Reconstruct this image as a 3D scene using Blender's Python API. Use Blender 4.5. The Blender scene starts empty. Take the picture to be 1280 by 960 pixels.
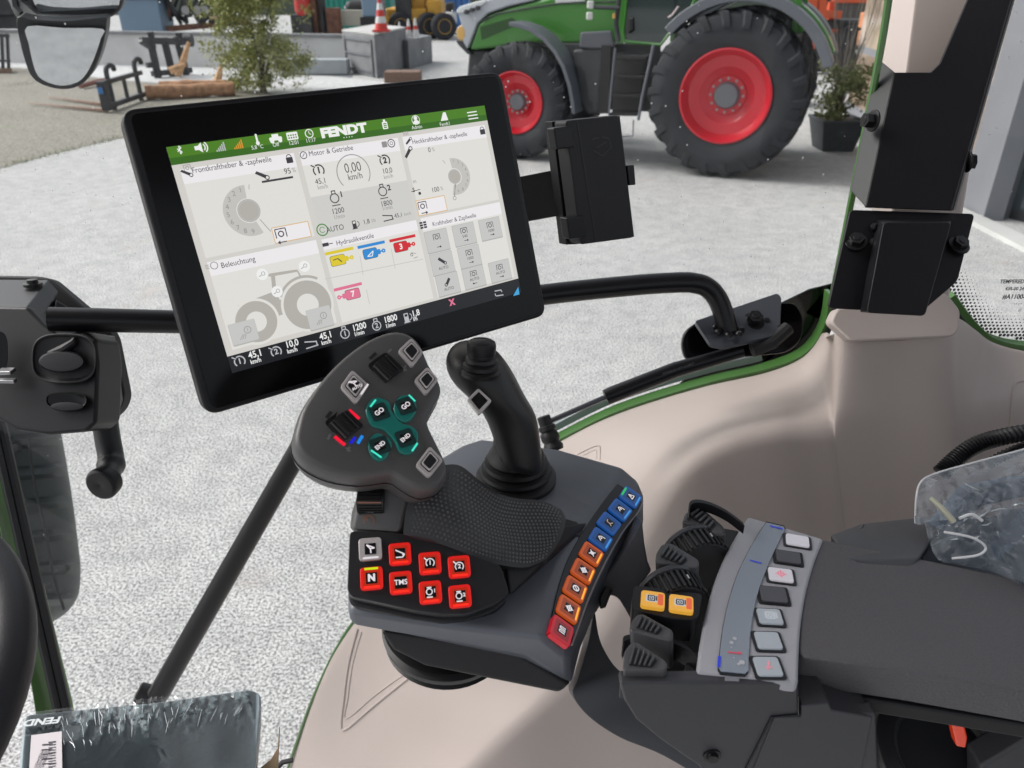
import bpy, bmesh, math, random
from mathutils import Vector, Matrix, Quaternion, noise
random.seed(7)
SC = bpy.context.scene
COL = SC.collection
rad = math.radians
# ------------------------------------------------------------------ camera
CAM = Vector((0, 0, 2.54)); PITCH = rad(28); FPX = 960.0
F = Vector((0, math.cos(PITCH), -math.sin(PITCH)))
U = Vector((0, math.sin(PITCH), math.cos(PITCH)))
R = Vector((1, 0, 0))
def ray(px, py): return R*((px-640)/FPX) + U*((480-py)/FPX) + F
def W(px, py, d): return CAM + ray(px, py)*d
def WY(px, py, y): r = ray(px, py); return CAM + r*(y/r.y)
def WZ(px, py, z=0.0): r = ray(px, py); return CAM + r*((z-CAM.z)/r.z)
def WG(px, Y, z=0.0):
    """point of column px at forward distance Y and height z"""
    d = Y*math.cos(PITCH) + (CAM.z-z)*math.sin(PITCH)
    return Vector(((px-640)/FPX*d, Y, z))
cam_d = bpy.data.cameras.new("camera"); cam = bpy.data.objects.new("camera", cam_d); COL.objects.link(cam)
cam.location = CAM; cam.rotation_euler = (math.pi/2-PITCH, 0, 0)
cam_d.lens = 27.0; cam_d.sensor_width = 36.0; cam_d.sensor_fit = 'HORIZONTAL'
cam_d.clip_start = 0.02; cam_d.clip_end = 3000
cam_d.dof.use_dof = True; cam_d.dof.focus_distance = 0.66; cam_d.dof.aperture_fstop = 13.0
SC.camera = cam
# ------------------------------------------------------------------ materials
def s2l(c):
    return tuple(((x/255)/12.92 if x/255 <= .04045 else ((x/255+.055)/1.055)**2.4) for x in c)
MATS = {}
def mat(name, col, rough=.5, metal=0.0, bump=None, var=None, emit=None, estr=1.0, spec=.5, coat=0.0, dust=None):
    """bump=(scale,strength,detail)  var=(scale,amount) value variation  dust=(scale,threshold,colour)"""
    if name in MATS: return MATS[name]
    m = bpy.data.materials.new(name); m.use_nodes = True
    nt = m.node_tree; N = nt.nodes; L = nt.links; b = N['Principled BSDF']
    b.inputs['Base Color'].default_value = (*col, 1); b.inputs['Roughness'].default_value = rough
    b.inputs['Metallic'].default_value = metal; b.inputs['Specular IOR Level'].default_value = spec
    b.inputs['Coat Weight'].default_value = coat
    tc = None
    def coords():
        nonlocal tc
        if tc is None: tc = N.new('ShaderNodeTexCoord')
        return tc.outputs['Object']
    def nz(scale, detail=3):
        n = N.new('ShaderNodeTexNoise'); n.inputs['Scale'].default_value = scale; n.inputs['Detail'].default_value = detail
        L.new(coords(), n.inputs['Vector']); return n.outputs['Fac']
    src = None
    if var:
        r = N.new('ShaderNodeValToRGB'); L.new(nz(var[0], 5), r.inputs['Fac'])
        a = 1-var[1]; c = 1+var[1]
        r.color_ramp.elements[0].position = .3; r.color_ramp.elements[1].position = .7
        r.color_ramp.elements[0].color = (*[min(1, x*a) for x in col], 1); r.color_ramp.elements[1].color = (*[min(1, x*c) for x in col], 1)
        src = r.outputs['Color']
    if dust:
        r = N.new('ShaderNodeValToRGB'); L.new(nz(dust[0], 4), r.inputs['Fac'])
        r.color_ramp.elements[0].position = dust[1]; r.color_ramp.elements[1].position = min(1, dust[1]+.25)
        r.color_ramp.elements[0].color = (0, 0, 0, 1); r.color_ramp.elements[1].color = (1, 1, 1, 1)
        mx = N.new('ShaderNodeMixRGB'); L.new(r.outputs['Color'], mx.inputs['Fac'])
        if src: L.new(src, mx.inputs['Color1'])
        else: mx.inputs['Color1'].default_value = (*col, 1)
        mx.inputs['Color2'].default_value = (*dust[2], 1); src = mx.outputs['Color']
    if src: L.new(src, b.inputs['Base Color'])
    if bump:
        bp = N.new('ShaderNodeBump'); bp.inputs['Strength'].default_value = bump[1]; bp.inputs['Distance'].default_value = bump[3] if len(bump) > 3 else .001
        L.new(nz(bump[0], bump[2] if len(bump) > 2 else 3), bp.inputs['Height']); L.new(bp.outputs['Normal'], b.inputs['Normal'])
    if emit:
        b.inputs['Emission Color'].default_value = (*emit, 1); b.inputs['Emission Strength'].default_value = estr
    MATS[name] = m
    return m
# ------------------------------------------------------------------ mesh builder
class MB:
    def __init__(s): s.v = []; s.f = []
    def add(s, vs, fs):
        o = len(s.v); s.v += [Vector(p) for p in vs]; s.f += [[i+o for i in f] for f in fs]; return s
    def box(s, c, size, rot=None):
        c = Vector(c); hx, hy, hz = [q/2 for q in size]
        vs = [Vector((x, y, z)) for x in (-hx, hx) for y in (-hy, hy) for z in (-hz, hz)]
        if rot: vs = [rot @ p for p in vs]
        return s.add([p+c for p in vs], [(0,1,3,2),(4,6,7,5),(0,4,5,1),(2,3,7,6),(0,2,6,4),(1,5,7,3)])
    def box2(s, a, b): a = Vector(a); b = Vector(b); return s.box((a+b)/2, [abs(q) for q in (b-a)])
    def prism(s, poly, vec):
        vec = Vector(vec); poly = [Vector(p) for p in poly]; n = len(poly)
        nr = Vector((0, 0, 0))
        for i in range(n): nr += (poly[i]-poly[0]).cross(poly[(i+1) % n]-poly[0])
        if nr.dot(vec) > 0: poly = poly[::-1]
        return s.add(poly+[p+vec for p in poly], [list(range(n)), list(range(2*n-1, n-1, -1))]+[(i, i+n, (i+1) % n+n, (i+1) % n) for i in range(n)])
    def face(s, poly): return s.add(poly, [list(range(len(poly)))])
    def loft(s, loops, cap=True, closed=True):
        n = len(loops[0]); vs = [p for l in loops for p in l]; fs = []
        for i in range(len(loops)-1):
            for j in range(n if closed else n-1):
                k = (j+1) % n; fs.append((i*n+j, i*n+k, (i+1)*n+k, (i+1)*n+j))
        if cap and closed: fs += [list(range(n))[::-1], [(len(loops)-1)*n+j for j in range(n)]]
        return s.add(vs, fs)
    def ring(s, c, ax, r, n=16, r2=None, ref=None):
        ax = Vector(ax).normalized(); ref = Vector(ref) if ref else (Vector((0, 0, 1)) if abs(ax.z) < .9 else Vector((1, 0, 0)))
        x = ref.cross(ax).normalized(); y = ax.cross(x); c = Vector(c); r2 = r2 or r
        return [c+x*math.cos(2*math.pi*i/n)*r+y*math.sin(2*math.pi*i/n)*r2 for i in range(n)]
    def cyl(s, a, b, r, r1=None, n=16):
        a = Vector(a); b = Vector(b)
        return s.loft([s.ring(a, b-a, r, n), s.ring(b, b-a, r if r1 is None else r1, n)])
    def lathe(s, a, ax, prof, n=24, cap=True):
        """prof: list of (distance along ax, radius)"""
        a = Vector(a); ax = Vector(ax).normalized()
        return s.loft([s.ring(a+ax*t, ax, max(r, 1e-5), n) for t, r in prof], cap)
    def tube(s, pts, r, n=12, cap=True):
        pts = [Vector(p) for p in pts]; loops = []; rr = r if isinstance(r, (list, tuple)) else [r]*len(pts)
        t0 = (pts[1]-pts[0]).normalized(); ref = Vector((0, 0, 1)) if abs(t0.z) < .9 else Vector((1, 0, 0))
        x = ref.cross(t0).normalized()
        for i, p in enumerate(pts):
            t = (pts[min(i+1, len(pts)-1)]-pts[max(i-1, 0)]).normalized()
            x = (x-t*x.dot(t)).normalized(); y = t.cross(x)
            loops.append([p+(x*math.cos(2*math.pi*j/n)+y*math.sin(2*math.pi*j/n))*rr[i] for j in range(n)])
        return s.loft(loops, cap)
    def hull(s, pts):
        bm = bmesh.new()
        for p in pts: bm.verts.new(p)
        bmesh.ops.convex_hull(bm, input=bm.verts)
        bmesh.ops.delete(bm, geom=[v for v in bm.verts if not v.link_faces], context='VERTS')
        bmesh.ops.dissolve_limit(bm, angle_limit=rad(4), verts=bm.verts, edges=bm.edges)
        bm.verts.index_update()
        s.add([v.co.copy() for v in bm.verts], [[v.index for v in f.verts] for f in bm.faces]); bm.free(); return s
def catmull(pts, k=8, closed=False):
    pts = [Vector(p) for p in pts]; n = len(pts); out = []
    rng = range(n) if closed else range(n-1)
    for i in rng:
        g = (lambda j: pts[j % n]) if closed else (lambda j: pts[max(0, min(n-1, j))])
        p0, p1, p2, p3 = g(i-1), g(i), g(i+1), g(i+2)
        for q in range(k):
            t = q/k
            out.append(.5*((2*p1)+(p2-p0)*t+(2*p0-5*p1+4*p2-p3)*t*t+(3*p1-p0-3*p2+p3)*t**3))
    if not closed: out.append(pts[-1])
    return out
def round_poly(pts, r, seg=4):
    pts = [Vector(p) for p in pts]; n = len(pts); out = []
    for i in range(n):
        p = pts[i]; a = pts[i-1]-p; b = pts[(i+1) % n]-p
        la, lb = a.length, b.length; q = min(r, la*.45, lb*.45)
        A = p+a/la*q; B = p+b/lb*q
        for k in range(seg+1):
            t = k/seg; out.append(A*(1-t)**2+p*2*t*(1-t)+B*t*t)
    return out
def build(name, mb, m, parent=None, bevel=0, seg=2, sub=0, smooth=True, angle=35, label=None, solid=0, kind=None, wn=False):
    me = bpy.data.meshes.new(name); me.from_pydata([tuple(v) for v in mb.v], [], mb.f)
    bm = bmesh.new(); bm.from_mesh(me); bmesh.ops.remove_doubles(bm, verts=bm.verts, dist=1e-6)
    bmesh.ops.recalc_face_normals(bm, faces=bm.faces)
    bm.to_mesh(me); bm.free()
    for mm in (m if isinstance(m, (list, tuple)) else [m]): me.materials.append(mm)
    if smooth:
        me.shade_smooth()
        if not bevel and not sub: me.set_sharp_from_angle(angle=rad(angle))
    o = bpy.data.objects.new(name, me); COL.objects.link(o)
    if sub:
        s = o.modifiers.new('sub', 'SUBSURF'); s.levels = sub; s.render_levels = sub
    if solid:
        s = o.modifiers.new('sol', 'SOLIDIFY'); s.thickness = solid; s.offset = 0
    if bevel:
        b = o.modifiers.new('bev', 'BEVEL'); b.width = bevel; b.segments = seg; b.limit_method = 'ANGLE'; b.angle_limit = rad(30); b.harden_normals = True
        b.use_clamp_overlap = True
    if parent is not None: attach(o, parent)
    if label: o['label'] = label
    if kind: o['kind'] = kind
    return o
def attach(o, parent):
    o.parent = parent
    o.matrix_parent_inverse = world_of(parent).inverted()
def world_of(o):
    m = o.matrix_basis.copy()
    if o.parent: m = world_of(o.parent) @ o.matrix_parent_inverse @ m
    return m
def thing(name, label, cat, loc=(0, 0, 0), group=None, rotz=0):
    o = bpy.data.objects.new(name, None); COL.objects.link(o); o.location = loc; o.rotation_euler = (0, 0, rotz)
    o.empty_display_size = .05
    o['label'] = label; o['category'] = cat
    if group: o['group'] = group
    return o
def tag(o, label, cat, group=None, kind=None):
    if label: o['label'] = label
    if cat: o['category'] = cat
    if group: o['group'] = group
    if kind: o['kind'] = kind
    return o
def kids(o): return [c for c in bpy.data.objects if c.parent is o]
def copy_tree(o, parent=None):
    c = o.copy(); COL.objects.link(c)
    if parent: c.parent = parent
    for ch in kids(o): copy_tree(ch, c)
    return c
# ------------------------------------------------------------------ planes and frames
class Frame:
    """o origin, ex right, ey up, n towards the viewer (unit, orthonormal)"""
    def __init__(s, o, ex, ey):
        s.o = Vector(o); s.ex = Vector(ex).normalized(); ey = Vector(ey)
        s.ey = (ey-s.ex*ey.dot(s.ex)).normalized(); s.n = s.ex.cross(s.ey)
    def P(s, u, v, h=0): return s.o+s.ex*u+s.ey*v+s.n*h
    def hit(s, px, py, h=0):
        r = ray(px, py); p0 = s.o+s.n*h
        return CAM+r*((p0-CAM).dot(s.n)/r.dot(s.n))
    def uv(s, px, py, h=0):
        d = s.hit(px, py, h)-s.o; return d.dot(s.ex), d.dot(s.ey)
    def rot(s, deg):
        a = rad(deg); return Frame(s.o, s.ex*math.cos(a)+s.ey*math.sin(a), -s.ex*math.sin(a)+s.ey*math.cos(a))
def frame3(o, right, up):
    """three (px,py,depth) anchors"""
    o, a, b = W(*o), W(*right), W(*up)
    return Frame(o, a-o, b-o)
_tc = {}
def text_polys(s, bold=0.0, res=3):
    k = (s, bold)
    if k not in _tc:
        c = bpy.data.curves.new('t', 'FONT'); c.body = s; c.size = 1; c.resolution_u = res; c.offset = bold; c.align_x = 'CENTER'; c.align_y = 'CENTER'
        o = bpy.data.objects.new('t', c); COL.objects.link(o)
        bpy.context.view_layer.update()
        me = bpy.data.meshes.new_from_object(o.evaluated_get(bpy.context.evaluated_depsgraph_get()))
        _tc[k] = ([v.co.copy() for v in me.vertices], [list(p.vertices) for p in me.polygons])
        bpy.data.meshes.remove(me); bpy.data.objects.remove(o); bpy.data.curves.remove(c)
    return _tc[k]
class Art:
    """flat printing on a frame: px anchors, sizes in metres"""
    def __init__(s, fr, h=.0003, split=False): s.fr = fr; s.h = h; s.m = {}; s.split = split; s.cur = ''; s.n = 0
    def new(s, nm):
        s.n += 1; s.cur = '#%d#%s' % (s.n, nm) if s.split else ''
    def mb(s, k): return s.m.setdefault(k+s.cur, MB())
    def poly(s, k, pts, h=0): s.mb(k).face([s.fr.P(u, v, s.h+h) for u, v in pts])
    def text(s, k, t, px, py, size, bold=0.0, rot=0, sx=1.0, h=.0002, shear=0, uv=None):
        u0, v0 = uv or s.fr.uv(px, py); V, Fs = text_polys(t, bold); c, d = math.cos(rad(rot)), math.sin(rad(rot))
        q = []
        for p in V:
            x = p.x*size*sx+p.y*size*shear; y = p.y*size
            q.append(s.fr.P(u0+x*c-y*d, v0+x*d+y*c, s.h+h))
        s.mb(k).add(q, Fs)
    def rect(s, k, cx, cy, w, hh, rot=0, h=0, r=0, uv=None):
        u0, v0 = uv or s.fr.uv(cx, cy); c, d = math.cos(rad(rot)), math.sin(rad(rot))
        pts = [Vector((a*w/2, b*hh/2, 0)) for a, b in ((-1,-1),(1,-1),(1,1),(-1,1))]
        if r: pts = round_poly(pts, r, 3)
        s.poly(k, [(u0+p.x*c-p.y*d, v0+p.x*d+p.y*c) for p in pts], h)
    def line(s, k, a, b, w, h=.0001, uv=False):
        if not uv: a = s.fr.uv(*a); b = s.fr.uv(*b)
        a = Vector((*a, 0)); b = Vector((*b, 0)); t = (b-a).normalized(); n = Vector((-t.y, t.x, 0))*w/2
        s.poly(k, [(p.x, p.y) for p in (a-n, b-n, b+n, a+n)], h)
    def arc(s, k, cx, cy, r0, r1, a0, a1, n=20, h=.0001, uv=None):
        u0, v0 = uv or s.fr.uv(cx, cy); vs = []; fs = []
        for i in range(n+1):
            a = rad(a0+(a1-a0)*i/n)
            vs += [s.fr.P(u0+math.cos(a)*q, v0+math.sin(a)*q, s.h+h) for q in (r0, r1)]
        for i in range(n): fs.append((2*i, 2*i+1, 2*i+3, 2*i+2))
        s.mb(k).add(vs, fs)
    def disc(s, k, cx, cy, r, n=20, h=0, uv=None):
        u0, v0 = uv or s.fr.uv(cx, cy); s.poly(k, [(u0+math.cos(2*math.pi*i/n)*r, v0+math.sin(2*math.pi*i/n)*r) for i in range(n)], h)
    def build(s, parent, mats, names=None):
        out = {}
        for k, mb in s.m.items():
            b, _, nm = k.split('#') if '#' in k else (k, '', '')
            out[k] = build(nm or (names or {}).get(b, 'marking'), mb, mats[b], parent, smooth=False)
        return out
def frm(fr): return fr
# ------------------------------------------------------------------ shared materials
M_black = mat('black_plastic', (.009, .009, .011), .42, bump=(900, .25, 2, .0004), spec=.38)
M_blackm = mat('matte_black', (.010, .010, .012), .6, bump=(1200, .3, 2, .0004))
M_gloss = mat('gloss_black', (.002, .002, .003), .15, spec=.22)
M_steel = mat('black_powder_coat', (.006, .006, .008), .40, bump=(1500, .2, 2, .0003), spec=.35)
M_tube = mat('satin_black_tube', (.007, .007, .009), .32, bump=(1500, .1, 2, .0003), spec=.35)
M_rub = mat('rubber', (.009, .009, .010), .5)
M_grey = mat('dark_grey_plastic', (.028, .029, .033), .48, bump=(1600, .35, 2, .0004), dust=(60, .72, (.05, .05, .05)))
M_grey2 = mat('mid_grey_plastic', (.085, .087, .098), .45, bump=(1600, .3, 2, .0004))
M_beige = mat('beige_trim', (.45, .385, .357), .55, bump=(1400, .35, 2, .0004), var=(3, .03), dust=(90, .80, (.2, .16, .14)))
M_green = mat('green_paint', (.055, .16, .035), .35, coat=.3)
M_bolt = mat('bolt', (.015, .015, .017), .3, metal=.4)
M_white = mat('white_print', (.75, .75, .75), .5)
EXPO = 0.5
# ================================================================== display terminal
ex = R*.82346+U*.28774+F*.48899; ey = -(R*.19607-U*.95267+F*.23231)
MF = Frame(W(149, 137, .5088), ex, ey)
t = thing('display_terminal', 'large black touch display showing a green header bar and white menu tiles', 'display', MF.hit(420, 300, -.03))
def quad(fr, pts, h=0): return [fr.hit(px, py, h) for px, py in pts]
outer = quad(MF, [(149, 137), (627, 89), (684, 394), (258, 521)])
ctr = sum(outer, Vector())/4
body = MB().prism(round_poly(outer, .011, 6), -MF.n*.017)
build('housing', body, M_black, t, bevel=.0025, seg=3)
back = [ctr+(p-ctr)*.8-MF.n*.0175 for p in outer]
build('rear_cover', MB().prism(round_poly(back, .02, 4), -MF.n*.022), M_blackm, t, bevel=.004)
rim = [ctr+(p-ctr)*.966 for p in outer]
build('bezel_glass', MB().prism([p+MF.n*.0008 for p in round_poly(rim, .006, 5)], -MF.n*.0012), M_gloss, t, bevel=.0004, seg=2)
# arm that carries the display on the rail
build('mounting_arm', MB().hull([ctr+MF.ex*a*.03+MF.ey*b*.03-MF.n*.038 for a in (-1, 1) for b in (-1, 1)]+[W(430, 400, .85)+Vector((a*.03, 0, b*.02)) for a in (-1, 1) for b in (-1, 1)]), M_black, t, bevel=.003)
def scr(name, c, k=1.0):
    return mat('screen_'+name, (.01, .01, .01), .35, emit=s2l(c), estr=k*SCR_E)
SCR_E = .64
E = dict(bg=scr('page', (216, 213, 207)), tile=scr('tile', (230, 228, 222)), head=scr('tile_head', (243, 240, 242)), band=scr('band', (212, 211, 207)),
         green=scr('green', (74, 128, 22)), green2=scr('dark_green', (52, 104, 18)), bar=scr('status_bar', (22, 24, 30)), txt=scr('ink', (58, 56, 62)), grey=scr('grey_ink', (150, 148, 146)),
         lite=scr('light_grey', (200, 198, 192)), mid=scr('mid_grey', (183, 179, 172)), white=scr('white', (245, 246, 244)), btn=scr('key', (203, 203, 201)), or_=scr('orange_line', (222, 182, 120)),
         yel=scr('yellow', (226, 205, 40)), blu=scr('blue', (44, 140, 214)), red=scr('red', (214, 34, 44)), pink=scr('pink', (228, 118, 150)), cyan=scr('cyan', (64, 168, 222)), gr=scr('ring_green', (70, 140, 60)),
         wgrey=scr('soft_white', (190, 192, 196)), orange=scr('orange', (226, 150, 50)), shade=scr('key_edge', (178, 178, 176)))
A = Art(MF, .0012, split=True)
def R4(k, x0, y0, x1, y1, h=0, r=0):
    """screen aligned rectangle whose upper-left and lower-right corners fall on these points"""
    a = MF.uv(x0, y0); b = MF.uv(x1, y1)
    A.rect(k, 0, 0, b[0]-a[0], a[1]-b[1], uv=((a[0]+b[0])/2, (a[1]+b[1])/2), h=h, r=r)
# screen grid: corners of the lit area
q = [MF.uv(*p) for p in ((207.4, 182), (605.6, 134), (647, 351), (282, 442.5))]
sx0 = (q[0][0]+q[3][0])/2; sx1 = (q[1][0]+q[2][0])/2; sy0 = (q[0][1]+q[1][1])/2; sy1 = (q[2][1]+q[3][1])/2
SW, SH = sx1-sx0, sy0-sy1
def S(x, y): return (sx0+x*SW, sy0-y*SH)     # 0..1 in the lit area, y down
def SR(k, x0, y0, x1, y1, h=0, r=0):
    a = S(x0, y0); b = S(x1, y1); A.rect(k, 0, 0, b[0]-a[0], a[1]-b[1], uv=((a[0]+b[0])/2, (a[1]+b[1])/2), h=h, r=r)
def toS(px, py):
    u, v = MF.uv(px, py); return ((u-sx0)/SW, (sy0-v)/SH)
SR('bg', 0, 0, 1, 1)
SR('bar', 0, 1.0, 1, 1.085, h=.0)
SR('green', 0, 0, 1, .05, h=.0001); SR('green2', 0, .05, 1, .082, h=.0001)
HB = .082
def tile(px0, py0, px1, py1, hh=.062):
    a = toS(px0, py0); b = toS(px1, py1)
    SR('tile', a[0], a[1], b[0], b[1], h=.0001); SR('head', a[0], a[1], b[0], a[1]+hh, h=.0002); return a, b
# columns from the photograph
cx = [toS(224, 240)[0]-.012, toS(372, 205)[0], toS(503, 240)[0]-.012, .985]
x01 = toS(370, 192)[0]; x12 = toS(499, 172)[0]; print('cols', x01, toS(422, 401), x12, toS(540, 366))
c0a, c0b = .018, x01-.008; c1a, c1b = x01+.008, x12-.008; c2a, c2b = x12+.008, .985
def tl(x0, y0, x1, y1, hh=.068):
    A.new('menu_tile'); SR('tile', x0, y0, x1, y1, h=.0001); A.new('tile_heading'); SR('head', x0, y0, x1, y0+hh, h=.0002)
yb = toS(262, 330)[1]-.01
tl(c0a, .105, c0b, yb-.02); tl(c0a, yb, c0b, .975)
ym = toS(405, 303)[1]-.03
tl(c1a, .105, c1b, ym-.015); tl(c1a, ym, c1b, .985)
yr = toS(522, 282)[1]-.035
tl(c2a, .105, c2b, yr-.015); tl(c2a, yr, c2b, .985)
A.new('value_band'); SR('band', c1a, .33, c1b, .545, h=.0003)
def T(k, s, px, py, size, bold=0.0, sx=.90): A.new('lettering'); A.text(k, s, px, py, size, bold, sx=sx, h=.0006)
# header
T('white', 'FENDT', 429, 164, .0092, .06, 1.32)
for i in range(4): A.disc('white', 429+i*3.3, 172.5-i*.4, .0004, 8, h=.0006)
T('white', '5,8 °C', 321, 184.5, .0038); T('white', 'Off', 344, 181.5, .0040); T('white', '12/01', 366.5, 179, .0040); T('white', '11:17', 387.5, 176, .0040)
T('white', 'Admin', 520, 159.5, .0040); T('white', 'Fendt1', 555, 155.5, .0040)
for i in range(3): A.line('white', (582.5+i*1, 141.5+i*4), (594.5+i*1, 139.8+i*4), .0009, .0006)
def icon_signal(k, px, py, s=1.0):
    A.new('icon')
    u, v = MF.uv(px, py)
    for i in range(5): A.rect(k, 0, 0, .0009*s, .0012*s*(i+1), uv=(u-.003*s+i*.0014*s, v-.003*s+.0006*s*(i+1)), h=.0006)
icon_signal('wgrey', 275, 184); icon_signal('orange', 297, 181)
A.new('icon'); u, v = MF.uv(224, 188)
for a, b in (((-.0015, .001), (.0013, -.0014)), ((.0013, -.0014), (0, -.0027)), ((0, -.0027), (0, .0027)), ((0, .0027), (.0013, .0014)), ((.0013, .0014), (-.0015, -.001))):
    A.line('white', (u+a[0], v+a[1]), (u+b[0], v+b[1]), .0006, .0006, uv=True)
A.new('icon'); u, v = MF.uv(250, 185)
A.poly('white', [(u-.004, v-.0014), (u-.0015, v-.0014), (u+.001, v-.0034), (u+.001, v+.0034), (u-.0015, v+.0014), (u-.004, v+.0014)], .0006)
A.arc('white', 0, 0, .0022, .003, -50, 50, 8, .0006, uv=(u+.0005, v)); A.arc('white', 0, 0, .0038, .0046, -50, 50, 8, .0006, uv=(u+.0005, v))
A.new('icon'); u, v = MF.uv(320.5, 175.5); A.rect('white', 0, 0, .0014, .0065, uv=(u, v+.001), h=.0006, r=.0006); A.disc('white', 0, 0, .0014, uv=(u, v-.0022), h=.0006)
A.new('icon'); u, v = MF.uv(343.5, 173); A.rect('white', 0, 0, .0095, .0025, uv=(u, v-.0005), h=.0006, r=.001); A.rect('white', 0, 0, .005, .0025, uv=(u, v+.0015), h=.0006)
for q in (-.003, .003): A.disc('white', 0, 0, .0015, uv=(u+q, v-.002), h=.0007)
A.new('icon'); u, v = MF.uv(364.5, 170.5); A.rect('white', 0, 0, .0085, .0055, uv=(u, v), h=.0006, r=.0008)
for i in range(4):
    for j in range(2): A.rect('green', 0, 0, .0011, .0011, uv=(u-.0028+i*.0018, v-.0012+j*.0018), h=.0008)
A.new('icon'); u, v = MF.uv(385.5, 167.5); A.arc('white', 0, 0, .0026, .0033, 0, 360, 24, .0006, uv=(u, v)); A.line('white', (u, v), (u, v+.002), .0005, .0006, True); A.line('white', (u, v), (u+.0014, v-.0008), .0005, .0006, True)
A.new('icon'); u, v = MF.uv(480, 156.5); A.rect('white', 0, 0, .0045, .0055, uv=(u, v-.0005), h=.0006, r=.0006); A.rect('white', 0, 0, .0018, .002, uv=(u, v+.003), h=.0006)
for i in range(3): A.rect('green', 0, 0, .0028, .0008, uv=(u, v-.002+i*.0014), h=.0008)
A.new('icon'); u, v = MF.uv(518.5, 150.5); A.disc('white', 0, 0, .0016, uv=(u, v+.0014), h=.0006); A.arc('white', 0, 0, 0.0001, .003, 0, 180, 12, .0006, uv=(u, v-.003)); A.arc('white', 0, 0, .0032, .0037, 0, 360, 20, .0006, uv=(u, v))
A.new('icon'); u, v = MF.uv(553.5, 146.5); A.poly('white', [(u-.0035, v-.003), (u+.0035, v-.003), (u+.0024, v+.0034), (u, v+.0034)], .0006)
# tile headings
T('txt', 'Frontkraftheber & -zapfwelle', 290, 206.5, .0054); T('txt', 'Motor & Getriebe', 413, 189, .0054); T('txt', 'Heckkraftheber & -zapfwelle', 549, 173, .0050)
T('txt', 'Beleuchtung', 297, 328, .0056); T('txt', 'Hydraulikventile', 443, 299.5, .0054); T('txt', 'Kraftheber & Zapfwelle', 567, 275, .0050)
def lock(px, py):
    A.new('icon')
    u, v = MF.uv(px, py); A.rect('txt', 0, 0, .005, .0042, uv=(u, v-.0015), h=.0006, r=.0004); A.arc('txt', 0, 0, .0014, .002, 0, 180, 10, .0006, uv=(u, v+.0008))
lock(360.5, 198); lock(601.5, 163)
def linkage(px, py, s=1, k='txt', rot=0):
    A.new('icon')
    u, v = MF.uv(px, py); c, d = math.cos(rad(rot)), math.sin(rad(rot))
    def q(x, y): return (u+(x*c-y*d)*s, v+(x*d+y*c)*s)
    A.poly(k, [q(-.0045, .0012), q(-.003, .0028), q(.0036, -.001), q(.0022, -.0032)], .0006); A.arc(k, 0, 0, .0011*s, .0018*s, 0, 360, 12, .0006, uv=q(.0036, -.0027))
linkage(232, 216, .8); linkage(509, 177, .7, rot=70); linkage(326, 218.5, 1); linkage(508.5, 191.5, 1, rot=80)
def pto(px, py, s=1, k='txt', arrow=1):
    A.new('icon')
    u, v = MF.uv(px, py)
    A.arc(k, 0, 0, .0012*s, .0019*s, 0, 360, 14, .0006, uv=(u, v))
    for a, b in (((-.0032, -.0022), (-.0032, .003)), ((-.0032, .003), (.0032, .003)), ((.0032, .003), (.0032, -.0022))):
        A.line(k, (u+a[0]*s, v+a[1]*s), (u+b[0]*s, v+b[1]*s), .0006*s, .0006, True)
    if arrow:
        A.line(k, (u-.002*s, v-.0048*s), (u+.0022*s, v-.0048*s), .0006*s, .0006, True)
        A.poly(k, [(u+arrow*.0034*s, v-.0048*s), (u+arrow*.0016*s, v-.0036*s), (u+arrow*.0016*s, v-.006*s)], .0007)
pto(233.5, 210.5, .7, 'grey', 0); pto(506, 168, .6, 'grey', 0)
def gauge(px, py, n, k='txt', s=1.0, fb=0.05):
    A.new('icon')
    u, v = MF.uv(px, py)
    A.arc(k, 0, 0, .0031*s, .0040*s, -45, 118, 20, .0006, uv=(u, v)); A.arc(k, 0, 0, .0031*s, .0040*s, 148, 225, 10, .0006, uv=(u, v))
    A.line(k, (u-.0046*s, v+.0040*s), (u-.002*s, v+.0022*s), .0008*s, .0006, True)
    A.text(k, n, 0, 0, .0055*s, fb, uv=(u, v), h=.0007)
def engine(px, py, n, k='txt', s=1.0, inside=False):
    A.new('icon')
    u, v = MF.uv(px, py)
    A.arc(k, 0, 0, .0026*s, .0033*s, 0, 360, 18, .0006, uv=(u, v-.0006*s)); A.rect(k, 0, 0, .003*s, .0007*s, uv=(u, v+.0042*s), h=.0006)
    for d in (-.0012, .0012): A.line(k, (u+d*s, v+.0042*s), (u+d*s, v+.0022*s), .0006*s, .0006, True)
    if inside: A.text(k, n, 0, 0, .0048*s, .03, uv=(u, v-.0006*s), h=.0007)
    else:
        A.text(k, n, 0, 0, .0052*s, .03, uv=(u+.0052*s, v+.001*s), h=.0007); A.rect(k, 0, 0, .006*s, .0006*s, uv=(u, v-.0052*s), h=.0006)
gauge(397.5, 213.5, '1', s=1.15); gauge(480, 201, '2', s=1.15)
T('txt', '45,1', 400, 227, .0058, .0); T('grey', 'km/h', 402.5, 234, .0046); T('txt', '10,0', 483, 214, .0058); T('grey', 'km/h', 484.5, 221, .0046)
A.new('icon'); u, v = MF.uv(441, 216); A.arc('grey', 0, 0, .0131, .0138, -38, 218, 40, .0006, uv=(u, v))
T('txt', '0,00', 440, 210, .0105, -.005, .78); T('txt', 'km/h', 443, 221, .0068)
engine(417, 247, '1', s=1.15); engine(477, 238.5, '2', s=1.15)
T('txt', '1200', 421.5, 264, .0058); T('grey', '1/min', 423, 271, .0046); T('txt', '1800', 482, 254.5, .0058); T('grey', '1/min', 483, 260, .0046)
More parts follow.
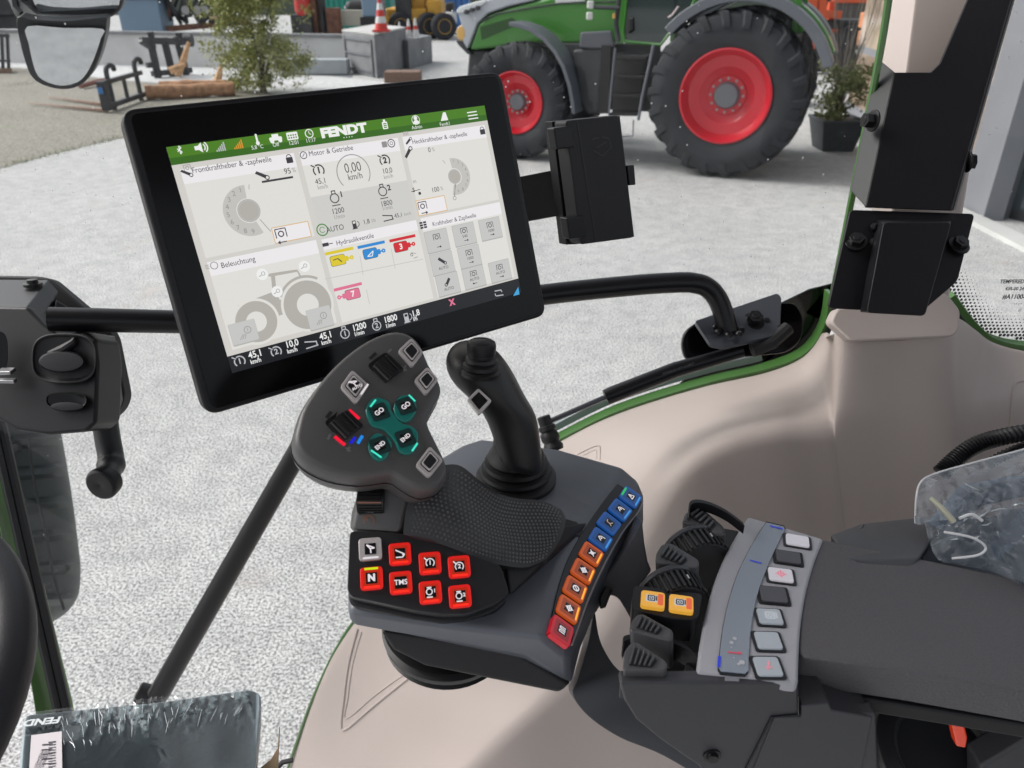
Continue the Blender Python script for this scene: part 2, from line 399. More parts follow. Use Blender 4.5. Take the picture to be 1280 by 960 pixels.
A.new('icon'); u, v = MF.uv(402, 287.5); A.arc('gr', 0, 0, .0038, .0047, 0, 360, 24, .0006, uv=(u, v)); A.arc('gr', 0, 0, .0018, .0023, 20, 320, 16, .0006, uv=(u, v))
T('txt', 'AUTO', 418, 286, .0058)
def pump(px, py, k, s=1.0):
    A.new('icon')
    u, v = MF.uv(px, py); A.rect(k, 0, 0, .0036*s, .0065*s, uv=(u-.0008*s, v), h=.0006, r=.0005*s); A.rect('tile' if k == 'txt' else 'bar', 0, 0, .0022*s, .0018*s, uv=(u-.0008*s, v+.0016*s), h=.0008)
    A.arc(k, 0, 0, .0022*s, .0028*s, -90, 60, 8, .0006, uv=(u+.0012*s, v)); A.rect(k, 0, 0, .005*s, .0008*s, uv=(u-.0008*s, v-.0036*s), h=.0006)
pump(443, 280.5, 'txt', .9); T('txt', '1,8', 457, 277.5, .0052); T('grey', 'l/h', 466, 276, .004)
def accel(px, py, k, s=1):
    A.new('icon')
    u, v = MF.uv(px, py); A.line(k, (u-.005*s, v+.0026*s), (u+.004*s, v+.0008*s), .0009*s, .0006, True); A.line(k, (u-.005*s, v-.0026*s), (u+.005*s, v-.0022*s), .0009*s, .0006, True); A.line(k, (u+.004*s, v+.0014*s), (u+.0042*s, v-.002*s), .0009*s, .0006, True)
accel(484, 272, 'txt', .9); T('txt', '45,1', 497, 269.5, .0048); T('grey', 'km/h', 508.5, 267.5, .0036)
A.new('icon'); u, v = MF.uv(515, 179.5); A.rect('grey', 0, 0, .0045, .0045, uv=MF.uv(479.5, 181), h=.0006, r=.0006)
A.new('icon'); u, v = MF.uv(488, 179.5); A.arc('txt', 0, 0, .0026, .0033, 0, 360, 20, .0006, uv=(u, v)); A.arc('txt', 0, 0, .0010, .0014, 0, 360, 12, .0006, uv=(u, v))
A.new('icon'); u, v = MF.uv(378.5, 194.5); A.arc('txt', 0, 0, .0022, .0028, 0, 360, 18, .0006, uv=(u, v)); A.line('txt', (u-.001, v-.001), (u+.001, v+.0012), .0005, .0006, True)
# wheel-shaped scales
def dial(px, py, flip, ri, ro, rk):
    A.new('dial')
    u, v = MF.uv(px, py)
    a0, a1 = (85, 290) if not flip else (-110, 95)
    A.arc('lite', 0, 0, ri, ro, a0, a1, 40, .0004, uv=(u, v)); A.disc('mid', 0, 0, rk, 28, .0005, uv=(u, v))
    A.arc('wgrey', 0, 0, rk*.86, rk*.92, 0, 360, 30, .0006, uv=(u, v))
    for i in range(9):
        a = rad(98+i*21) if not flip else rad(82-i*21)
        A.text('grey', str(i+1), 0, 0, .0050 if not flip else .0036, uv=(u+math.cos(a)*(ro*.83), v+math.sin(a)*(ro*.83)), h=.0007)
    return u, v
u, v = dial(310.5, 263.5, False, .0088, .0182, .0082); A.line('grey', (u+.006, v-.0075), (u+.0115, v-.0175), .0005, .0007, True); A.line('grey', (u+.004, v+.0145), (u+.005, v+.018), .0004, .0007, True)
u, v = dial(567, 221, True, .0068, .0150, .0060); A.line('grey', (u-.0012, v-.006), (u-.0036, v-.0155), .0005, .0007, True); A.line('grey', (u-.0042, v-.0155), (u-.0004, v-.006), .0005, .0007, True); A.arc('grey', 0, 0, .0012, .0017, 0, 360, 14, .0007, uv=(u-.0042, v-.0172)); A.line('grey', (u-.006, v+.0115), (u-.008, v+.0145), .0004, .0007, True)
T('txt', '95', 358.5, 214.5, .0060); T('grey', '%', 366.5, 213, .0046)
A.new('lift_bar'); a = MF.uv(326.5, 227.5); b = MF.uv(365.5, 222); A.rect('txt', 0, 0, b[0]-a[0], .0015, uv=((a[0]+b[0])/2, (a[1]+b[1])/2), h=.0006)
T('txt', '0', 535.5, 188, .0056); T('grey', '%', 540.5, 187.5, .0042); T('txt', '100', 543, 237.5, .0056); T('grey', '%', 551, 236, .0042)
R4('grey', 508, 197.5, 541, 192.5, .0004) if False else None
A.line('txt', (513, 240), (524, 237), .0005, .0006); T('txt', 'S', 516, 238, .0048, .02); A.disc('txt', 523.5, 242, .0013, 10, .0006); T('grey', 'm', 517, 227, .0046)
def frame_box(x0, y0, x1, y1, k='or_', w=.0006):
    A.new('value_frame')
    a = MF.uv(x0, y0); b = MF.uv(x1, y1)
    A.rect('head', 0, 0, b[0]-a[0], a[1]-b[1], uv=((a[0]+b[0])/2, (a[1]+b[1])/2), h=.0004)
    for p, r in (((a[0], a[1]), (b[0], a[1])), ((b[0], a[1]), (b[0], b[1])), ((b[0], b[1]), (a[0], b[1])), ((a[0], b[1]), (a[0], a[1]))): A.line(k, p, r, w, .0006, True)
frame_box(338.5, 285.5, 388.5, 295.5); pto(350.5, 292.5, 1.25, 'txt', -1)
frame_box(518.5, 251.5, 558, 263); pto(527, 258, 1.15, 'txt', 1)
# lighting tile: tractor outline
def PP(k, pts, h=.0004): A.poly(k, [MF.uv(*p) for p in pts], h)
A.new('tractor_outline'); PP('mid', [(296.5, 382), (303, 379), (340, 365), (338, 346), (334, 345), (336, 342), (369, 337), (371, 338), (370, 340), (343, 345), (345, 365), (349, 375), (361, 373), (360, 380), (355, 392), (345, 396), (341, 396), (335, 388), (322, 382), (310, 384), (300, 391)])
PP('mid', [(369, 337), (371, 337), (381, 354), (378.5, 355)])
def wheelarc(px, py, r0, r1, a0, a1):
    A.disc('tile', px, py, r1+.0020, 40, .00045); A.arc('mid', px, py, r0, r1, a0, a1, 40, .0005)
wheelarc(320, 402, .0075, .0152, 0, 360); wheelarc(384, 381, .0085, .0185, 0, 360); A.arc('mid', 384, 381, .0205, .0225, 55, 150, 24, .0005)
for (x, y) in ((327, 343), (379.5, 333), (345.5, 364.5)):
    A.new('lamp_symbol'); A.disc('white', x, y, .0042, 20, .0007); A.arc('grey', x+1, y-1, .0011, .0015, 0, 360, 12, .0009); A.line('grey', (x-4, y+3), (x-1, y+1), .0005, .0009)
for (x, y) in ((304, 415), (399, 397)):
    A.new('lamp_key'); u, v = MF.uv(x, y); A.rect('shade', 0, 0, .0195, .0165, uv=(u, v-.0004), h=.0006, r=.001); A.rect('btn', 0, 0, .019, .0155, uv=(u, v), h=.0007, r=.001)
    A.arc('grey', 0, 0, .0022, .0027, 0, 360, 16, .0009, uv=(u+.003, v+.001)); A.text('grey', '1', 0, 0, .004, uv=(u+.003, v+.001), h=.0009)
    for d in (0, .0018, .0036): A.line('grey', (u-.004+d, v-.005), (u-.001+d*.6, v-.0015), .0004, .0009, True)
A.new('icon'); u, v = MF.uv(267, 332); A.arc('grey', 0, 0, .0022, .0028, 0, 360, 14, .0006, uv=(u, v))
for d in (-.0012, 0, .0012): A.line('grey', (u-.0062, v+d), (u-.0034, v+d), .0004, .0006, True)
# hydraulic valves
def valve(bar, k, n, bx, by, px, py, flip=1):
    A.new('valve_symbol')
    u, v = MF.uv(*bar); A.rect(k, 0, 0, .0235, .0023, uv=(u, v), h=.0006)
    u, v = MF.uv(px, py); A.rect('txt', 0, 0, .0124, .0081, uv=(u, v), h=.0005, r=.0018); A.rect(k, 0, 0, .0118, .0075, uv=(u, v), h=.0006, r=.0016)
    A.rect(k, 0, 0, .0035, .0040, uv=(u+flip*.0070, v), h=.0007, r=.0008); A.rect(k, 0, 0, .003, .0012, uv=(u+flip*.0095, v), h=.0006); A.arc(k, 0, 0, .0005, .0017, 0, 360, 12, .0006, uv=(u+flip*.0115, v))
    if n: A.text('white', n, 0, 0, .0062, .03, uv=(u, v), h=.0008)
    return u, v
u, v = valve((423, 314), 'yel', '', 0, 0, 421.5, 325.5); A.line('txt', (u-.004, v+.0008), (u, v+.0014), .0006, .0009, True); A.line('txt', (u, v+.0014), (u+.0028, v-.0018), .0008, .0009, True)
u, v = valve((463, 306), 'blu', '', 0, 0, 462, 317); A.line('white', (u-.003, v-.0018), (u+.001, v-.0022), .0007, .0009, True); A.line('white', (u+.001, v-.0022), (u+.0026, v+.0016), .0007, .0009, True); A.line('white', (u+.0026, v+.0016), (u-.003, v-.0018), .0007, .0009, True)
valve((502, 298), 'red', '3', 0, 0, 500, 308.5); valve((434, 358.5), 'pink', '7', 0, 0, 440, 367.5, -1)
A.line('grey', (513, 316), (519, 317), .0005, .0006); A.line('grey', (516, 323), (521, 321), .0005, .0006); A.arc('txt', 513.5, 318.5, .0009, .0013, 0, 360, 10, .0006)
A.new('icon'); u, v = MF.uv(406, 306); A.rect('txt', 0, 0, .005, .0026, uv=(u, v), h=.0006); A.rect('txt', 0, 0, .004, .0006, uv=(u+.004, v), h=.0006)
A.new('grid_lines')
for (x0, y0, x1, y1) in ((449, 320, 453, 344), (488, 311, 493, 336), (405, 349, 528, 324), (457, 362, 461, 380)): A.line('lite', (x0, y0), (x1, y1), .0005, .0004)
# nine function keys
for k_, (x, y, s) in enumerate(((545.5, 301, ''), (579.5, 293, '540'), (612, 286, '1000'), (552, 329, 'AUTO'), (586, 320.5, '1000'), (559, 355, 'AUTO'), (591.5, 346.5, 'AUTO'), (624, 338.5, 'AUTO'))):
    A.new('function_key'); u, v = MF.uv(x, y); A.rect('shade', 0, 0, .0215, .0185, uv=(u, v-.0003), h=.0003, r=.0008); A.rect('btn', 0, 0, .0208, .0172, uv=(u, v), h=.0004, r=.0008)
    if s == 'AUTO' and k_ in (3, 5):
        uu, vv = u, v+.0022; c_, d_ = (1, 0) if k_ == 3 else (0, 1)
        if k_ == 3: A.line('txt', (u-.003, v+.0045), (u+.0022, v), .0024, .0006, True); A.arc('txt', 0, 0, .0008, .0015, 0, 360, 10, .0006, uv=(u+.0026, v-.0003))
        else: A.line('txt', (u+.0022, v+.0045), (u-.0014, v), .0024, .0006, True); A.arc('txt', 0, 0, .0008, .0015, 0, 360, 10, .0006, uv=(u-.002, v-.0003))
        A.text('txt', s, 0, 0, .0034, uv=(u, v-.004), h=.0006)
    else:
        uu = (u, v+.0028)
        A.arc('txt', 0, 0, .0012, .0018, 0, 360, 14, .0006, uv=uu)
        for a, b in (((-.003, -.002), (-.003, .0026)), ((-.003, .0026), (.003, .0026)), ((.003, .0026), (.003, -.002))): A.line('txt', (uu[0]+a[0], uu[1]+a[1]), (uu[0]+b[0], uu[1]+b[1]), .0005, .0006, True)
        if s: A.text('txt', s, 0, 0, .0034, uv=(u, v-.0016), h=.0006)
        A.line('txt', (u-.0016, v-.0052), (u+.0018, v-.0052), .0005, .0006, True); d = -1 if k_ == 6 else 1; A.disc('txt', 0, 0, .0008, 8, .0006, uv=(u+d*.0018, v-.0052))
A.new('icon'); u, v = MF.uv(528, 281.5)
for i in range(3):
    for j in range(2): A.rect('txt', 0, 0, .0028, .0015, uv=(u-.0018+j*.0034, v-.002+i*.002), h=.0006)
# status bar
def ST(s, px, py, sz, b=.02): A.new('lettering'); A.text('white', s, px, py, sz, b, sx=.86, h=.0006)
gauge(299, 451.5, '1', 'wgrey', 1.05, .03); gauge(344.5, 439.5, '2', 'wgrey', 1.05, .03); accel(388.5, 429.5, 'wgrey', 1.0)
ST('45,1', 318.5, 442.5, .0070); ST('km/h', 319, 451, .0046); ST('10,0', 364, 429.5, .0070); ST('km/h', 364.5, 438, .0046); ST('45,1', 406.5, 419.5, .0070); ST('km/h', 407, 427.5, .0046)
engine(430, 416, '1', 'wgrey', 1.2, True); ST('1200', 448, 408.5, .0070); ST('1/min', 448, 416.5, .0046)
engine(469.5, 406, '2', 'wgrey', 1.2, True); ST('1800', 487, 398.5, .0070); ST('1/min', 487, 406.5, .0046)
pump(508, 396.5, 'wgrey', 1.1); ST('1,8', 518.5, 391.5, .0070); ST('l/h', 518, 398.5, .0046)
T('pink', 'x', 563.5, 376.5, .011, .03)
A.new('icon'); A.line('wgrey', (617, 364), (625, 362.5), .0009, .0006); A.line('wgrey', (619, 370), (628, 368.5), .0009, .0006); A.line('wgrey', (625, 362.5), (626, 365), .0009, .0006); A.line('wgrey', (617.5, 367), (618.5, 370), .0009, .0006)
A.new('corner_arrow'); PP('cyan', [(640, 370), (648, 368), (646.5, 358.5)], .0006)
NM = dict(bg='screen', tile='menu_tiles', head='tile_headings', bar='status_bar', green='header_bar', green2='header_shade', txt='dark_lettering', grey='grey_lettering', white='white_lettering', wgrey='status_icons', btn='function_keys', lite='tractor_outline', or_='value_frames', yel='yellow_valve', blu='blue_valve', red='red_valve', pink='pink_valve', cyan='corner_arrow', gr='auto_ring', mid='dial_knobs', orange='signal_icon', band='value_band', shade='key_edges')
scrn = build('screen', A.m.pop('bg'), E['bg'], t, smooth=False)
A.build(scrn, E, NM)
# ================================================================== camera / socket box on the bracket
bx = thing('control_box', 'small black latched plastic box on a bracket beside the display', 'box', W(745, 225, .74))
BF = Frame(W(708, 160, .70), MF.ex*.93+MF.n*.36, MF.ey)
BF = Frame(W(700, 160, .70), W(772, 150, .735)-W(700, 160, .70), W(700, 160, .70)-W(722, 300, .745))
bo = quad(BF, [(707, 151), (775, 144), (793, 297), (726, 306)])
build('lid', MB().prism(round_poly(bo, .004, 4), -BF.n*.018), M_blackm, bx, bevel=.0018)
bo2 = quad(BF, [(690, 152), (722, 148), (745, 303), (708, 306)], -.0225)
side = quad(BF, [(707, 152), (775, 145), (793, 296), (728, 305)], -.019)
build('body', MB().hull(bo2+side+[p-BF.n*.016 for p in side]+[p-BF.n*.012 for p in bo2]), M_black, bx, bevel=.002)
for (x, y) in ((698, 172), (714, 284)):
    q = quad(BF, [(x-8, y-12), (x+14, y-15), (x+18, y+12), (x-4, y+15)], .0)
    build('latch', MB().prism([p+BF.n*.003 for p in q], -BF.n*.012), M_black, bx, bevel=.0015)
q = quad(BF, [(784, 207), (793, 206), (795, 231), (787, 232)], -.004)
build('lid_tab', MB().prism(q, -BF.n*.006), M_black, bx, bevel=.001)
A2 = Art(BF, .0004)
for a, b in (((740, 174), (748, 172)), ((752, 171), (760, 173)), ((742, 188), (753, 195)), ((753, 195), (764, 184)), ((745, 185), (758, 177)), ((764, 184), (760, 172))): A2.line('k', a, b, .0008)
A2.line('k', (721, 150), (745, 303), .0007)
A2.build(bx, {'k': mat('embossed_mark', (.03, .03, .034), .35)}, {'k': 'embossed_mark'})
q = [W(648, 221, .76), W(704, 210, .76), W(704, 268, .76), W(660, 276, .76)]
build('bracket_arm', MB().prism(q, F*.004), M_blackm, bx, bevel=.0008)
# ================================================================== side trim (curved inner panel over the wheel arch)
t = thing('cab_side_panel', 'beige moulded inner panel curving over the wheel arch below the side window', 'trim panel', WY(900, 560, .85))
Ap = [(330,1060,.97),(352,985,.97),(395,862,.96),(437,784,.96),(520,688,.96),(600,612,.96),(700,553,.96),(775,517,.96),(880,484,.96),(960,466,.96),(1008,446,.96),(1033,416,.955),(1041,420,.90),(1051,416,.842),(1120,408,.836),(1184,402,.836),(1200,396,.88),(1222,412,.945),(1245,428,.955),(1300,441,.96),(1420,450,.96)]
Bp = [(500,1100,.70),(540,1010,.70),(620,930,.70),(690,868,.715),(735,815,.73),(770,755,.75),(803,672,.765),(846,597,.775),(900,556,.785),(962,540,.788),(1005,538,.792),(1032,537,.794),(1041,537,.795),(1051,537,.796),(1120,537,.800),(1184,535,.80),(1203,530,.81),(1222,520,.83),(1245,512,.845),(1300,508,.86),(1420,510,.86)]
Cp = [(560,1350,.60),(620,1250,.61),(720,1180,.62),(810,1120,.63),(870,1060,.64),(910,990,.66),(945,900,.69),(975,850,.705),(1000,800,.72),(1025,770,.73),(1045,755,.735),(1058,748,.737),(1064,745,.738),(1072,742,.739),(1125,735,.74),(1185,730,.742),(1205,730,.744),(1225,728,.745),(1250,726,.748),(1300,724,.75),(1420,724,.75)]
def cr(L_): return catmull([WY(*p) for p in L_], 5)
a_, b_, c_ = cr(Ap), cr(Bp), cr(Cp)
loops = []
for i in range(len(a_)):
    a, b, c = a_[i], b_[i], c_[i]; col = []
    ub = (b-a).normalized(); uc = (c-b).normalized(); r = .022
    p1 = b-ub*r; p2 = b+uc*r
    out = a+Vector((0, .02, -.012))
    col += [out, a+Vector((0, .004, -.001)), a+(b-a)*.03]
    for k in range(1, 7): q = k/7; col.append(a+(p1-a)*q+Vector((0, 0, -.006*math.sin(q*math.pi))))
    for k in range(6): q = k/5; col.append(p1*(1-q)**2+b*2*q*(1-q)+p2*q*q)
    for k in range(1, 7): q = k/6; col.append(p2+(c-p2)*q)
    loops.append(col)
mb = MB().loft(loops, closed=False)
panel = build('panel', mb, M_beige, t, sub=1)
def press(pts, w=.0022, h=.0012, name='pressed_line', lift=.0):
    from mathutils.bvhtree import BVHTree
    bv = BVHTree.FromPolygons(mb.v, mb.f); out = []
    for px, py in pts:
        r = ray(px, py).normalized(); hit = bv.ray_cast(CAM, r)[0]
        if hit is not None: out.append(hit-r*lift)
    if len(out) > 1: build(name, MB().tube(out, w, 8), M_beige, t)
press(catmull([(p[0], p[1], 0) for p in ((447, 790), (434, 830), (430, 875), (427, 910), (432, 912), (470, 880), (516, 843))], 6) and [(v.x, v.y) for v in catmull([(p[0], p[1], 0) for p in ((447, 786), (436, 830), (430, 875), (427, 905), (433, 911), (470, 880), (520, 840))], 6)], .0022)
press([(v.x, v.y) for v in catmull([(p[0], p[1], 0) for p in ((452, 790), (441, 830), (435, 872), (433, 898), (470, 868), (512, 838))], 6)], .0012)
press([(v.x, v.y) for v in catmull([(p[0], p[1], 0) for p in ((722, 568), (738, 560), (748, 557), (750, 562), (750, 575))], 5)], .0013)
press([(v.x, v.y) for v in catmull([(p[0], p[1], 0) for p in ((728, 570), (740, 564), (745, 563), (746, 574))], 5)], .0009)
press([(v.x, v.y) for v in catmull([(p[0], p[1], 0) for p in ((1290, 478), (1275, 477), (1267, 484), (1263, 520), (1262, 545), (1270, 552), (1290, 554))], 6)], .0016)
# post cover and its seam
cov = [W(1046, 386, .905), W(1184, 366, .90), W(1201, 388, .90), W(1200, 412, .893), W(1192, 421, .89), W(1064, 427, .885), W(1038, 403, .90)]
build('post_cover', MB().prism(round_poly(cov, .006, 4), F*.02), M_beige, t, bevel=.003, seg=3)
up = [W(1117, -60, .99), W(1097, 75, .95), W(1128, 100, .945), W(1205, 95, .94), W(1240, -60, .97)]
pf = MB().hull([W(1122, -120, 1.0), W(1160, -120, .965), W(1260, -120, .965), W(1100, 90, .95), W(1131, 110, .925), W(1230, 105, .925), W(1100, 420, .93), W(1080, 410, .95), W(1180, 410, .94), W(1240, -120, 1.03), W(1180, 400, .99), W(1090, 400, .99)])
build('post_fairing', pf, M_beige, t, bevel=.006, seg=3)
press([(1070, 428), (1130, 426), (1192, 423)], .0008, name='seam')
# ================================================================== steel guard bolted around the post
g = thing('post_guard', 'black steel guard bolted around the beige window post', 'guard', W(1130, 330, .88))
fl = [W(1097, 73, .92), W(1118, 90, .892), W(1082, 259, .852), W(1063, 238, .88)]
fr_ = [W(1118, 90, .892), W(1164, 90, .887), W(1175, 79, .888), W(1222, -30, .905), W(1275, -30, .90), W(1192, 263, .845), W(1082, 259, .852)]
build('side_flange', MB().prism(fl, R*.003+F*.003), M_steel, g, bevel=.0008)
build('front_plate', MB().prism(fr_, F*.004), M_steel, g, bevel=.0015)
build('rear_flange', MB().prism([W(1275, -30, .90), W(1192, 263, .845), W(1194, 263, .90), W(1277, -30, .96)], -R*.003), M_steel, g, bevel=.0008)
lp = [W(1063, 262, .86), W(1219, 267, .852), W(1197, 352, .84), W(1151, 391, .832), W(1035, 385, .838)]
build('lower_plate', MB().prism(round_poly(lp, .006, 4), F*.005), M_steel, g, bevel=.001)
lb = [W(1100, 280, .842), W(1184, 280, .838), W(1151, 396, .815), W(1079, 392, .818)]
build('channel', MB().hull([p-F*.008 for p in round_poly(lb, .005, 3)]+[W(1095, 274, .86), W(1190, 274, .86), W(1155, 394, .835), W(1075, 390, .835)]), M_steel, g, bevel=.0012)
def hexbolt(parent, c, ax, r=.008, L_=.006, name='bolt'):
    ax = Vector(ax).normalized(); m_ = MB(); m_.lathe(c, ax, [(0, r*1.45), (r*.25, r*1.4), (r*.3, r)], 20)
    rg = m_.ring(c+ax*r*.25, ax, r, 6); m_.loft([rg, [p+ax*L_ for p in rg]]); m_.lathe(c+ax*(L_+r*.25), ax, [(0, r*.5), (r*.1, r*.45)], 12)
    return build(name, m_, M_bolt, parent, bevel=.0005, seg=2)
hexbolt(g, W(1070, 303, .852), -F*.8+U*.5-R*.2, .0085); hexbolt(g, W(1198, 307, .845), -F*.8+U*.5+R*.1, .0085)
hexbolt(g, W(1092, 151, .873), -R*.96-F*.2, .0085, .010); hexbolt(g, W(1209, 202, .862), R*.95-F*.2, .0085, .006)
for y_, x_ in ((284, 1093), (303, 1091), (325, 1085), (345, 1082), (368, 1078)):
    m_ = MB(); m_.lathe(W(x_, y_, .853), -F, [(-.002, .002), (0, .005), (.003, .0045), (.005, .002)], 10); build('weld_bead', m_, M_bolt, g)
# ================================================================== side window: frame, pane, frit
wdw = thing('side_window', 'large side window with a green painted frame edge above the beige panel', 'window', WY(620, 600, .98))
M_green2 = mat('green_frame', (.07, .18, .045), .3, coat=.5)
edge = catmull([WY(x, y, .97) for x, y in ((690, 558), (700, 552), (775, 516), (880, 483), (960, 464), (1008, 444), (1033, 410), (1041, 368))], 6)
edge_lo = catmull([WY(x, y, .965) for x, y in ((360, 960), (372, 925), (395, 864), (437, 784), (520, 688), (600, 612), (692, 557))], 6)
build('green_edge_lower', MB().tube(edge_lo, .003, 8), M_green2, wdw)
edge_up = catmull([WY(x, y, .965) for x, y in ((1041, 368), (1062, 262), (1099, 72), (1112, -10), (1120, -70))], 6)
def strip(pts, off0, off1, dy):
    """ribbon to the window side of a boundary line in the plane of the pane"""
    a = []; b = []
    for i, p in enumerate(pts):
        tn = (pts[min(i+1, len(pts)-1)]-pts[max(0, i-1)]); tn = Vector((tn.x, 0, tn.z)).normalized(); nn = Vector((-tn.z, 0, tn.x))
        a.append(p+nn*off0+Vector((0, dy, 0))); b.append(p+nn*off1+Vector((0, dy, 0)))
    return a, b

a, b = strip(edge, -.0012, .0042, .0); m_ = MB(); m_.loft([[p for p in q] for q in zip(a, b, [p+Vector((0, .02, 0)) for p in b], [p+Vector((0, .02, 0)) for p in a])])
build('green_edge', m_, M_green2, wdw, bevel=.002)
build('green_edge_upper', MB().tube(edge_up, .0045, 8), M_green2, wdw)
a, b = strip(edge[:-18], .006, .018, .022); m_ = MB(); m_.loft(list(zip(a, b, [p+Vector((0, .012, 0)) for p in b], [p+Vector((0, .012, 0)) for p in a])))
build('glass_rim', m_, mat('glass_edge_grey', (.22, .26, .28), .15, coat=.5), wdw, bevel=.001)
a, b = strip(edge, -.006, -.001, -.004); m_ = MB(); m_.loft(list(zip(a, b, [p+Vector((0, .006, 0)) for p in b], [p+Vector((0, .006, 0)) for p in a])))
build('seal', m_, M_rub, wdw, bevel=.001)
# black printed corner of the pane with its green tint
fri = [WY(x, y, 1.0) for x, y in ((845, 485), (905, 470), (960, 461), (1005, 440), (1030, 406), (1040, 355), (1012, 362), (975, 380), (965, 420), (880, 450))]
build('printed_corner', MB().prism(fri, Vector((0, .003, 0))), mat('frit_black', (.006, .012, .008), .15), wdw, smooth=False)
# clear pane: thin glass with a little dirt
def glass(name, tint=(.93, .95, .94), dirt=.0, fr=.06):
    m = bpy.data.materials.new(name); m.use_nodes = True; nt = m.node_tree; N = nt.nodes; L = nt.links
    for n in list(N): N.remove(n)
    out = N.new('ShaderNodeOutputMaterial'); tr = N.new('ShaderNodeBsdfTransparent'); tr.inputs['Color'].default_value = (*tint, 1)
    gl = N.new('ShaderNodeBsdfGlossy'); gl.inputs['Roughness'].default_value = .02; lw = N.new('ShaderNodeFresnel'); lw.inputs['IOR'].default_value = 1.35
    mx = N.new('ShaderNodeMixShader'); L.new(lw.outputs[0], mx.inputs[0]); L.new(tr.outputs[0], mx.inputs[1]); L.new(gl.outputs[0], mx.inputs[2]); last = mx
    if dirt:
        tc = N.new('ShaderNodeTexCoord')
        vo = N.new('ShaderNodeTexVoronoi'); vo.inputs['Scale'].default_value = 70; L.new(tc.outputs['Object'], vo.inputs['Vector'])
        n2 = N.new('ShaderNodeTexNoise'); n2.inputs['Scale'].default_value = 6; n2.inputs['Detail'].default_value = 6; L.new(tc.outputs['Object'], n2.inputs['Vector'])
        lt = N.new('ShaderNodeMath'); lt.operation = 'LESS_THAN'; lt.inputs[1].default_value = .09; L.new(vo.outputs['Distance'], lt.inputs[0])
        gt = N.new('ShaderNodeMath'); gt.operation = 'GREATER_THAN'; gt.inputs[1].default_value = .47; L.new(n2.outputs['Fac'], gt.inputs[0])
        mu = N.new('ShaderNodeMath'); mu.operation = 'MULTIPLY'; L.new(lt.outputs[0], mu.inputs[0]); L.new(gt.outputs[0], mu.inputs[1])
        m2 = N.new('ShaderNodeMath'); m2.operation = 'MULTIPLY_ADD'; L.new(mu.outputs[0], m2.inputs[0]); m2.inputs[1].default_value = dirt; m2.inputs[2].default_value = .003
        df = N.new('ShaderNodeBsdfTranslucent'); df.inputs['Color'].default_value = (.8, .82, .82, 1); d2 = N.new('ShaderNodeBsdfDiffuse'); d2.inputs['Color'].default_value = (.8, .82, .82, 1)
        ad = N.new('ShaderNodeMixShader'); L.new(df.outputs[0], ad.inputs[1]); L.new(d2.outputs[0], ad.inputs[2])
        mx2 = N.new('ShaderNodeMixShader'); L.new(m2.outputs[0], mx2.inputs[0]); L.new(mx.outputs[0], mx2.inputs[1]); L.new(ad.outputs[0], mx2.inputs[2]); last = mx2
    L.new(last.outputs[0], out.inputs[0]); return m
M_glass = glass('window_glass', dirt=.5)
pane = [WY(x, y, 1.0) for x, y in ((60, 950), (330, 960), (395, 862), (437, 782), (520, 688), (600, 612), (700, 553), (775, 517), (880, 484), (960, 466), (1008, 446), (1036, 410), (1062, 262), (1094, 90), (1125, -120), (-140, -140), (-60, 300))]
build('pane', MB().face(pane), M_glass, wdw, smooth=False)
# front post of the window: green sheet and black rubber seal
gp = [W(-60, 250, 1.28), W(-4, 470, 1.25), (0, 0, 0)]
m_ = MB(); m_.prism([W(-70, 330, 1.2), W(-2, 560, 1.2), W(78, 884, 1.2), W(92, 960, 1.2), W(60, 1000, 1.16), W(38, 860, 1.16), W(-6, 640, 1.16), W(-90, 430, 1.16)], F*.03)
build('green_post', m_, mat('green_post_paint', (.10, .215, .06), .4, coat=.25), wdw, bevel=.004)
m_ = MB(); m_.tube([W(-66, 300, 1.18), W(2, 535, 1.18), W(80, 880, 1.18), W(97, 970, 1.18)], .0085, 10); m_.tube([W(-74, 305, 1.17), W(-7, 540, 1.17), W(70, 880, 1.17), W(86, 970, 1.17)], .006, 10)
build('post_seal', m_, M_rub, wdw)
# ---- rear quarter window right of the post
rw = thing('rear_side_window', 'small side window right of the post with dotted black border and printed approval marks', 'window', WY(1260, 420, .98))
e2 = catmull([WY(x, y, .97) for x, y in ((1189, 372), (1203, 392), (1222, 414), (1245, 430), (1290, 439), (1400, 446))], 8)
a, b = strip(e2, -.004, .007, 0); m_ = MB(); m_.loft(list(zip(a, b, [p+Vector((0, .02, 0)) for p in b], [p+Vector((0, .02, 0)) for p in a])))
build('green_edge', m_, M_green2, rw, bevel=.0015)
a, b = strip(e2, -.010, -.003, -.004); m_ = MB(); m_.loft(list(zip(a, b, [p+Vector((0, .006, 0)) for p in b], [p+Vector((0, .006, 0)) for p in a])))
build('seal', m_, M_rub, rw, bevel=.001)
rp = [WY(x, y, 1.0) for x, y in ((1283, -120), (1208, 240), (1192, 345), (1189, 372), (1203, 392), (1222, 414), (1245, 430), (1290, 439), (1440, 446), (1440, -120))]
build('pane', MB().face(rp), M_glass, rw, smooth=False)
m_ = MB(); XZ = Frame((0, .997, 0), (1, 0, 0), (0, 0, 1))
pl = [p for p in e2 if p.x > .0]
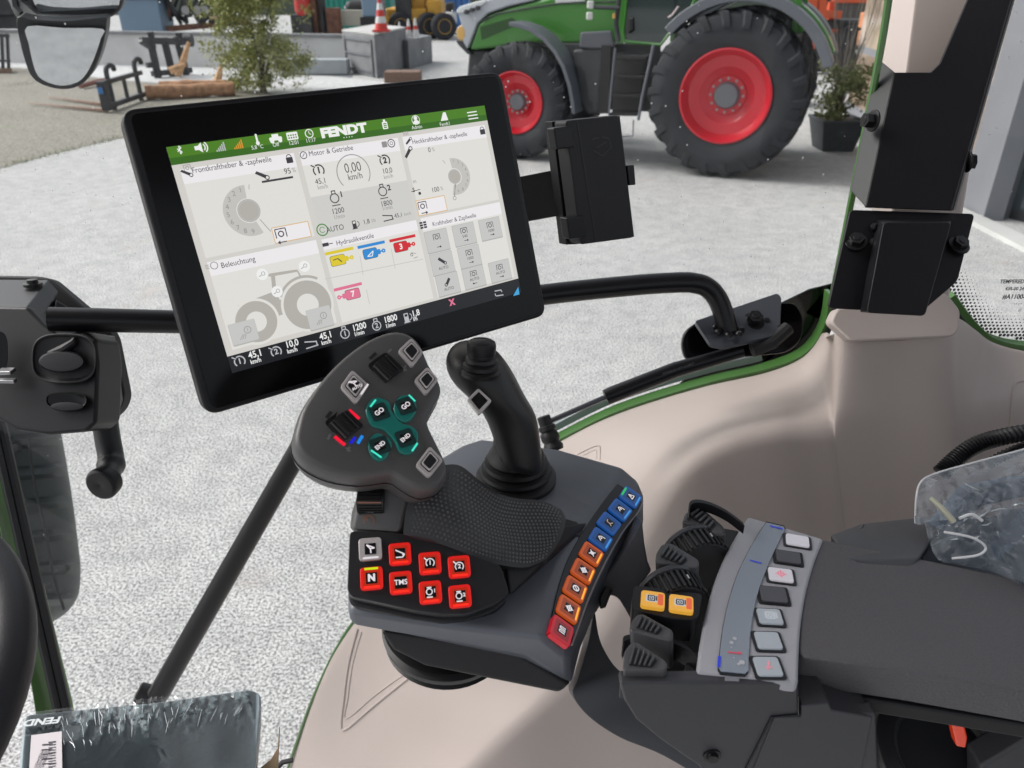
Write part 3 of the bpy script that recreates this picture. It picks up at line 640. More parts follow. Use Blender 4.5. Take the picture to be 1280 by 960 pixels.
for i in range(-60, 45):
    for j in range(-30, 60):
        pt = Vector(((.70+i*.0056+(j % 2)*.0028), .997, 2.02+j*.0049))
        # distance to the boundary line, on the window side
        best = 9; sgn = 0
        for k in range(len(e2)-1):
            A_, B_ = e2[k], e2[k+1]; d = Vector((B_.x-A_.x, B_.z-A_.z)); v = Vector((pt.x-A_.x, pt.z-A_.z)); tt = max(0, min(1, v.dot(d)/max(d.length_squared, 1e-9))); dd = (v-d*tt)
            if dd.length < best: best = dd.length; sgn = d.x*v.y-d.y*v.x
        if sgn > 0 and .006 < best < .040:
            rr = .0027*(1-(best-.006)/.040)
            if rr > .0003: m_.face([pt+Vector((math.cos(q*math.pi/3)*rr, 0, math.sin(q*math.pi/3)*rr)) for q in range(6)])
build('dotted_border', m_, M_blackm, rw, smooth=False)
GA = Art(frame3((1255, 365, 1.02), (1280, 365, 1.02), (1255, 340, 1.02)), .0)
GA.fr = Frame(WY(1240, 380, .996), (1, 0, 0), (0, 0, 1))
GA.text('k', 'TEMPERED GLASS', 1275, 352, .0078, .03, sx=.9); GA.text('k', '43R-00 24 DOT', 1275, 361, .0068, .03, sx=.9); GA.text('k', '#A1100-0012', 1275, 371, .0095, .03, sx=.9); GA.text('k', '• • • •', 1272, 380, .005, .0); GA.text('k', 'E1', 1275, 388, .005, .0)
GA.build(rw, {'k': M_blackm}, {'k': 'printed_marks'})
# ================================================================== rail, its plate and the diagonal stay
rl = thing('grab_rail', 'black tubular rail running behind the display and bending into a bolted plate', 'rail', W(640, 380, .92))
pts = [W(62, 399, .79), W(160, 401, .81), W(250, 403, .84)]+catmull([W(420, 396, .90), W(560, 383, .91), W(700, 366, .925), W(800, 356, .935), W(850, 353, .94)], 4)
pts += catmull([W(862, 353, .94), W(880, 357, .943), W(893, 368, .947), W(902, 385, .95), W(910, 414, .955)], 5)
build('tube', MB().tube(pts, .0126, 20), M_tube, rl)
pp = [W(868, 401, .965), W(972, 366, .985), W(977, 372, .985), W(975, 412, .955), W(966, 420, .95), W(905, 434, .935), W(888, 431, .935)]
build('mounting_plate', MB().prism(round_poly(pp, .005, 4), Vector((0, .002, -.005))), mat('plate_paint', (.05, .055, .068), .35, bump=(1500, .2, 2, .0003)), rl, bevel=.0008)
m_ = MB()
for k in range(7):
    a_ = k/7*2*math.pi; m_.lathe(W(910, 412, .952)+R*math.cos(a_)*.0155+(U*.5+F*.87)*math.sin(a_)*.0155-F*.002, (U*.9-F*.4), [(-.003, .001), (-.002, .0045), (.001, .005), (.003, .003)], 8)
build('weld', m_, M_bolt, rl)
nP = (W(972, 366, .985)-W(868, 401, .965)).cross(W(975, 412, .955)-W(868, 401, .965)).normalized()
if nP.z < 0: nP = -nP
hexbolt(rl, W(942, 402, .962), nP, .0095, .010)
hexbolt(rl, W(958, 402, .965), nP, .004, .003)
hb = thing('corner_bracket_cover', 'rounded black hinge cover under the rail plate at the window corner', 'hinge', W(930, 420, .98))
hc = [W(852, 430, .985), W(856, 414, .985), W(872, 402, .985), W(975, 378, .99), W(995, 378, .99), W(1006, 396, .99), W(1003, 425, .99), W(985, 441, .985), W(875, 452, .985), W(856, 449, .985)]
build('cover', MB().prism(round_poly(hc, .012, 5), F*.012), M_gloss, hb, bevel=.003)
m_ = MB(); m_.tube([W(940, 438, .955), W(965, 428, .955), W(985, 410, .96)], .009, 10); m_.lathe(W(977, 413, .96), -F, [(-.004, .008), (.002, .008), (.004, .004)], 14)
build('hinge_arm', m_, M_blackm, hb)
gs = thing('gas_strut', 'thin black gas strut below the rail, running along the window edge', 'gas strut', W(800, 480, .97))
build('cylinder', MB().tube([W(757, 497, .965), W(765, 493.5, .965), W(845, 462, .965), W(928, 438, .96)], [.0102, .0106, .0100, .0085], 18), M_tube, gs)
build('rod', MB().tube([W(684, 528, .965), W(760, 495, .965)], .0035, 12), mat('strut_rod', (.12, .125, .14), .25, metal=.7), gs)
m_ = MB(); m_.lathe(W(679, 520, .955), (W(692, 560, .955)-W(679, 520, .955)), [(0, .007), (.001, .0085), (.012, .0085), (.013, .0105), (.018, .011), (.02, .009), (.024, .0115), (.03, .012), (.034, .010), (.04, .013), (.045, .012)], 18)
build('ball_joint', m_, M_rub, gs)
m_ = MB()
ls = Art(Frame(W(845, 462, .953), W(928, 438, .953)-W(765, 493.5, .953), U-F*.3), 0.0)
ls.text('k', 'STABILUS LIFT-O-MAT', 848, 461, .0042, .02); ls.build(gs, {'k': mat('faint_print', (.10, .10, .11), .5)}, {'k': 'printed_line'})
st = thing('diagonal_stay', 'straight black tube slanting down from behind the joystick to the window foot', 'stay', W(195, 868, 1.2))
build('tube', MB().tube([W(462, 405, .925), W(375, 560, 1.0), W(198, 868, 1.17)], [.0125, .0138, .0160], 18), M_tube, st)
build('foot', MB().lathe(W(181, 868, 1.2), R*.9+F*.2-U*.4, [(-.012, .012), (-.010, .016), (.012, .017), (.016, .013)], 18), M_rub, st, bevel=.001)
# ================================================================== window latch housing at the left
lt_ = thing('window_latch', 'bulky black plastic window latch housing with oval finger pull at the left edge', 'window latch', W(70, 450, .82))
front = [W(-60, 381, .80), W(34, 383, .80), W(52, 404, .797), W(75, 420, .795), W(118, 413, .79), W(122, 445, .787), W(122, 520, .775), W(119, 532, .775), W(100, 541, .775), W(60, 543, .775), W(20, 538, .775), W(0, 520, .778), W(-60, 500, .78)]
m_ = MB(); m_.prism([W(-60, 381, .80), W(34, 383, .80), W(54, 404, .797), W(72, 418, .795), W(104, 414, .79), W(119, 425, .787), W(123, 455, .787), W(120, 528, .775), W(108, 540, .775), W(60, 544, .775), W(20, 538, .775), W(-10, 520, .778), W(-60, 500, .78)], F*.05)
shell = build('shell', m_, M_black, lt_, bevel=.004, seg=3)
m_ = MB(); m_.hull([W(-60, 349, .87), W(60, 350, .87), W(73, 364, .87), W(-60, 381, .805), W(34, 383, .805), W(50, 403, .803), W(-60, 420, .86), W(60, 420, .86)]); m_.hull([W(104, 416, .86), W(144, 420, .87), W(154, 500, .865), W(150, 512, .86), W(124, 536, .80), W(118, 424, .80), W(122, 530, .86), W(122, 440, .80)]); m_.hull([W(70, 375, .875), W(120, 405, .872), W(120, 440, .872), W(60, 440, .872), W(70, 375, .84), W(60, 440, .84)])
build('side_body', m_, mat('latch_side', (.045, .048, .052), .5, bump=(1200, .25, 2, .0004)), lt_, bevel=.003, seg=3)
m_ = MB(); m_.prism(round_poly([W(-60, 343, .885), W(48, 345, .885), W(62, 348, .885), W(112, 390, .885), W(140, 415, .885), W(156, 495, .885), W(150, 512, .885), W(120, 538, .885), W(-60, 520, .885)], .012, 4), F*.02)
build('back_flange', m_, M_blackm, lt_, bevel=.003)
# finger recess: dark bowl with an oval cap
def ell(px, py, d, rx, ry, n=28, tilt=0):
    return [W(px+rx*math.cos(2*math.pi*i/n)*math.cos(tilt)-ry*math.sin(2*math.pi*i/n)*math.sin(tilt), py+rx*math.cos(2*math.pi*i/n)*math.sin(tilt)+ry*math.sin(2*math.pi*i/n)*math.cos(tilt), d) for i in range(n)]
def sell(px, py, d, rx, ry, n=28, e=3.0):
    o = []
    for i in range(n):
        a = 2*math.pi*i/n; c, s = math.cos(a), math.sin(a)
        o.append(W(px+rx*abs(c)**(2/e)*(1 if c > 0 else -1), py+ry*abs(s)**(2/e)*(1 if s > 0 else -1), d))
    return o
build('recess_rim', MB().loft([sell(80, 448, .782, 42, 33), sell(80, 448, .776, 41, 32), sell(80, 448, .777, 38, 28), sell(80, 447, .784, 36, 26)], cap=True), M_blackm, lt_, sub=1)
build('recess_floor', MB().loft([sell(80, 446, .7825, 36.5, 26.5), sell(80, 446, .7815, 36, 26)]), M_gloss, lt_, smooth=False)
pm = mat('pull_grey', (.011, .011, .014), .42)
build('finger_pull', MB().loft([ell(77, 452, .783, 27, 14), ell(77, 452, .774, 29, 14), ell(77, 452, .771, 27, 12), ell(77, 453, .7705, 20, 9)]), pm, lt_)
build('pull_stem', MB().tube([W(62, 442, .778), W(80, 436, .776), W(92, 428, .778), W(96, 420, .782)], [.003, .005, .004, .002], 10), M_blackm, lt_)
build('slot', MB().loft([sell(83, 500, .779, 26, 10, e=3), sell(83, 500, .772, 25, 9.5, e=3), sell(83, 500, .773, 23, 8, e=3)]), M_gloss, lt_)
build('slot_tab', MB().loft([ell(84, 508, .774, 21, 6), ell(84, 508, .7715, 20, 5), ell(84, 508, .771, 15, 3)]), pm, lt_)
build('screw', MB().lathe(W(41, 355, .848), U*.9-F*.35, [(-.002, .010), (.001, .0098), (.0015, .006), (.005, .0055), (.0055, .002)], 18), M_bolt, lt_)
m_ = MB(); m_.box(W(8, 464, .772), (.014, .010, .004)); m_.box(W(1, 476, .772), (.03, .006, .004)); build('metal_catch', m_, mat('catch_metal', (.35, .35, .36), .35, metal=.9), lt_, bevel=.001)
build('catch_cutout', MB().loft([sell(-4, 440, .776, 14, 26), sell(-4, 440, .7745, 13.5, 25.5)]), M_gloss, lt_)
hd = MB(); pts = catmull([W(128, 500, .86), W(134, 545, .86), W(139, 574, .855), W(137, 590, .84), W(133, 601, .825)], 5)
hd.tube(pts, [.0135]*11+[.0145, .015, .014, .012, .012, .012, .012, .012, .012, .012][:len(pts)-11], 16)
build('lever', hd, mat('lever_plastic', (.022, .023, .025), .45), lt_)
build('lever_knob', MB().lathe(W(134, 600, .83), -F*.85+R*-.15-U*.35, [(-.006, .012), (-.003, .0165), (.008, .018), (.011, .0175), (.013, .015), (.0135, .004), (.012, .001)], 24), M_black, lt_, bevel=.0008)
# ================================================================== steering wheel rim
sw = thing('steering_wheel', 'dark steering wheel rim cropped by the lower left corner', 'steering wheel', W(-330, 830, .42))
cW = W(-390, 930, .42); ax = (U*.75-F*.66).normalized(); nn_ = 72
xx = R; yy = ax.cross(xx).normalized()
m_ = MB(); rg = []
for i in range(nn_):
    a = 2*math.pi*i/nn_; c0 = cW+xx*math.cos(a)*.158+yy*math.sin(a)*.158; ro = (xx*math.cos(a)+yy*math.sin(a))
    rg.append([c0+ro*math.cos(2*math.pi*j/14)*.0148+ax*math.sin(2*math.pi*j/14)*.0148 for j in range(14)])
m_.loft(rg+[rg[0]], cap=False); build('rim', m_, mat('wheel_leather', (.012, .012, .017), .5, bump=(700, .3, 3, .0005)), sw)
build('hub', MB().lathe(cW-ax*.05, ax, [(0, .03), (.01, .05), (.03, .052), (.04, .04)], 28), M_black, sw, bevel=.003)
m_ = MB()
for a in (10, 130, 250): q = (xx*math.cos(rad(a))+yy*math.sin(rad(a))); m_.tube([cW+q*.04-ax*.03, cW+q*.1-ax*.015, cW+q*.157], [.012, .009, .008], 10)
build('spokes', m_, M_black, sw)
# ================================================================== manual in plastic film, cardboard
mn = thing('wrapped_manual', 'blue-grey manual pouch shrink-wrapped in clear plastic with a white barcode label', 'manual', W(200, 930, .74))
PF_ = frame3((42, 940, .70), (320, 915, .74), (50, 880, .76))
ql = [(30, 893), (200, 877), (312, 861), (326, 866), (326, 884), (317, 985), (20, 1000)]
pq = [PF_.hit(*p) for p in ql]
M_pouch = mat('pouch_fabric', (.30, .37, .40), .4, var=(12, .05), bump=(120, .3, 2, .002))
build('pouch', MB().prism(round_poly(pq, .008, 4), -PF_.n*.022), M_pouch, mn, bevel=.006, seg=3)
film = glass('clear_film', (.96, .97, .98), 0)
nt = film.node_tree; N_ = nt.nodes
tc = N_.new('ShaderNodeTexCoord'); nz_ = N_.new('ShaderNodeTexNoise'); nz_.inputs['Scale'].default_value = 45; nz_.inputs['Detail'].default_value = 3; nz_.inputs['Distortion'].default_value = 1.2
bp_ = N_.new('ShaderNodeBump'); bp_.inputs['Strength'].default_value = .14; bp_.inputs['Distance'].default_value = .003
nt.links.new(tc.outputs['Object'], nz_.inputs['Vector']); nt.links.new(nz_.outputs['Fac'], bp_.inputs['Height'])
for n in N_:
    if n.type in ('BSDF_GLOSSY', 'FRESNEL'): nt.links.new(bp_.outputs['Normal'], n.inputs['Normal'])
    if n.type == 'BSDF_GLOSSY': n.inputs['Roughness'].default_value = .08
    if n.type == 'FRESNEL': n.inputs['IOR'].default_value = 1.6
# wrinkled film sheet: radiating creases near the upper edge
m_ = MB(); nu, nv = 90, 40; vs = []; rnd = random.Random(5)
cre = [(rnd.uniform(.22, .95), rnd.uniform(-.9, .9), rnd.uniform(.15, .55), rnd.uniform(.002, .006)) for _ in range(46)]
for j in range(nv+1):
    for i in range(nu+1):
        s = i/nu; q = j/nv
        top = PF_.hit(30+(318-30)*s, 893-(893-861)*s); bot = PF_.hit(22+(316-22)*s, 995-8*s)
        h = .0022+.0012*noise.noise(Vector((s*6, q*3, 1)))
        for c0, sl, ln, wd in cre:
            if q < ln:
                d = abs(s-(c0+sl*q*.22)); h += .0032*max(0, 1-d/(wd*1.2))*(1-q/ln)
        vs.append(top+(bot-top)*q+PF_.n*h)
m_.add(vs, [(j*(nu+1)+i, j*(nu+1)+i+1, (j+1)*(nu+1)+i+1, (j+1)*(nu+1)+i) for j in range(nv) for i in range(nu)])
build('plastic_film', m_, film, mn)
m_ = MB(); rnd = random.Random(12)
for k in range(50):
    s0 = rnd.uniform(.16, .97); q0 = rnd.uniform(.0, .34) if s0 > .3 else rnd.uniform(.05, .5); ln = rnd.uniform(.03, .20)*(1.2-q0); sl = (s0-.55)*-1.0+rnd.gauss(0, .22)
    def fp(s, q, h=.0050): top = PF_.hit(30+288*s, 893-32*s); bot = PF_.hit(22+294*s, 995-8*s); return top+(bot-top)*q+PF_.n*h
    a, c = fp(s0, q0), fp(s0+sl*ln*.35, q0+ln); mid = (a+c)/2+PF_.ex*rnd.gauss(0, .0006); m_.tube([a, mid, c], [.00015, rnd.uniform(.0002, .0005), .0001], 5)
build('film_highlight_streaks', m_, mat('highlight_white', (.45, .50, .53), .25, coat=.5), mn)  # thin white tubes stand in for bright highlights along the film wrinkles
PA = Art(PF_, .0062)
PA.text('w', 'FENDT', 48, 909, .0125, .04, rot=182, sx=1.0)
PA.poly('l', [PF_.uv(*p) for p in ((40, 926), (78, 921), (79, 990), (36, 990))])
for i in range(9):
    PA.rect('k', 60+0*i, 938+i*6, .0085, .0010 if i % 3 else .0018, rot=0, h=.0004)
for i in range(16): PA.rect('k', 66, 935+i*3.4, .006, .0009 if i % 4 else .0016, rot=4, h=.0005)
for k_, x_ in enumerate((47, 51, 55)): PA.text('k', 'BETRIEBSANLEITUNG 1100', x_, 962, .0030, .01, rot=-86, h=.0005)
PA.build(mn, {'w': mat('film_white_print', (.62, .66, .68), .5), 'l': mat('label_paper', (.62, .58, .60), .5), 'k': mat('label_ink', (.06, .05, .07), .6)}, {'w': 'printed_name', 'l': 'barcode_label', 'k': 'barcode_print'})
cb = MB().prism([W(320, 965, .72), W(338, 950, .72), W(347, 935, .72), W(349, 909, .72), W(345, 1000, .72), W(315, 1000, .72)], F*.003)
o = build('cardboard_flap', cb, mat('cardboard', (.42, .30, .18), .8, var=(60, .08)), bevel=.0005)
tag(o, 'brown torn cardboard flap sticking up beside the wrapped manual', 'cardboard')
o = build('cable', MB().tube([W(345, 962, .9), W(353, 953, .9), W(366, 950, .9)], .003, 8), M_rub); tag(o, 'short black cable end between cardboard flap and beige panel', 'cable')
# ================================================================== hose, tray and plastic bag at the right
hs_ = thing('corrugated_hose', 'black corrugated hose arching out from behind the plastic bag', 'hose', W(1230, 560, .72))
base = catmull([W(1176, 592, .72), W(1192, 576, .72), W(1215, 559, .72), W(1245, 548, .72), W(1290, 540, .72), W(1340, 540, .72)], 30)
rr = [.0072+.0012*math.sin(i*1.55) for i in range(len(base))]
build('hose', MB().tube(base, rr, 14), M_black, hs_)
base = catmull([W(1235, 580, .725), W(1260, 567, .725), W(1290, 556, .725), W(1340, 548, .725)], 24)
build('hose', MB().tube(base, [.0045+.001*math.sin(i*1.55) for i in range(len(base))], 10), M_black, hs_)
tr_ = thing('storage_tray', 'dark grey open storage tray between armrest and beige panel', 'tray', W(1150, 690, .62))
m_ = MB(); m_.hull([W(1038, 668, .60), W(1075, 655, .64), W(1100, 652, .64), W(1168, 645, .645), W(1174, 660, .60), W(1150, 697, .56), W(1130, 720, .55), W(1060, 700, .56)]+[W(1038, 690, .62), W(1168, 690, .68), W(1150, 720, .62)])
build('near_wall', m_, mat('tray_grey', (.075, .078, .086), .45, bump=(1600, .3, 2, .0004)), tr_, bevel=.002)
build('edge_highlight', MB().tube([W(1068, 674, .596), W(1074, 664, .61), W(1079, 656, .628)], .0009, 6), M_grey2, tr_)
build('inner_floor', MB().hull([W(1150, 697, .575), W(1178, 650, .62), W(1300, 640, .66), W(1330, 760, .58), W(1200, 740, .57), W(1150, 697, .60), W(1300, 760, .60)]), mat('tray_inside', (.10, .115, .14), .5), tr_, bevel=.002)
m_ = MB().prism([W(1172, 660, .60), W(1215, 610, .63), W(1290, 596, .65), W(1290, 620, .64), W(1228, 634, .62), W(1190, 672, .60)], F*.02); build('blue_rail', m_, mat('navy_plastic', (.10, .13, .18), .4), tr_, bevel=.003)
m_ = MB().prism([W(1215, 700, .60), W(1275, 640, .63), W(1300, 640, .63), W(1300, 655, .62), W(1240, 712, .59)], F*.02); build('cross_rail', m_, mat('navy_plastic', (0, 0, 0)), tr_, bevel=.003)
bg_ = thing('plastic_bag', 'crumpled clear plastic bag with white zip tie lying beside the armrest', 'plastic bag', W(1210, 650, .57))
bo_ = [(1144, 655), (1145, 625), (1150, 603), (1166, 592), (1205, 581), (1245, 570), (1300, 555), (1360, 545), (1360, 760), (1250, 718), (1200, 706), (1172, 699), (1160, 672), (1156, 655)]
filmb = film.copy(); filmb.name = 'bag_film'
for n in filmb.node_tree.nodes:
    if n.type == 'TEX_NOISE': n.inputs['Scale'].default_value = 28
    if n.type == 'BSDF_TRANSPARENT': n.inputs['Color'].default_value = (.90, .92, .94, 1)
NL = filmb.node_tree; gls = NL.nodes
outn = [n for n in gls if n.type == 'OUTPUT_MATERIAL'][0]; prev = outn.inputs[0].links[0].from_socket
dfb = gls.new('ShaderNodeBsdfDiffuse'); dfb.inputs['Color'].default_value = (.68, .78, .90, 1); trb = gls.new('ShaderNodeBsdfTranslucent'); trb.inputs['Color'].default_value = (.75, .8, .85, 1)
ms = gls.new('ShaderNodeMixShader'); NL.links.new(dfb.outputs[0], ms.inputs[1]); NL.links.new(trb.outputs[0], ms.inputs[2])
cr_ = gls.new('ShaderNodeValToRGB'); cr_.color_ramp.elements[0].position = .5; cr_.color_ramp.elements[1].position = .85; cr_.color_ramp.elements[0].color = (.22, .22, .22, 1); cr_.color_ramp.elements[1].color = (.6, .6, .6, 1)
n3 = gls.new('ShaderNodeTexNoise'); n3.inputs['Scale'].default_value = 30; n3.inputs['Detail'].default_value = 5; n3.inputs['Distortion'].default_value = 2.5; tcn = [n for n in gls if n.type == 'TEX_COORD'][0]
NL.links.new(tcn.outputs['Object'], n3.inputs['Vector']); NL.links.new(n3.outputs['Fac'], cr_.inputs['Fac'])
mf = gls.new('ShaderNodeMixShader'); NL.links.new(cr_.outputs['Color'], mf.inputs[0]); NL.links.new(prev, mf.inputs[1]); NL.links.new(ms.outputs[0], mf.inputs[2]); NL.links.new(mf.outputs[0], outn.inputs[0])
def bag_layer(name, dep, amp, seed, shrink=1.0):
    m_ = MB(); cxp, cyp = 1235, 640; rings = 26; loops = []; dense = catmull([(x, y, 0) for x, y in bo_], 5, closed=True)
    for k in range(rings+1):
        q = k/rings; lp_ = []
        for v in dense:
            x = cxp+(v.x-cxp)*(1-q*.98)*shrink; y = cyp+(v.y-cyp)*(1-q*.98)*shrink
            h = amp*(1-(1-q)**2)
            w_ = noise.turbulence(Vector((x/34+seed, y/34, seed)), 3, True)
            lp_.append(W(x, y, dep(x, y)-h-w_*.012))
        loops.append(lp_)
    m_.loft(loops, cap=False); return build(name, m_, filmb, bg_)
dp = lambda x, y: .60+(655-y)*.0007
bag_layer('front_film', dp, .03, 1.3)
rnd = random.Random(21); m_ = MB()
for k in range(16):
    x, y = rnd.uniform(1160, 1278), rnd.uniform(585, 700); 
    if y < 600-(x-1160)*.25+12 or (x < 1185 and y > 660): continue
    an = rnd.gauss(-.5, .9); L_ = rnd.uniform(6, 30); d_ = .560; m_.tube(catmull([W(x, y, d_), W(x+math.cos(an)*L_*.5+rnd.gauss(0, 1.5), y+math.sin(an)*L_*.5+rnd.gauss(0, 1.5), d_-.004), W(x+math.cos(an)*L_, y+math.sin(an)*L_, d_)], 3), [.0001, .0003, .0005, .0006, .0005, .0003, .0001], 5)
build('bag_highlight_streaks', m_, mat('highlight_white', (.62, .68, .70), .25, coat=.5), bg_)  # white streaks modelled in place of highlights on the bag film
wt = mat('white_tie', (.8, .8, .82), .4)
build('zip_tie', MB().tube(catmull([W(1199, 648, .545), W(1215, 643, .545), W(1228, 651, .545)], 5), .0011, 6), wt, bg_)
build('zip_tie', MB().tube(catmull([W(1180, 665, .545), W(1215, 672, .54), W(1232, 684, .54), W(1222, 694, .54), W(1190, 698, .545)], 5), .0009, 6), wt, bg_)
build('tie_tail', MB().tube([W(1163, 622, .55), W(1178, 636, .545), W(1192, 652, .545)], [.0015, .002, .0022], 6), mat('yellowed_tie', (.55, .54, .42), .4), bg_)
build('seam_line', MB().tube(catmull([W(1144, 654, .597), W(1145, 625, .60), W(1150, 604, .605), W(1166, 593, .61), W(1210, 580, .61), W(1290, 559, .61)], 5), .0007, 5), wt, bg_)
# ================================================================== key materials
def lit(name, c, e, base=.3, rough=.3): return mat(name, tuple(x*base for x in s2l(c)), rough, emit=s2l(c), estr=e*.75, coat=.4)
K_red = lit('red_key', (228, 26, 20), .60, .5); K_redi = lit('red_key_inner', (214, 44, 14), .46, .4); K_redb = lit('red_key_glow', (255, 40, 24), 1.1, .6)
K_or = lit('orange_key', (216, 92, 26), .42, .6); K_ori = lit('orange_key_inner', (190, 78, 24), .34, .4); K_orb = lit('orange_key_glow', (255, 170, 40), .95, .6)
K_bl = lit('blue_key', (20, 92, 176), .34, .7); K_bli = lit('blue_key_inner', (22, 84, 156), .32, .6); K_blb = lit('blue_key_glow', (60, 150, 225), .7, .6)
K_crim = lit('crimson_key', (200, 16, 40), .45, .6); K_crimi = lit('crimson_key_inner', (170, 16, 30), .35, .5)
K_amb = lit('amber_key', (232, 170, 60), .6, .6); K_ambr = lit('amber_red', (226, 96, 50), .6, .6)
K_teal = lit('teal_key', (8, 104, 96), .20, .9); K_teali = mat('teal_inner', (.006, .035, .035), .3, coat=.4); K_tealb = lit('teal_light', (70, 226, 200), .9)
K_wh = lit('white_glyph', (235, 228, 232), .75); K_gly = lit('dim_glyph', (205, 185, 175), .55); K_yg = lit('yellow_green_led', (196, 222, 20), .9); K_grn = lit('green_led', (40, 190, 100), .8)
K_redled = lit('red_led', (238, 22, 54), .9); K_blueled = lit('blue_led', (24, 132, 226), .9); K_dblue = lit('deep_blue_led', (30, 30, 220), .8)
K_silver = mat('silver_key', (.62, .57, .565), .38, metal=.25, coat=.2); K_silver2 = mat('silver_edge', (.85, .80, .79), .3, metal=.4)
K_blk = mat('key_window', (.004, .004, .006), .15); K_print = mat('grey_print', (.20, .19, .20), .5); K_orp = mat('brown_print', (.22, .08, .04), .5)
MK = dict(w=K_wh, g=K_gly, k=K_blk, p=K_print)
def g_path(A, k, fr0, pts, w, s):
    u, v, c, d = fr0
    q = [(u+(x*c-y*d)*s, v+(x*d+y*c)*s) for x, y in pts]
    for a, b in zip(q, q[1:]): A.line(k, a, b, w*s, .0003, True)
def glyph(A, kind, u, v, s, rot, k='w'):
    c, d = math.cos(rad(rot)), math.sin(rad(rot)); f0 = (u, v, c, d)
    P_ = lambda *pts: g_path(A, k, f0, pts, .13, s)
    if kind == 'arrow': P_((-.38, .42), (.0, -.0), (.05, -.45)); P_((-.38, .42), (.42, .05), (.0, -.0))
    elif kind == 'accel': P_((-.45, .38), (.38, -.05), (.45, -.2)); P_((-.45, -.38), (.25, -.38), (.4, -.2)); A.disc(k, 0, 0, .13*s, 10, .0004, uv=(u+.35*s*c+.12*s*d, v+.35*s*d-.12*s*c))
    elif kind in ('c1', 'c2'):
        A.arc(k, 0, 0, .36*s, .47*s, -50+rot, 225+rot, 20, .0003, uv=(u, v)); A.text(k, kind[1], 0, 0, .6*s, .04, rot=rot, uv=(u, v), h=.0003); P_((-.58, .55), (-.25, .2))
    elif kind in ('e1', 'e2'):
        A.arc(k, 0, 0, .24*s, .35*s, rot, 360+rot, 18, .0003, uv=(u-.12*s, v)); P_((-.35, .45), (.12, .45)); P_((-.4, -.5), (.2, -.5)); A.text(k, kind[1], 0, 0, .5*s, .04, rot=rot, uv=(u+.38*s, v+.2*s), h=.0003)
    elif kind == 'tri': P_((-.4, -.3), (0, .45), (.4, -.3), (-.4, -.3)); P_((0, .2), (0, -.1))
    elif kind == 'arm': P_((-.35, -.4), (-.1, -.1), (-.1, .35), (.3, .45)); P_((-.1, -.1), (.35, -.35))
    elif kind == 'arm2': P_((-.4, -.1), (0, .4), (.3, .1), (.35, -.45)); A.disc(k, 0, 0, .13*s, 10, .0004, uv=(u, v))
    elif kind == 'cyl': P_((-.15, -.45), (.2, .45)); P_((-.3, -.2), (.3, -.2)); A.disc(k, 0, 0, .12*s, 10, .0004, uv=(u+.1*s, v+.2*s))
    elif kind == 'x': P_((-.35, -.35), (.35, .35)); P_((-.35, .35), (.35, -.35)); A.arc(k, 0, 0, .12*s, .26*s, 0, 360, 12, .0003, uv=(u, v))
    elif kind == 'ring': A.arc(k, 0, 0, .26*s, .42*s, 0, 360, 16, .0003, uv=(u, v)); P_((-.2, -.2), (.2, .2))
    elif kind == 'gear': A.arc(k, 0, 0, .2*s, .36*s, 0, 360, 14, .0003, uv=(u, v)); P_((-.5, 0), (.5, 0)); P_((0, -.5), (0, .5))
    elif kind == 'hh':
        for q in (-.25, .2): P_((q-.12, -.35), (q-.12, .35), (q+.12, .35), (q+.12, -.35))
    elif kind == 'pto': A.arc(k, 0, 0, .12*s, .22*s, 0, 360, 12, .0003, uv=(u, v)); P_((-.35, -.35), (-.35, .38), (.35, .38), (.35, -.35), (-.35, -.35)); P_((.55, -.3), (.55, .4))
    else: A.text(k, kind, 0, 0, (.95 if len(kind) == 1 else .42)*s, .06 if len(kind) == 1 else .02, rot=rot, uv=(u, v), h=.0003)
def key(parent, fr, u, v, w, h, rot, m, mi, mb_, kind, top=.0030, gs=.55, led=None, name='key', glow='b', gk='w', base=-.002, skew=0):
    c, d = math.cos(rad(rot)), math.sin(rad(rot))
    def P(x, y, z): x = x+y*skew; return fr.P(u+x*c-y*d, v+x*d+y*c, z)
    o = build(name, MB().prism(round_poly([P(a*w/2, b*h/2, top) for a, b in ((-1,-1),(1,-1),(1,1),(-1,1))], min(w, h)*.16, 3), -fr.n*(top-base)), m, parent, bevel=min(w, h)*.07, seg=2)
    if mi: build('key_face', MB().face(round_poly([P(a*w*.36, b*h*.36, top+.00012) for a, b in ((-1,-1),(1,-1),(1,1),(-1,1))], w*.04, 2)), mi, o, smooth=False)
    A = Art(fr, top+.0002)
    if mb_: y0 = -.40 if glow == 'b' else .40; A.poly('b', [(u+(x*c-y*d), v+(x*d+y*c)) for x, y in ((-.34*w, y0*h-.03*h), (.34*w, y0*h-.03*h), (.34*w, y0*h+.05*h), (-.34*w, y0*h+.05*h))])
    if led: A.poly('l', [(u+(x*c-y*d), v+(x*d+y*c)) for x, y in ((-.3*w, .37*h), (.3*w, .37*h), (.3*w, .47*h), (-.3*w, .47*h))], .0001)
    if kind:
        q = gs*.335*min(w, h); A.poly('k', [(u+(x*c-y*d), v+(x*d+y*c)) for x, y in ((-q, -q), (q, -q), (q, q), (-q, q))], .0001); glyph(A, kind, u, v, gs*min(w, h)*(.60 if kind != 'TMS' else .95), rot, gk)
    A.build(o, {**MK, 'b': mb_ or K_wh, 'l': led or K_wh}, {'w': 'symbol', 'g': 'symbol', 'k': 'key_window', 'b': 'key_light', 'l': 'led', 'p': 'symbol'})
    return o
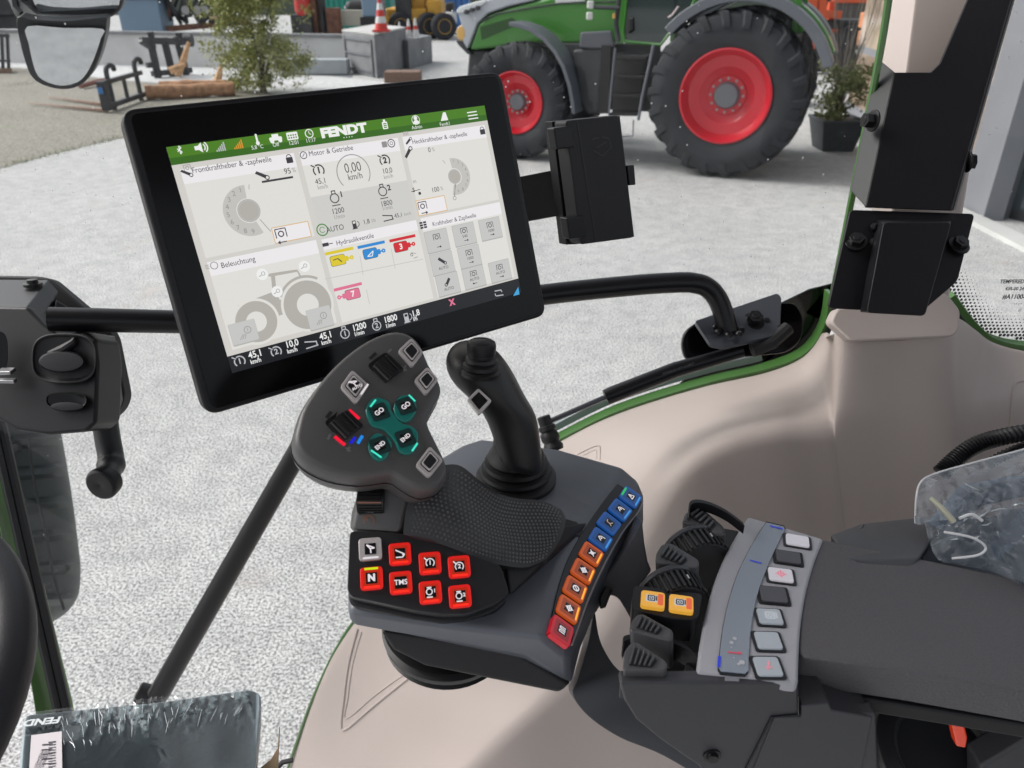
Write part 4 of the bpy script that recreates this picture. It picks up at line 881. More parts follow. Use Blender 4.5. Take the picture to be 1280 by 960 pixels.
# ================================================================== armrest console
ar = thing('armrest_console', 'grey armrest console with textured pad, key panel, thumb wheels, paddles and coloured side keys', 'armrest', WZ(950, 760, 2.10))
Z0 = 2.165
M_pad = mat('pad_skin', (.105, .10, .108), .62, bump=(650, .8, 3, .0009), var=(700, .10))
pad = [WZ(x, y, Z0-.002) for x, y in ((1024, 673), (1150, 698), (1280, 725), (1500, 772), (1500, 905), (1280, 864), (1140, 840), (999, 820), (1000, 775), (1008, 722))]
build('pad', MB().prism(round_poly(pad, .006, 4), (0, .002, -.028)), M_pad, ar, bevel=.0045, seg=3)
low = [WZ(x, y, Z0-.034) for x, y in ((1010, 700), (1500, 800), (1500, 945), (1280, 906), (1010, 862))]
build('pad_base', MB().prism(low, (0, .0, -.012)), M_blackm, ar, bevel=.002)
M_pan = mat('panel_grey', (.44, .44, .475), .42, bump=(1800, .3, 2, .0003))
L1 = [(935, 645), (918, 672), (902, 703), (888, 742), (877, 790), (870, 841)]
L2 = [(1030, 673), (1019, 700), (1009, 735), (1002, 775), (999, 815), (998, 853)]
def arch(i, n): return .0  # the top is level along its length
pl_ = [WZ(x, y, Z0) for x, y in L1]+[WZ(x, y, Z0) for x, y in L2[::-1]]
pl_ = catmull([WZ(x, y, Z0) for x, y in L1], 4)+catmull([WZ(x, y, Z0) for x, y in L2[::-1]], 4)
build('key_panel', MB().prism(pl_, (0, 0, -.010)), M_pan, ar, bevel=.0025, seg=3)
PFm = Frame(WZ(870, 841, Z0), WZ(998, 841, Z0)-WZ(870, 841, Z0), Vector((0, 1, 0)))
# display strip with film and coloured marks
ds = catmull([PFm.hit(x, y, .0003) for x, y in ((958, 652), (938, 684), (920, 722), (906, 770), (899, 815), (897, 838))], 4)+[PFm.hit(900, 843, .0003), PFm.hit(931, 846, .0003)]+catmull([PFm.hit(x, y, .0003) for x, y in ((935, 842), (937, 800), (944, 755), (955, 720), (970, 685), (982, 661))], 4)+[PFm.hit(980, 657, .0003)]
gr = PFm.n
build('display_strip_gap', MB().prism([p+gr*.0002 for p in ds], -gr*.0006), K_blk, ar, smooth=False)
cds = sum(ds, Vector())/len(ds)
build('display_strip', MB().prism([cds+(p-cds)*.975+gr*.0008 for p in ds], -gr*.001), mat('strip_film', (.27, .31, .37), .18, coat=.6), ar, smooth=False)
SA = Art(PFm, .0014); mk = {'b': lit('blue_mark', (30, 60, 220), .25, .8), 'r': lit('red_mark', (220, 60, 90), .35, .8), 'w': mat('white_mark', (.6, .6, .65), .4)}
SA.line('b', (962, 659), (978, 663), .0016); SA.line('b', (937, 702), (952, 706), .0013); SA.line('b', (899, 822), (898, 836), .0018); SA.line('r', (909, 817), (927, 819), .0009); SA.disc('r', 924, 818, .0009)
for x, y, r_ in ((918, 800, .0013), (914, 805, .0013), (927, 830, .0018), (914, 811, .0005), (917, 824, .0005), (923, 832, .001)): SA.disc('w', x, y, r_)
SA.build(ar, mk, {'b': 'blue_mark', 'r': 'red_mark', 'w': 'white_mark'})
build('film_tab', MB().prism([PFm.hit(x, y, .001) for x, y in ((906, 846), (924, 847), (924, 852), (906, 851))], gr*.0003), mat('tab_film', (.22, .22, .25), .2), ar)
K_c1 = mat('clear_key', (.30, .32, .35), .3, coat=.4, emit=(.8, .9, 1), estr=.10); K_c2 = mat('pale_key', (.45, .44, .50), .3, coat=.4, emit=(1, .95, 1), estr=.18); K_dk = mat('grey_key', (.10, .10, .115), .5)
M_pinkg = lit('pink_glyph', (232, 150, 165), .6); M_whg = lit('pale_glyph', (220, 226, 232), .5)
MK['q'] = M_pinkg; MK['p'] = M_whg
for i, (x, y, w_, h_, m_, gk, kd) in enumerate(((997, 675, .0150, .0115, K_c2, None, None), (985.5, 695.5, .0155, .0120, K_dk, None, None), (976, 718, .0150, .0125, K_c2, 'q', 'gear'), (967, 742.5, .0158, .0135, K_dk, None, None), (962.5, 770, .0140, .0125, K_c1, 'p', 'pto'), (960.5, 800, .0140, .0130, K_c1, None, None), (960, 832.5, .0140, .0135, K_c1, 'q', 'cyl'))):
    w_ *= 1.10; h_ *= 1.08; u, v = PFm.uv(x, y, .002); rt = (28, 24, 20, 14, 8, 4, 1)[i]*-.55
    fr_ = MB().prism(round_poly([PFm.P(u+(a*w_*.62*math.cos(rad(rt))-b*h_*.62*math.sin(rad(rt))), v+(a*w_*.62*math.sin(rad(rt))+b*h_*.62*math.cos(rad(rt))), .0008) for a, b in ((-1,-1),(1,-1),(1,1),(-1,1))], .002, 3), -gr*.001)
    build('key_surround', fr_, K_blk if m_ is not K_dk else M_blackm, ar, smooth=False)
    k_ = build('panel_key', MB().prism(round_poly([PFm.P(u+(a*w_*.5*math.cos(rad(rt))-b*h_*.5*math.sin(rad(rt))), v+(a*w_*.5*math.sin(rad(rt))+b*h_*.5*math.cos(rad(rt))), .0022) for a, b in ((-1,-1),(1,-1),(1,1),(-1,1))], .002, 3), -gr*.002), m_, ar, bevel=.0006)
    if kd:
        G_ = Art(PFm, .0024); glyph(G_, kd, u, v, .0075, rt+(0 if i < 6 else 0), gk); G_.build(k_, MK, {gk: 'symbol'})
# side wall of the console
Yw = .3245
wl = [(lambda p: Vector((p.x, p.y, min(p.z, Z0-.0015))))(WY(x, y, Yw)) for x, y in ((776, 843), (870, 840), (998, 853), (1001, 893), (1096, 893), (1100, 1010), (905, 1000), (872, 957), (858, 948), (825, 925), (795, 900), (781, 878), (775, 858))]
M_wall = mat('side_wall_grey', (.052, .053, .060), .5, bump=(1500, .4, 2, .0004))
build('side_wall', MB().prism(wl, (0, .010, 0)), M_wall, ar, bevel=.002)
for pts_ in (((1001, 893), (965, 896), (932, 962)), ((998, 870), (998, 893), (1001, 894))):
    build('panel_gap', MB().tube([WY(x, y, Yw-.0006) for x, y in pts_], .0006, 6), K_blk, ar)
ucov = [WY(x, y, Yw-.001) for x, y in ((1002, 882), (1036, 879), (1040, 888), (1091, 897), (1070, 1000), (930, 990), (968, 897), (1001, 896))]
build('lower_cover', MB().prism(ucov, (0, .03, 0)), M_wall, ar, bevel=.001)
build('screw', MB().lathe(WY(890, 944, Yw), (0, -1, 0), [(-.001, .006), (.001, .0058), (.0012, .004), (.0035, .0035), (.0036, .001)], 16), M_bolt, ar)
# recess under the pad with knobs and an orange lever
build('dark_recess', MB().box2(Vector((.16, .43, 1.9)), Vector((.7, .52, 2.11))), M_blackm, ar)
for (x, y, r_) in ((1178, 925, .046), (1178, 952, .044)):
    o_ = MB(); prof = [(0, r_*.9), (.004, r_), (.012, r_), (.014, r_*.93), (.016, r_*.75), (.012, r_*.7)]
    c0 = WY(x, y, .375); o_.lathe(c0+Vector((0, .0, -.02)), (0, -.35, .94), prof, 40); kn = build('recess_knob', o_, mat('knob_grey', (.035, .036, .04), .35), ar, bevel=.001)
build('orange_lever', MB().prism([WY(x, y, .335) for x, y in ((1190, 906), (1205, 902), (1210, 923), (1208, 936), (1196, 934))], (0, .008, 0)), lit('orange_lever', (226, 62, 24), .25, .9), ar, bevel=.0015)
m_ = MB().prism([WY(x, y, .34) for x, y in ((1225, 960), (1300, 915), (1400, 900), (1400, 1000), (1225, 1000))], (0, .02, 0)); build('recess_arm', m_, M_wall, ar, bevel=.003)
# well with wheels and paddles
well = [WZ(x, y, 2.100) for x, y in ((880, 655), (925, 662), (905, 720), (876, 850), (796, 850), (800, 795), (818, 765), (812, 722), (842, 690))]
build('lever_well', MB().prism(well, (0, 0, -.03)), M_blackm, ar, bevel=.003)
build('well_divider', MB().prism([WZ(x, y, 2.150) for x, y in ((862, 815), (875, 815), (868, 842), (776, 846), (776, 842), (855, 838))], (0, 0, -.02)), M_wall, ar, bevel=.001)
M_whl = mat('wheel_rubber', (.016, .016, .018), .45); M_rim = mat('wheel_rim_grey', (.075, .078, .088), .45)
def thumbwheel(px, py, z, r_, wd, ex_=0.0):
    c = WZ(px, py, z); ax = Vector((ex_, 1, .0)).normalized()
    w_ = thing_part('thumb_wheel')
    m_ = MB(); m_.lathe(c-ax*wd, ax, [(0, r_*.72), (0, r_*.97), (wd*1.7, r_*.97)], 48); o = build('thumb_wheel', m_, M_whl, ar, bevel=.0006)
    m_ = MB(); n = 34
    for i in range(n):
        a = 2*math.pi*i/n; x = Vector((1, 0, 0)); x = (x-ax*x.dot(ax)).normalized(); y = ax.cross(x); rr = x*math.cos(a)+y*math.sin(a); tt = -x*math.sin(a)+y*math.cos(a)
        q = c+rr*r_; m_.add([q+tt*s*.0011+ax*t+rr*h for h in (-.001, .0013) for s in (-1, 1) for t in (-wd*.95, wd*.62)], [(0,1,3,2),(4,6,7,5),(0,4,5,1),(2,3,7,6),(0,2,6,4),(1,5,7,3)])
    build('wheel_ridges', m_, M_whl, o, bevel=.0004, seg=1)
    build('wheel_edge', MB().lathe(c+ax*wd*.65, ax, [(0, r_*.9), (0, r_+.0018), (.0022, r_+.0026), (.0045, r_+.0012), (.0045, r_*.9)], 48), M_rim, o)
    m_ = MB()
    for a in (70, 25):
        x = Vector((1, 0, 0)); y = Vector((0, 0, 1)); rr = x*math.cos(rad(a))+y*math.sin(rad(a)); q = c+rr*(r_+.0014); m_.tube([q-ax*.001, q+ax*.0025], .0006, 6)
    build('wheel_mark', m_, mat('white_mark', (0, 0, 0)), o)
def thing_part(n): return None
thumbwheel(871, 700, 2.150, .0235, .0105, -.25); thumbwheel(842, 752, 2.150, .0225, .0105, -.22)
M_pdl = mat('paddle_grey', (.085, .085, .090), .45, bump=(1500, .3, 2, .0003))
def paddle(outl, z, face, h=.030):
    pts_ = [WZ(x, y, z) for x, y in outl]; c_ = sum(pts_, Vector())/len(pts_)
    o = build('paddle', MB().prism(round_poly(pts_, .003, 4), (.004, .003, -h)), M_pdl, ar, bevel=.0030, seg=3)
    q = [WZ(x, y, z+.0006) for x, y in face]
    build('paddle_inset', MB().prism(round_poly(q, .0015, 3), (0, 0, -.002)), M_whl, o, bevel=.0004)
    m_ = MB(); n = 5
    for k in range(n):
        a, b = (k+.15)/n, (k+.62)/n
        p = [q[0]+(q[1]-q[0])*a, q[0]+(q[1]-q[0])*b, q[3]+(q[2]-q[3])*b, q[3]+(q[2]-q[3])*a]; m_.hull(p+[x+Vector((0, 0, .0022)) for x in p])
    build('paddle_ribs', m_, M_pdl, o, bevel=.0005, seg=1)
    return o
paddle([(852, 652), (856, 641), (867, 632), (876, 632), (905, 657), (908, 668), (890, 668), (868, 656)], 2.172, [(861, 644), (889, 663), (895, 655), (872, 636)])
paddle([(819, 704), (820, 692), (827, 680), (839, 678), (874, 700), (873, 710), (856, 709), (836, 705)], 2.172, [(825, 695), (852, 706), (860, 699), (833, 682)])
paddle([(786, 789), (788, 776), (796, 767), (804, 766), (842, 787), (840, 801), (822, 797), (800, 791)], 2.172, [(794, 784), (822, 793), (829, 785), (800, 770)])
paddle([(778, 838), (780, 814), (788, 804), (796, 802), (834, 827), (833, 838), (806, 837)], 2.170, [(785, 831), (815, 834), (822, 824), (791, 807)])
def fin(pts_, z, hh, th=.0022):
    a = [WZ(x, y, z) for x, y in pts_]; a = catmull(a, 5); m_ = MB(); m_.loft([[p+Vector((0, -th, 0)), p+Vector((0, th, 0)), p+Vector((0, th, -hh)), p+Vector((0, -th, -hh))] for p in a]); return build('guard_fin', m_, M_black, ar, bevel=.0008)
fin([(861, 640), (863, 629), (872, 626), (890, 630), (910, 640), (930, 655)], 2.180, .008)
fin([(779, 802), (783, 797), (805, 795), (835, 799), (856, 808), (872, 822)], 2.160, .014)
ob = [WZ(x, y, 2.170) for x, y in ((791, 733), (800, 732), (878, 742), (873, 771), (866, 775), (838, 773), (790, 762))]
build('pto_key_box', MB().prism(round_poly(ob, .003, 3), (0, 0, -.02)), M_black, ar, bevel=.0015)
OBF = Frame(WZ(816, 750, 2.170), WZ(852, 755, 2.170)-WZ(816, 750, 2.170), Vector((0, 1, 0)))
for x, y in ((816, 750), (851.5, 755)):
    u, v = OBF.uv(x, y, .002); k_ = key(ar, OBF, u, v, .0158, .0150, 0, K_amb, None, None, None, name='pto_key')
    G_ = Art(OBF, .0033); G_.rect('r', 0, 0, .0035, .0105, uv=(u+.0050, v), r=.001); G_.rect('p', 0, 0, .0075, .0065, uv=(u-.0008, v), h=.0001, r=.001); glyph(G_, 'pto', u-.001, v, .0062, 0, 'k'); G_.build(k_, {**MK, 'r': K_ambr}, {'r': 'key_side', 'p': 'symbol_plate', 'k': 'symbol'})
# ---- carrying arm
M_arm = mat('arm_grey', (.075, .078, .086), .5, bump=(1500, .35, 2, .0004), dust=(50, .7, (.05, .05, .05)))
lo = [(742, 764), (737, 800), (722, 848), (712, 862), (724, 884), (755, 913), (800, 935), (860, 952), (905, 975), (1000, 990), (1000, 900), (812, 862), (778, 842), (768, 832), (753, 808), (745, 786)]
m_ = MB(); lopts = [W(x, y, .545 if y < 830 else .50-.0003*(x-780) if x > 780 else .53) for x, y in lo]
arm_l = catmull([W(742, 764, .575), W(736, 800, .565), W(723, 848, .55), W(716, 868, .545), W(735, 895, .54), W(775, 922, .53), W(830, 945, .52), W(905, 990, .51)], 5)
arm_r = catmull([W(744, 766, .575), W(750, 800, .565), W(764, 827, .555), W(778, 842, .545), W(805, 870, .54), W(850, 890, .53), W(900, 930, .52), W(990, 960, .51)], 5)
m_.loft([[a, b, b+Vector((0.0, .03, -.03)), a+Vector((0, .03, -.03))] for a, b in zip(arm_l, arm_r)])
build('carrying_arm', m_, M_arm, ar, bevel=.004, seg=3)
ap = [(803, 650), (806, 680), (810, 702), (815, 714), (800, 732), (794, 752), (791, 778), (782, 762), (774, 749), (765, 744), (756, 749), (744, 768), (738, 770), (740, 740), (780, 690)]
m_ = MB(); m_.prism([W(x, y, .585+(y-700)*-.0002) for x, y in ap], F*.03); build('arm_link', m_, M_arm, ar, bevel=.004, seg=3)
m_ = MB(); m_.hull([W(x, y, .562) for x, y in ((750, 748), (757, 734), (764, 737), (757, 758), (750, 762))]+[W(x, y, .58) for x, y in ((748, 748), (757, 732), (766, 737), (757, 760))]); build('arm_catch', m_, M_black, ar, bevel=.001)
# ---- front module
Ipx = [(772, 604), (757, 622), (738, 648), (720, 676), (704, 708), (693, 742), (685, 778), (684, 797)]
Spx = [(803, 628), (796, 645), (778, 668), (762, 695), (748, 722), (733, 755), (720, 790), (710, 815)]
Opx = [(806, 632), (806, 650), (805, 674), (783, 706), (764, 736), (745, 768), (727, 812), (714, 863)]
Lpx = [(602, 547), (575, 556), (548, 572), (500, 605), (450, 650), (437, 690), (434, 735), (434, 762)]
Tpx = [(700, 560), (690, 575), (670, 600), (640, 640), (600, 680), (580, 720), (570, 760), (560, 781)]
ZM = 2.165
Upx = [(779, 583), (764, 606), (742, 636), (722, 666), (704, 700), (690, 738), (681, 776), (678, 797)]
loops = []
for i in range(8):
    L_ = WZ(*Lpx[i], ZM); T_ = WZ(*Tpx[i], ZM+.002); U_ = WZ(*Upx[i], ZM); S_ = WZ(*Spx[i], ZM-.016); O_ = WZ(*Opx[i], ZM-.042)
    if i == 0: S_ = WZ(799, 603, ZM-.016); O_ = WZ(805, 618, ZM-.042)
    Ib = U_+Vector((-.012, .004, -.022 if i == 7 else -.05)); Lb = L_+Vector((.0, .002, -.018))
    loops.append([Lb, L_, T_, U_, S_, O_, Ib])
loops = [[p for p in l] for l in loops]
build('front_module', MB().loft(loops), mat('module_grey', (.13, .14, .162), .36, bump=(1600, .3, 2, .0003), dust=(55, .7, (.06, .06, .062))), ar, bevel=.0055, seg=4)
# underside and rubber ring
m_ = MB(); m_.hull([W(x, y, .505+((700-x)*.0001)) for x, y in ((474, 786), (492, 812), (530, 832), (590, 846), (640, 842), (700, 866), (712, 855), (640, 812), (560, 798))]+[W(x, y, .60) for x, y in ((500, 780), (500, 800), (600, 830), (700, 840), (720, 800), (600, 780))])
build('module_underside', m_, M_blackm, ar, bevel=.003)
c_ = W(560, 785, .575); build('rubber_ring', MB().lathe(c_+Vector((0, 0, -.004)), (.05, -.05, 1), [(-.010, .040), (-.008, .045), (-.005, .047), (-.003, .044), (.001, .048), (.006, .049), (.008, .045), (.012, .048)], 48), M_rub, ar)
# strip of nine keys on the bevelled edge
Ic = catmull([WZ(*p, ZM-.004) for p in Ipx], 8); Sc = catmull([WZ(*p, ZM-.016) for p in Spx], 8)
m_ = MB(); loop2 = []
for k in range(2, len(Ic)-2):
    a, b = Ic[k], Sc[k]; tn = (Ic[k+1]-Ic[k-1]); nn = (a-b).cross(tn).normalized()
    if nn.z < 0: nn = -nn
    e = (a-b).normalized(); loop2.append([a-e*.0005+nn*.0035, b+e*.0010+nn*.0035, b+e*.0010-nn*.004, a-e*.0005-nn*.004])
m_.loft(loop2); build('key_strip', m_, K_blk, ar, bevel=.0006)
build('strip_edge', MB().tube([p[1] for p in loop2], .0007, 8), mat('strip_edge_grey', (.35, .35, .36), .35), ar)
spec = [(K_bl, K_bli, K_blb, 'tri', K_grn), (K_bl, K_bli, K_blb, 'arm2', None), (K_bl, K_bli, None, 'arm', None), (K_bl, K_bli, K_blb, 'arm2', None), (K_or, K_ori, K_orb, 'x', None), (K_or, K_ori, K_orb, 'gear', None), (K_or, K_ori, K_orb, 'ring', None), (K_or, K_ori, K_orb, 'gear', None), (K_crim, K_crimi, None, 'hh', None)]
ctrs = [(787, 623), (774, 639), (760, 656), (749.5, 675.5), (738, 694), (727.5, 715.5), (717.5, 738), (709, 763), (700, 790)]
for i, s_ in enumerate(spec):
    best = None
    for k in range(2, len(Ic)-2):
        mp = (Ic[k]+Sc[k])/2; r_ = mp-CAM; d = r_.dot(F); px = 640+FPX*r_.dot(R)/d; py = 480-FPX*r_.dot(U)/d
        q = (px-ctrs[i][0])**2+(py-ctrs[i][1])**2
        if best is None or q < best[0]: best = (q, k)
    k = best[1]; ey = Ic[k]-Sc[k]; ex = Ic[k-2]-Ic[k+2]+Sc[k-2]-Sc[k+2]
    nrm = ey.cross(-ex).normalized()
    if nrm.z < 0: nrm = -nrm
    ff = Frame((Ic[k]+Sc[k])/2, ex, ey)
    if ff.n.z < 0: ff = Frame((Ic[k]+Sc[k])/2, -ex, ey)
    ff = Frame(ff.o+ff.n*.003, ff.ex, ff.ey); cc = ff.hit(*ctrs[i])
    uu, vv = ff.uv(*ctrs[i]); nxt = ctrs[min(i+1, 8)]; prv = ctrs[max(i-1, 0)]
    pitch = (ff.hit(*nxt)-ff.hit(*prv)).length/(2 if 0 < i < 8 else 1)
    kk = key(ar, ff, uu, vv, pitch*.86, .0170, 0, s_[0], s_[1], s_[2], s_[3], top=.0024, gs=.62, led=s_[4], name='side_key', gk='w' if i != 2 else 'g')
# ================================================================== multifunction joystick
jy = thing('drive_joystick', 'large grey multifunction joystick with teal GO and END keys and a dimpled palm rest', 'joystick', W(560, 640, .53))
HF = frame3((380, 540, .470), (555, 590, .485), (520, 420, .525))
HF = Frame(W(465, 510, .49), W(555, 590, .485)-W(380, 540, .470), W(520, 420, .525)-W(465, 560, .477))
hout = [(366, 553), (369, 530), (377, 507), (400, 474), (428, 445), (460, 422), (490, 411), (511, 414), (526, 427), (537, 452), (549, 472), (553, 487), (546, 502), (539, 516), (536, 530), (546, 552), (557, 575), (561, 590), (556, 603), (545, 610), (526, 612), (504, 600), (489, 592), (452, 596), (412, 590), (380, 574)]
hp = [HF.hit(x, y) for x, y in hout]
M_head = mat('joystick_grey', (.09, .088, .088), .38, bump=(1600, .4, 2, .0004), dust=(70, .72, (.07, .065, .06)))
m_ = MB(); ch = sum(hp, Vector())/len(hp); hp = catmull(hp, 3, True)
def lay(k, h): return [ch+(p-ch)*k+HF.n*h for p in hp]
m_.loft([lay(.86, -.040), lay(.93, -.034), lay(.975, -.026), lay(.992, -.018), lay(1.0, -.012), lay(.995, -.007), lay(.978, -.003), lay(.955, -.0008), lay(.92, 0), lay(.6, .0004)])
build('head', m_, M_head, jy, angle=50)
build('head_seam', MB().tube([p for p in lay(1.0005, -.0165)]+[lay(1.0005, -.0165)[0]], .0004, 5), K_blk, jy)
def sil(quad_, led=None, gl=None):
    q = [HF.hit(*p, .002) for p in quad_]; c_ = sum(q, Vector())/4
    o = build('square_key', MB().prism(round_poly([p+HF.n*.0012 for p in q], .0022, 3), -HF.n*.005), K_silver, jy, bevel=.0010, seg=2)
    def q_(k, h): return round_poly([c_+(p-c_)*k+HF.n*h for p in q], .0012, 2)
    build('key_groove', MB().prism(q_(.70, .0018), -HF.n*.001), K_blk, o, smooth=False)
    build('key_rim', MB().prism(q_(.64, .0021), -HF.n*.001), K_silver2, o, smooth=False)
    build('key_window', MB().prism(q_(.50, .0024), -HF.n*.0012), mat('window_dark', (.014, .015, .018), .3), o, smooth=False)
    return o, c_
o_, c_ = sil([(425, 484), (445, 506), (461, 482), (440, 463)])
G_ = Art(HF, .0044); u, v = (c_-HF.o).dot(HF.ex), (c_-HF.o).dot(HF.ey)
glyph(G_, 'arrow', u-.001, v+.001, .0062, 50, 'w'); G_.text('w', 'AUTO', 0, 0, .0026, .04, rot=52, uv=(u+.0018, v-.0010)); G_.line('w', (450, 497), (459, 484), .0013); G_.build(o_, MK, {'w': 'symbol'})
sil([(497, 439), (515, 460), (529, 441), (514, 423)]); sil([(517, 476), (532, 495), (548, 475), (534, 459)]); sil([(519, 582), (536, 598), (554, 576), (537, 558)])
# teal keys: one bridge-shaped pair and two singles
def tealkey(pts_, name='teal_key'):
    q = [HF.hit(x, y, .0022) for x, y in pts_]
    return build(name, MB().prism(round_poly(q, .0035, 4), -HF.n*.005), K_teal, jy, bevel=.0012, seg=3)
def tealin(o, cx_, cy_, word, bar):
    G_ = Art(HF, .0026); u, v = HF.uv(cx_, cy_); G_.rect('i', 0, 0, .0115, .0115, rot=38, uv=(u, v), r=.002); G_.rect('k', 0, 0, .0058, .0058, rot=38, uv=(u, v), h=.0001)
    G_.text('w', word, 0, 0, .0044 if word == 'GO' else .0037, .03, rot=58, uv=(u, v), h=.0003); G_.line('t', *bar, .0012, .0002); G_.build(o, {**MK, 'i': K_teali, 't': K_tealb}, {'i': 'key_face', 'k': 'key_window', 'w': 'symbol', 't': 'key_light'})
def shift(p, c): return [(c[0]+x, c[1]+y) for x, y in p]
o = tealkey([(456, 513), (462, 499), (474, 495), (488, 502), (489, 512), (500, 528), (516, 532), (524, 541), (521, 561), (511, 569), (498, 565), (494, 552), (480, 536), (464, 533)])
G_ = Art(HF, .0026)
tealin(o, 473.5, 517, 'GO', ((462, 511), (469, 502))); tealin(o, 506, 549.5, 'END', ((514, 566), (521, 556)))
o = tealkey([(491, 508), (498, 496), (507, 492), (520, 499), (522, 513), (514, 525), (505, 528), (494, 521)]); tealin(o, 506.5, 509.5, 'GO', ((510, 496), (518, 504)))
o = tealkey([(459, 555), (465, 543), (473, 540), (488, 548), (491, 556), (483, 573), (473, 577), (463, 569)]); tealin(o, 474.5, 559, 'END', ((463, 565), (476, 574)))
def head_wheel(px, py, rot):
    fr_ = Frame(HF.hit(px, py), HF.ex, HF.ey).rot(rot)
    pit = [fr_.P(a*.0105, b*.0085, .0004) for a, b in ((-1,-1),(1,-1),(1,1),(-1,1))]
    w_ = build('roller_pit', MB().prism(round_poly(pit, .003, 4), -fr_.n*.002), K_blk, jy, smooth=False)
    m_ = MB(); n = 20
    prof = [(-.0070, .003), (-.0070, .0090), (.0070, .0090), (.0070, .003)]
    m_.lathe(fr_.P(0, 0, -.0035), fr_.ex, prof, 32)
    for i in range(n):
        a = 2*math.pi*i/n; rr = fr_.n*math.cos(a)+fr_.ey*math.sin(a); m_.tube([fr_.P(0, 0, -.0035)+rr*.0092-fr_.ex*.0066, fr_.P(0, 0, -.0035)+rr*.0092+fr_.ex*.0066], .0007, 5)
    build('roller', m_, mat('roller_black', (.012, .012, .013), .3), jy)
head_wheel(484, 462, -32); head_wheel(432, 533, -32)
G_ = Art(HF, .0006)
G_.line('s', (462, 449), (470, 442), .0022); G_.line('p', (485, 441), (489, 437), .0012); G_.line('p', (501, 458), (508, 464), .0012); G_.line('p', (504, 465), (507, 457), .0012)
G_.line('r', (436, 513), (449, 524), .0022); G_.line('r', (418, 546), (431, 557), .0022); G_.line('b', (447, 555), (453, 545), .0020); G_.line('d', (438, 555), (444, 547), .0018); G_.line('s', (408, 523), (414, 515), .0022)
G_.line('p', (409.5, 550), (413, 543), .0014); G_.line('p', (432, 560), (438, 565), .0012); G_.line('p', (434, 565), (437, 559), .0012)
G_.build(jy, {'s': M_blackm, 'p': K_print, 'r': K_redled, 'b': K_blueled, 'd': K_dblue}, {'s': 'moulded_mark', 'p': 'printed_mark', 'r': 'red_led', 'b': 'blue_led', 'd': 'violet_led'})
# neck and keypad body
m_ = MB(); m_.hull([W(x, y, .515) for x, y in ((456, 590), (449, 615), (440, 640), (437, 663), (505, 667), (514, 640), (520, 590))]+[W(x, y, .56) for x, y in ((462, 585), (450, 640), (445, 670), (530, 670), (560, 600))]+[W(470, 655, .506), W(440, 662, .507), W(500, 665, .507)])
build('neck', m_, M_head, jy, bevel=.004, seg=3)
KF = Frame(W(437, 663, .505), W(624, 704, .517)-W(437, 663, .505), W(437, 663, .505)-W(522, 762, .487))
KF = Frame(W(500, 715, .497), W(574, 726, .4985)-W(463, 705, .4955), W(500, 680, .503)-W(503, 750, .488))
kout = [(437, 664), (470, 663), (505, 667), (536, 674), (567, 685), (597, 696), (625, 706), (637, 741), (622, 754), (605, 761), (583, 768), (552, 768), (518, 763), (478, 754), (440, 746), (434, 738)]
kp = [KF.hit(x, y) for x, y in kout]
build('keypad', MB().prism(round_poly(kp, .003, 3), -KF.n*.03), mat('keypad_black', (.016, .0165, .019), .42, bump=(1500, .3, 2, .0004)), jy, bevel=.002, seg=3)
build('skirt', MB().hull([p-KF.n*.012-U*.004 for p in kp]+[p-KF.n*.05 for p in kp]), M_blackm, jy, bevel=.004)
ks = [((463, 686.5), 'arrow'), ((500, 692.5), 'accel'), ((537.5, 704), 'c1'), ((574, 708.5), 'c2'), ((464.5, 723), 'N'), ((501, 728.5), 'TMS'), ((538, 740.5), 'e1'), ((575, 745.5), 'e2')]
for i, ((x, y), kd) in enumerate(ks):
    u, v = KF.uv(x, y, .002); sz = .0143
    u0, v0 = KF.uv(463, 686.5); u1, v1 = KF.uv(464.5, 723)
    rt = math.degrees(math.atan2(v1-v0, u1-u0))+90
    if i == 0: key(jy, KF, u, v, sz*1.03, sz*1.03, rt, K_silver, None, K_wh, kd, gs=.72, name='silver_key')
    else: key(jy, KF, u, v, sz, sz, rt, K_red, K_redi, K_redb, kd, gs=.74 if kd != 'TMS' else .80, name='red_key', led=K_yg if kd == 'N' else None)
# small speed roller with copper line and its symbol
c0 = W(465, 626, .512); m_ = MB(); m_.lathe(c0-R*.0088, R, [(0, .004), (0, .0085), (.0176, .0085), (.0176, .004)], 30)
for i in range(26):
    a = 2*math.pi*i/26; rr = Vector((0, math.cos(a), math.sin(a))); m_.tube([c0+rr*.0087-R*.008, c0+rr*.0087+R*.008], .0006, 5)
o = build('speed_roller', m_, mat('roller_black', (0, 0, 0)), jy); build('copper_line', MB().tube([c0-F*.0094-R*.0078+U*.0003, c0-F*.0094+R*.0078+U*.0003], .0006, 6), mat('copper', (.35, .16, .11), .4), o)
NF = Frame(W(462, 645, .5058), R, U*.93+F*.3)
G_ = Art(NF, .0); G_.arc('o', 461, 651, .0030, .0038, -40, 215, 16); G_.line('o', (454, 645), (460, 650), .0008); G_.line('p', (457, 639.5), (467, 640), .0010)
G_.build(jy, {'o': K_orp, 'p': K_print}, {'o': 'speed_symbol', 'p': 'small_dash'})
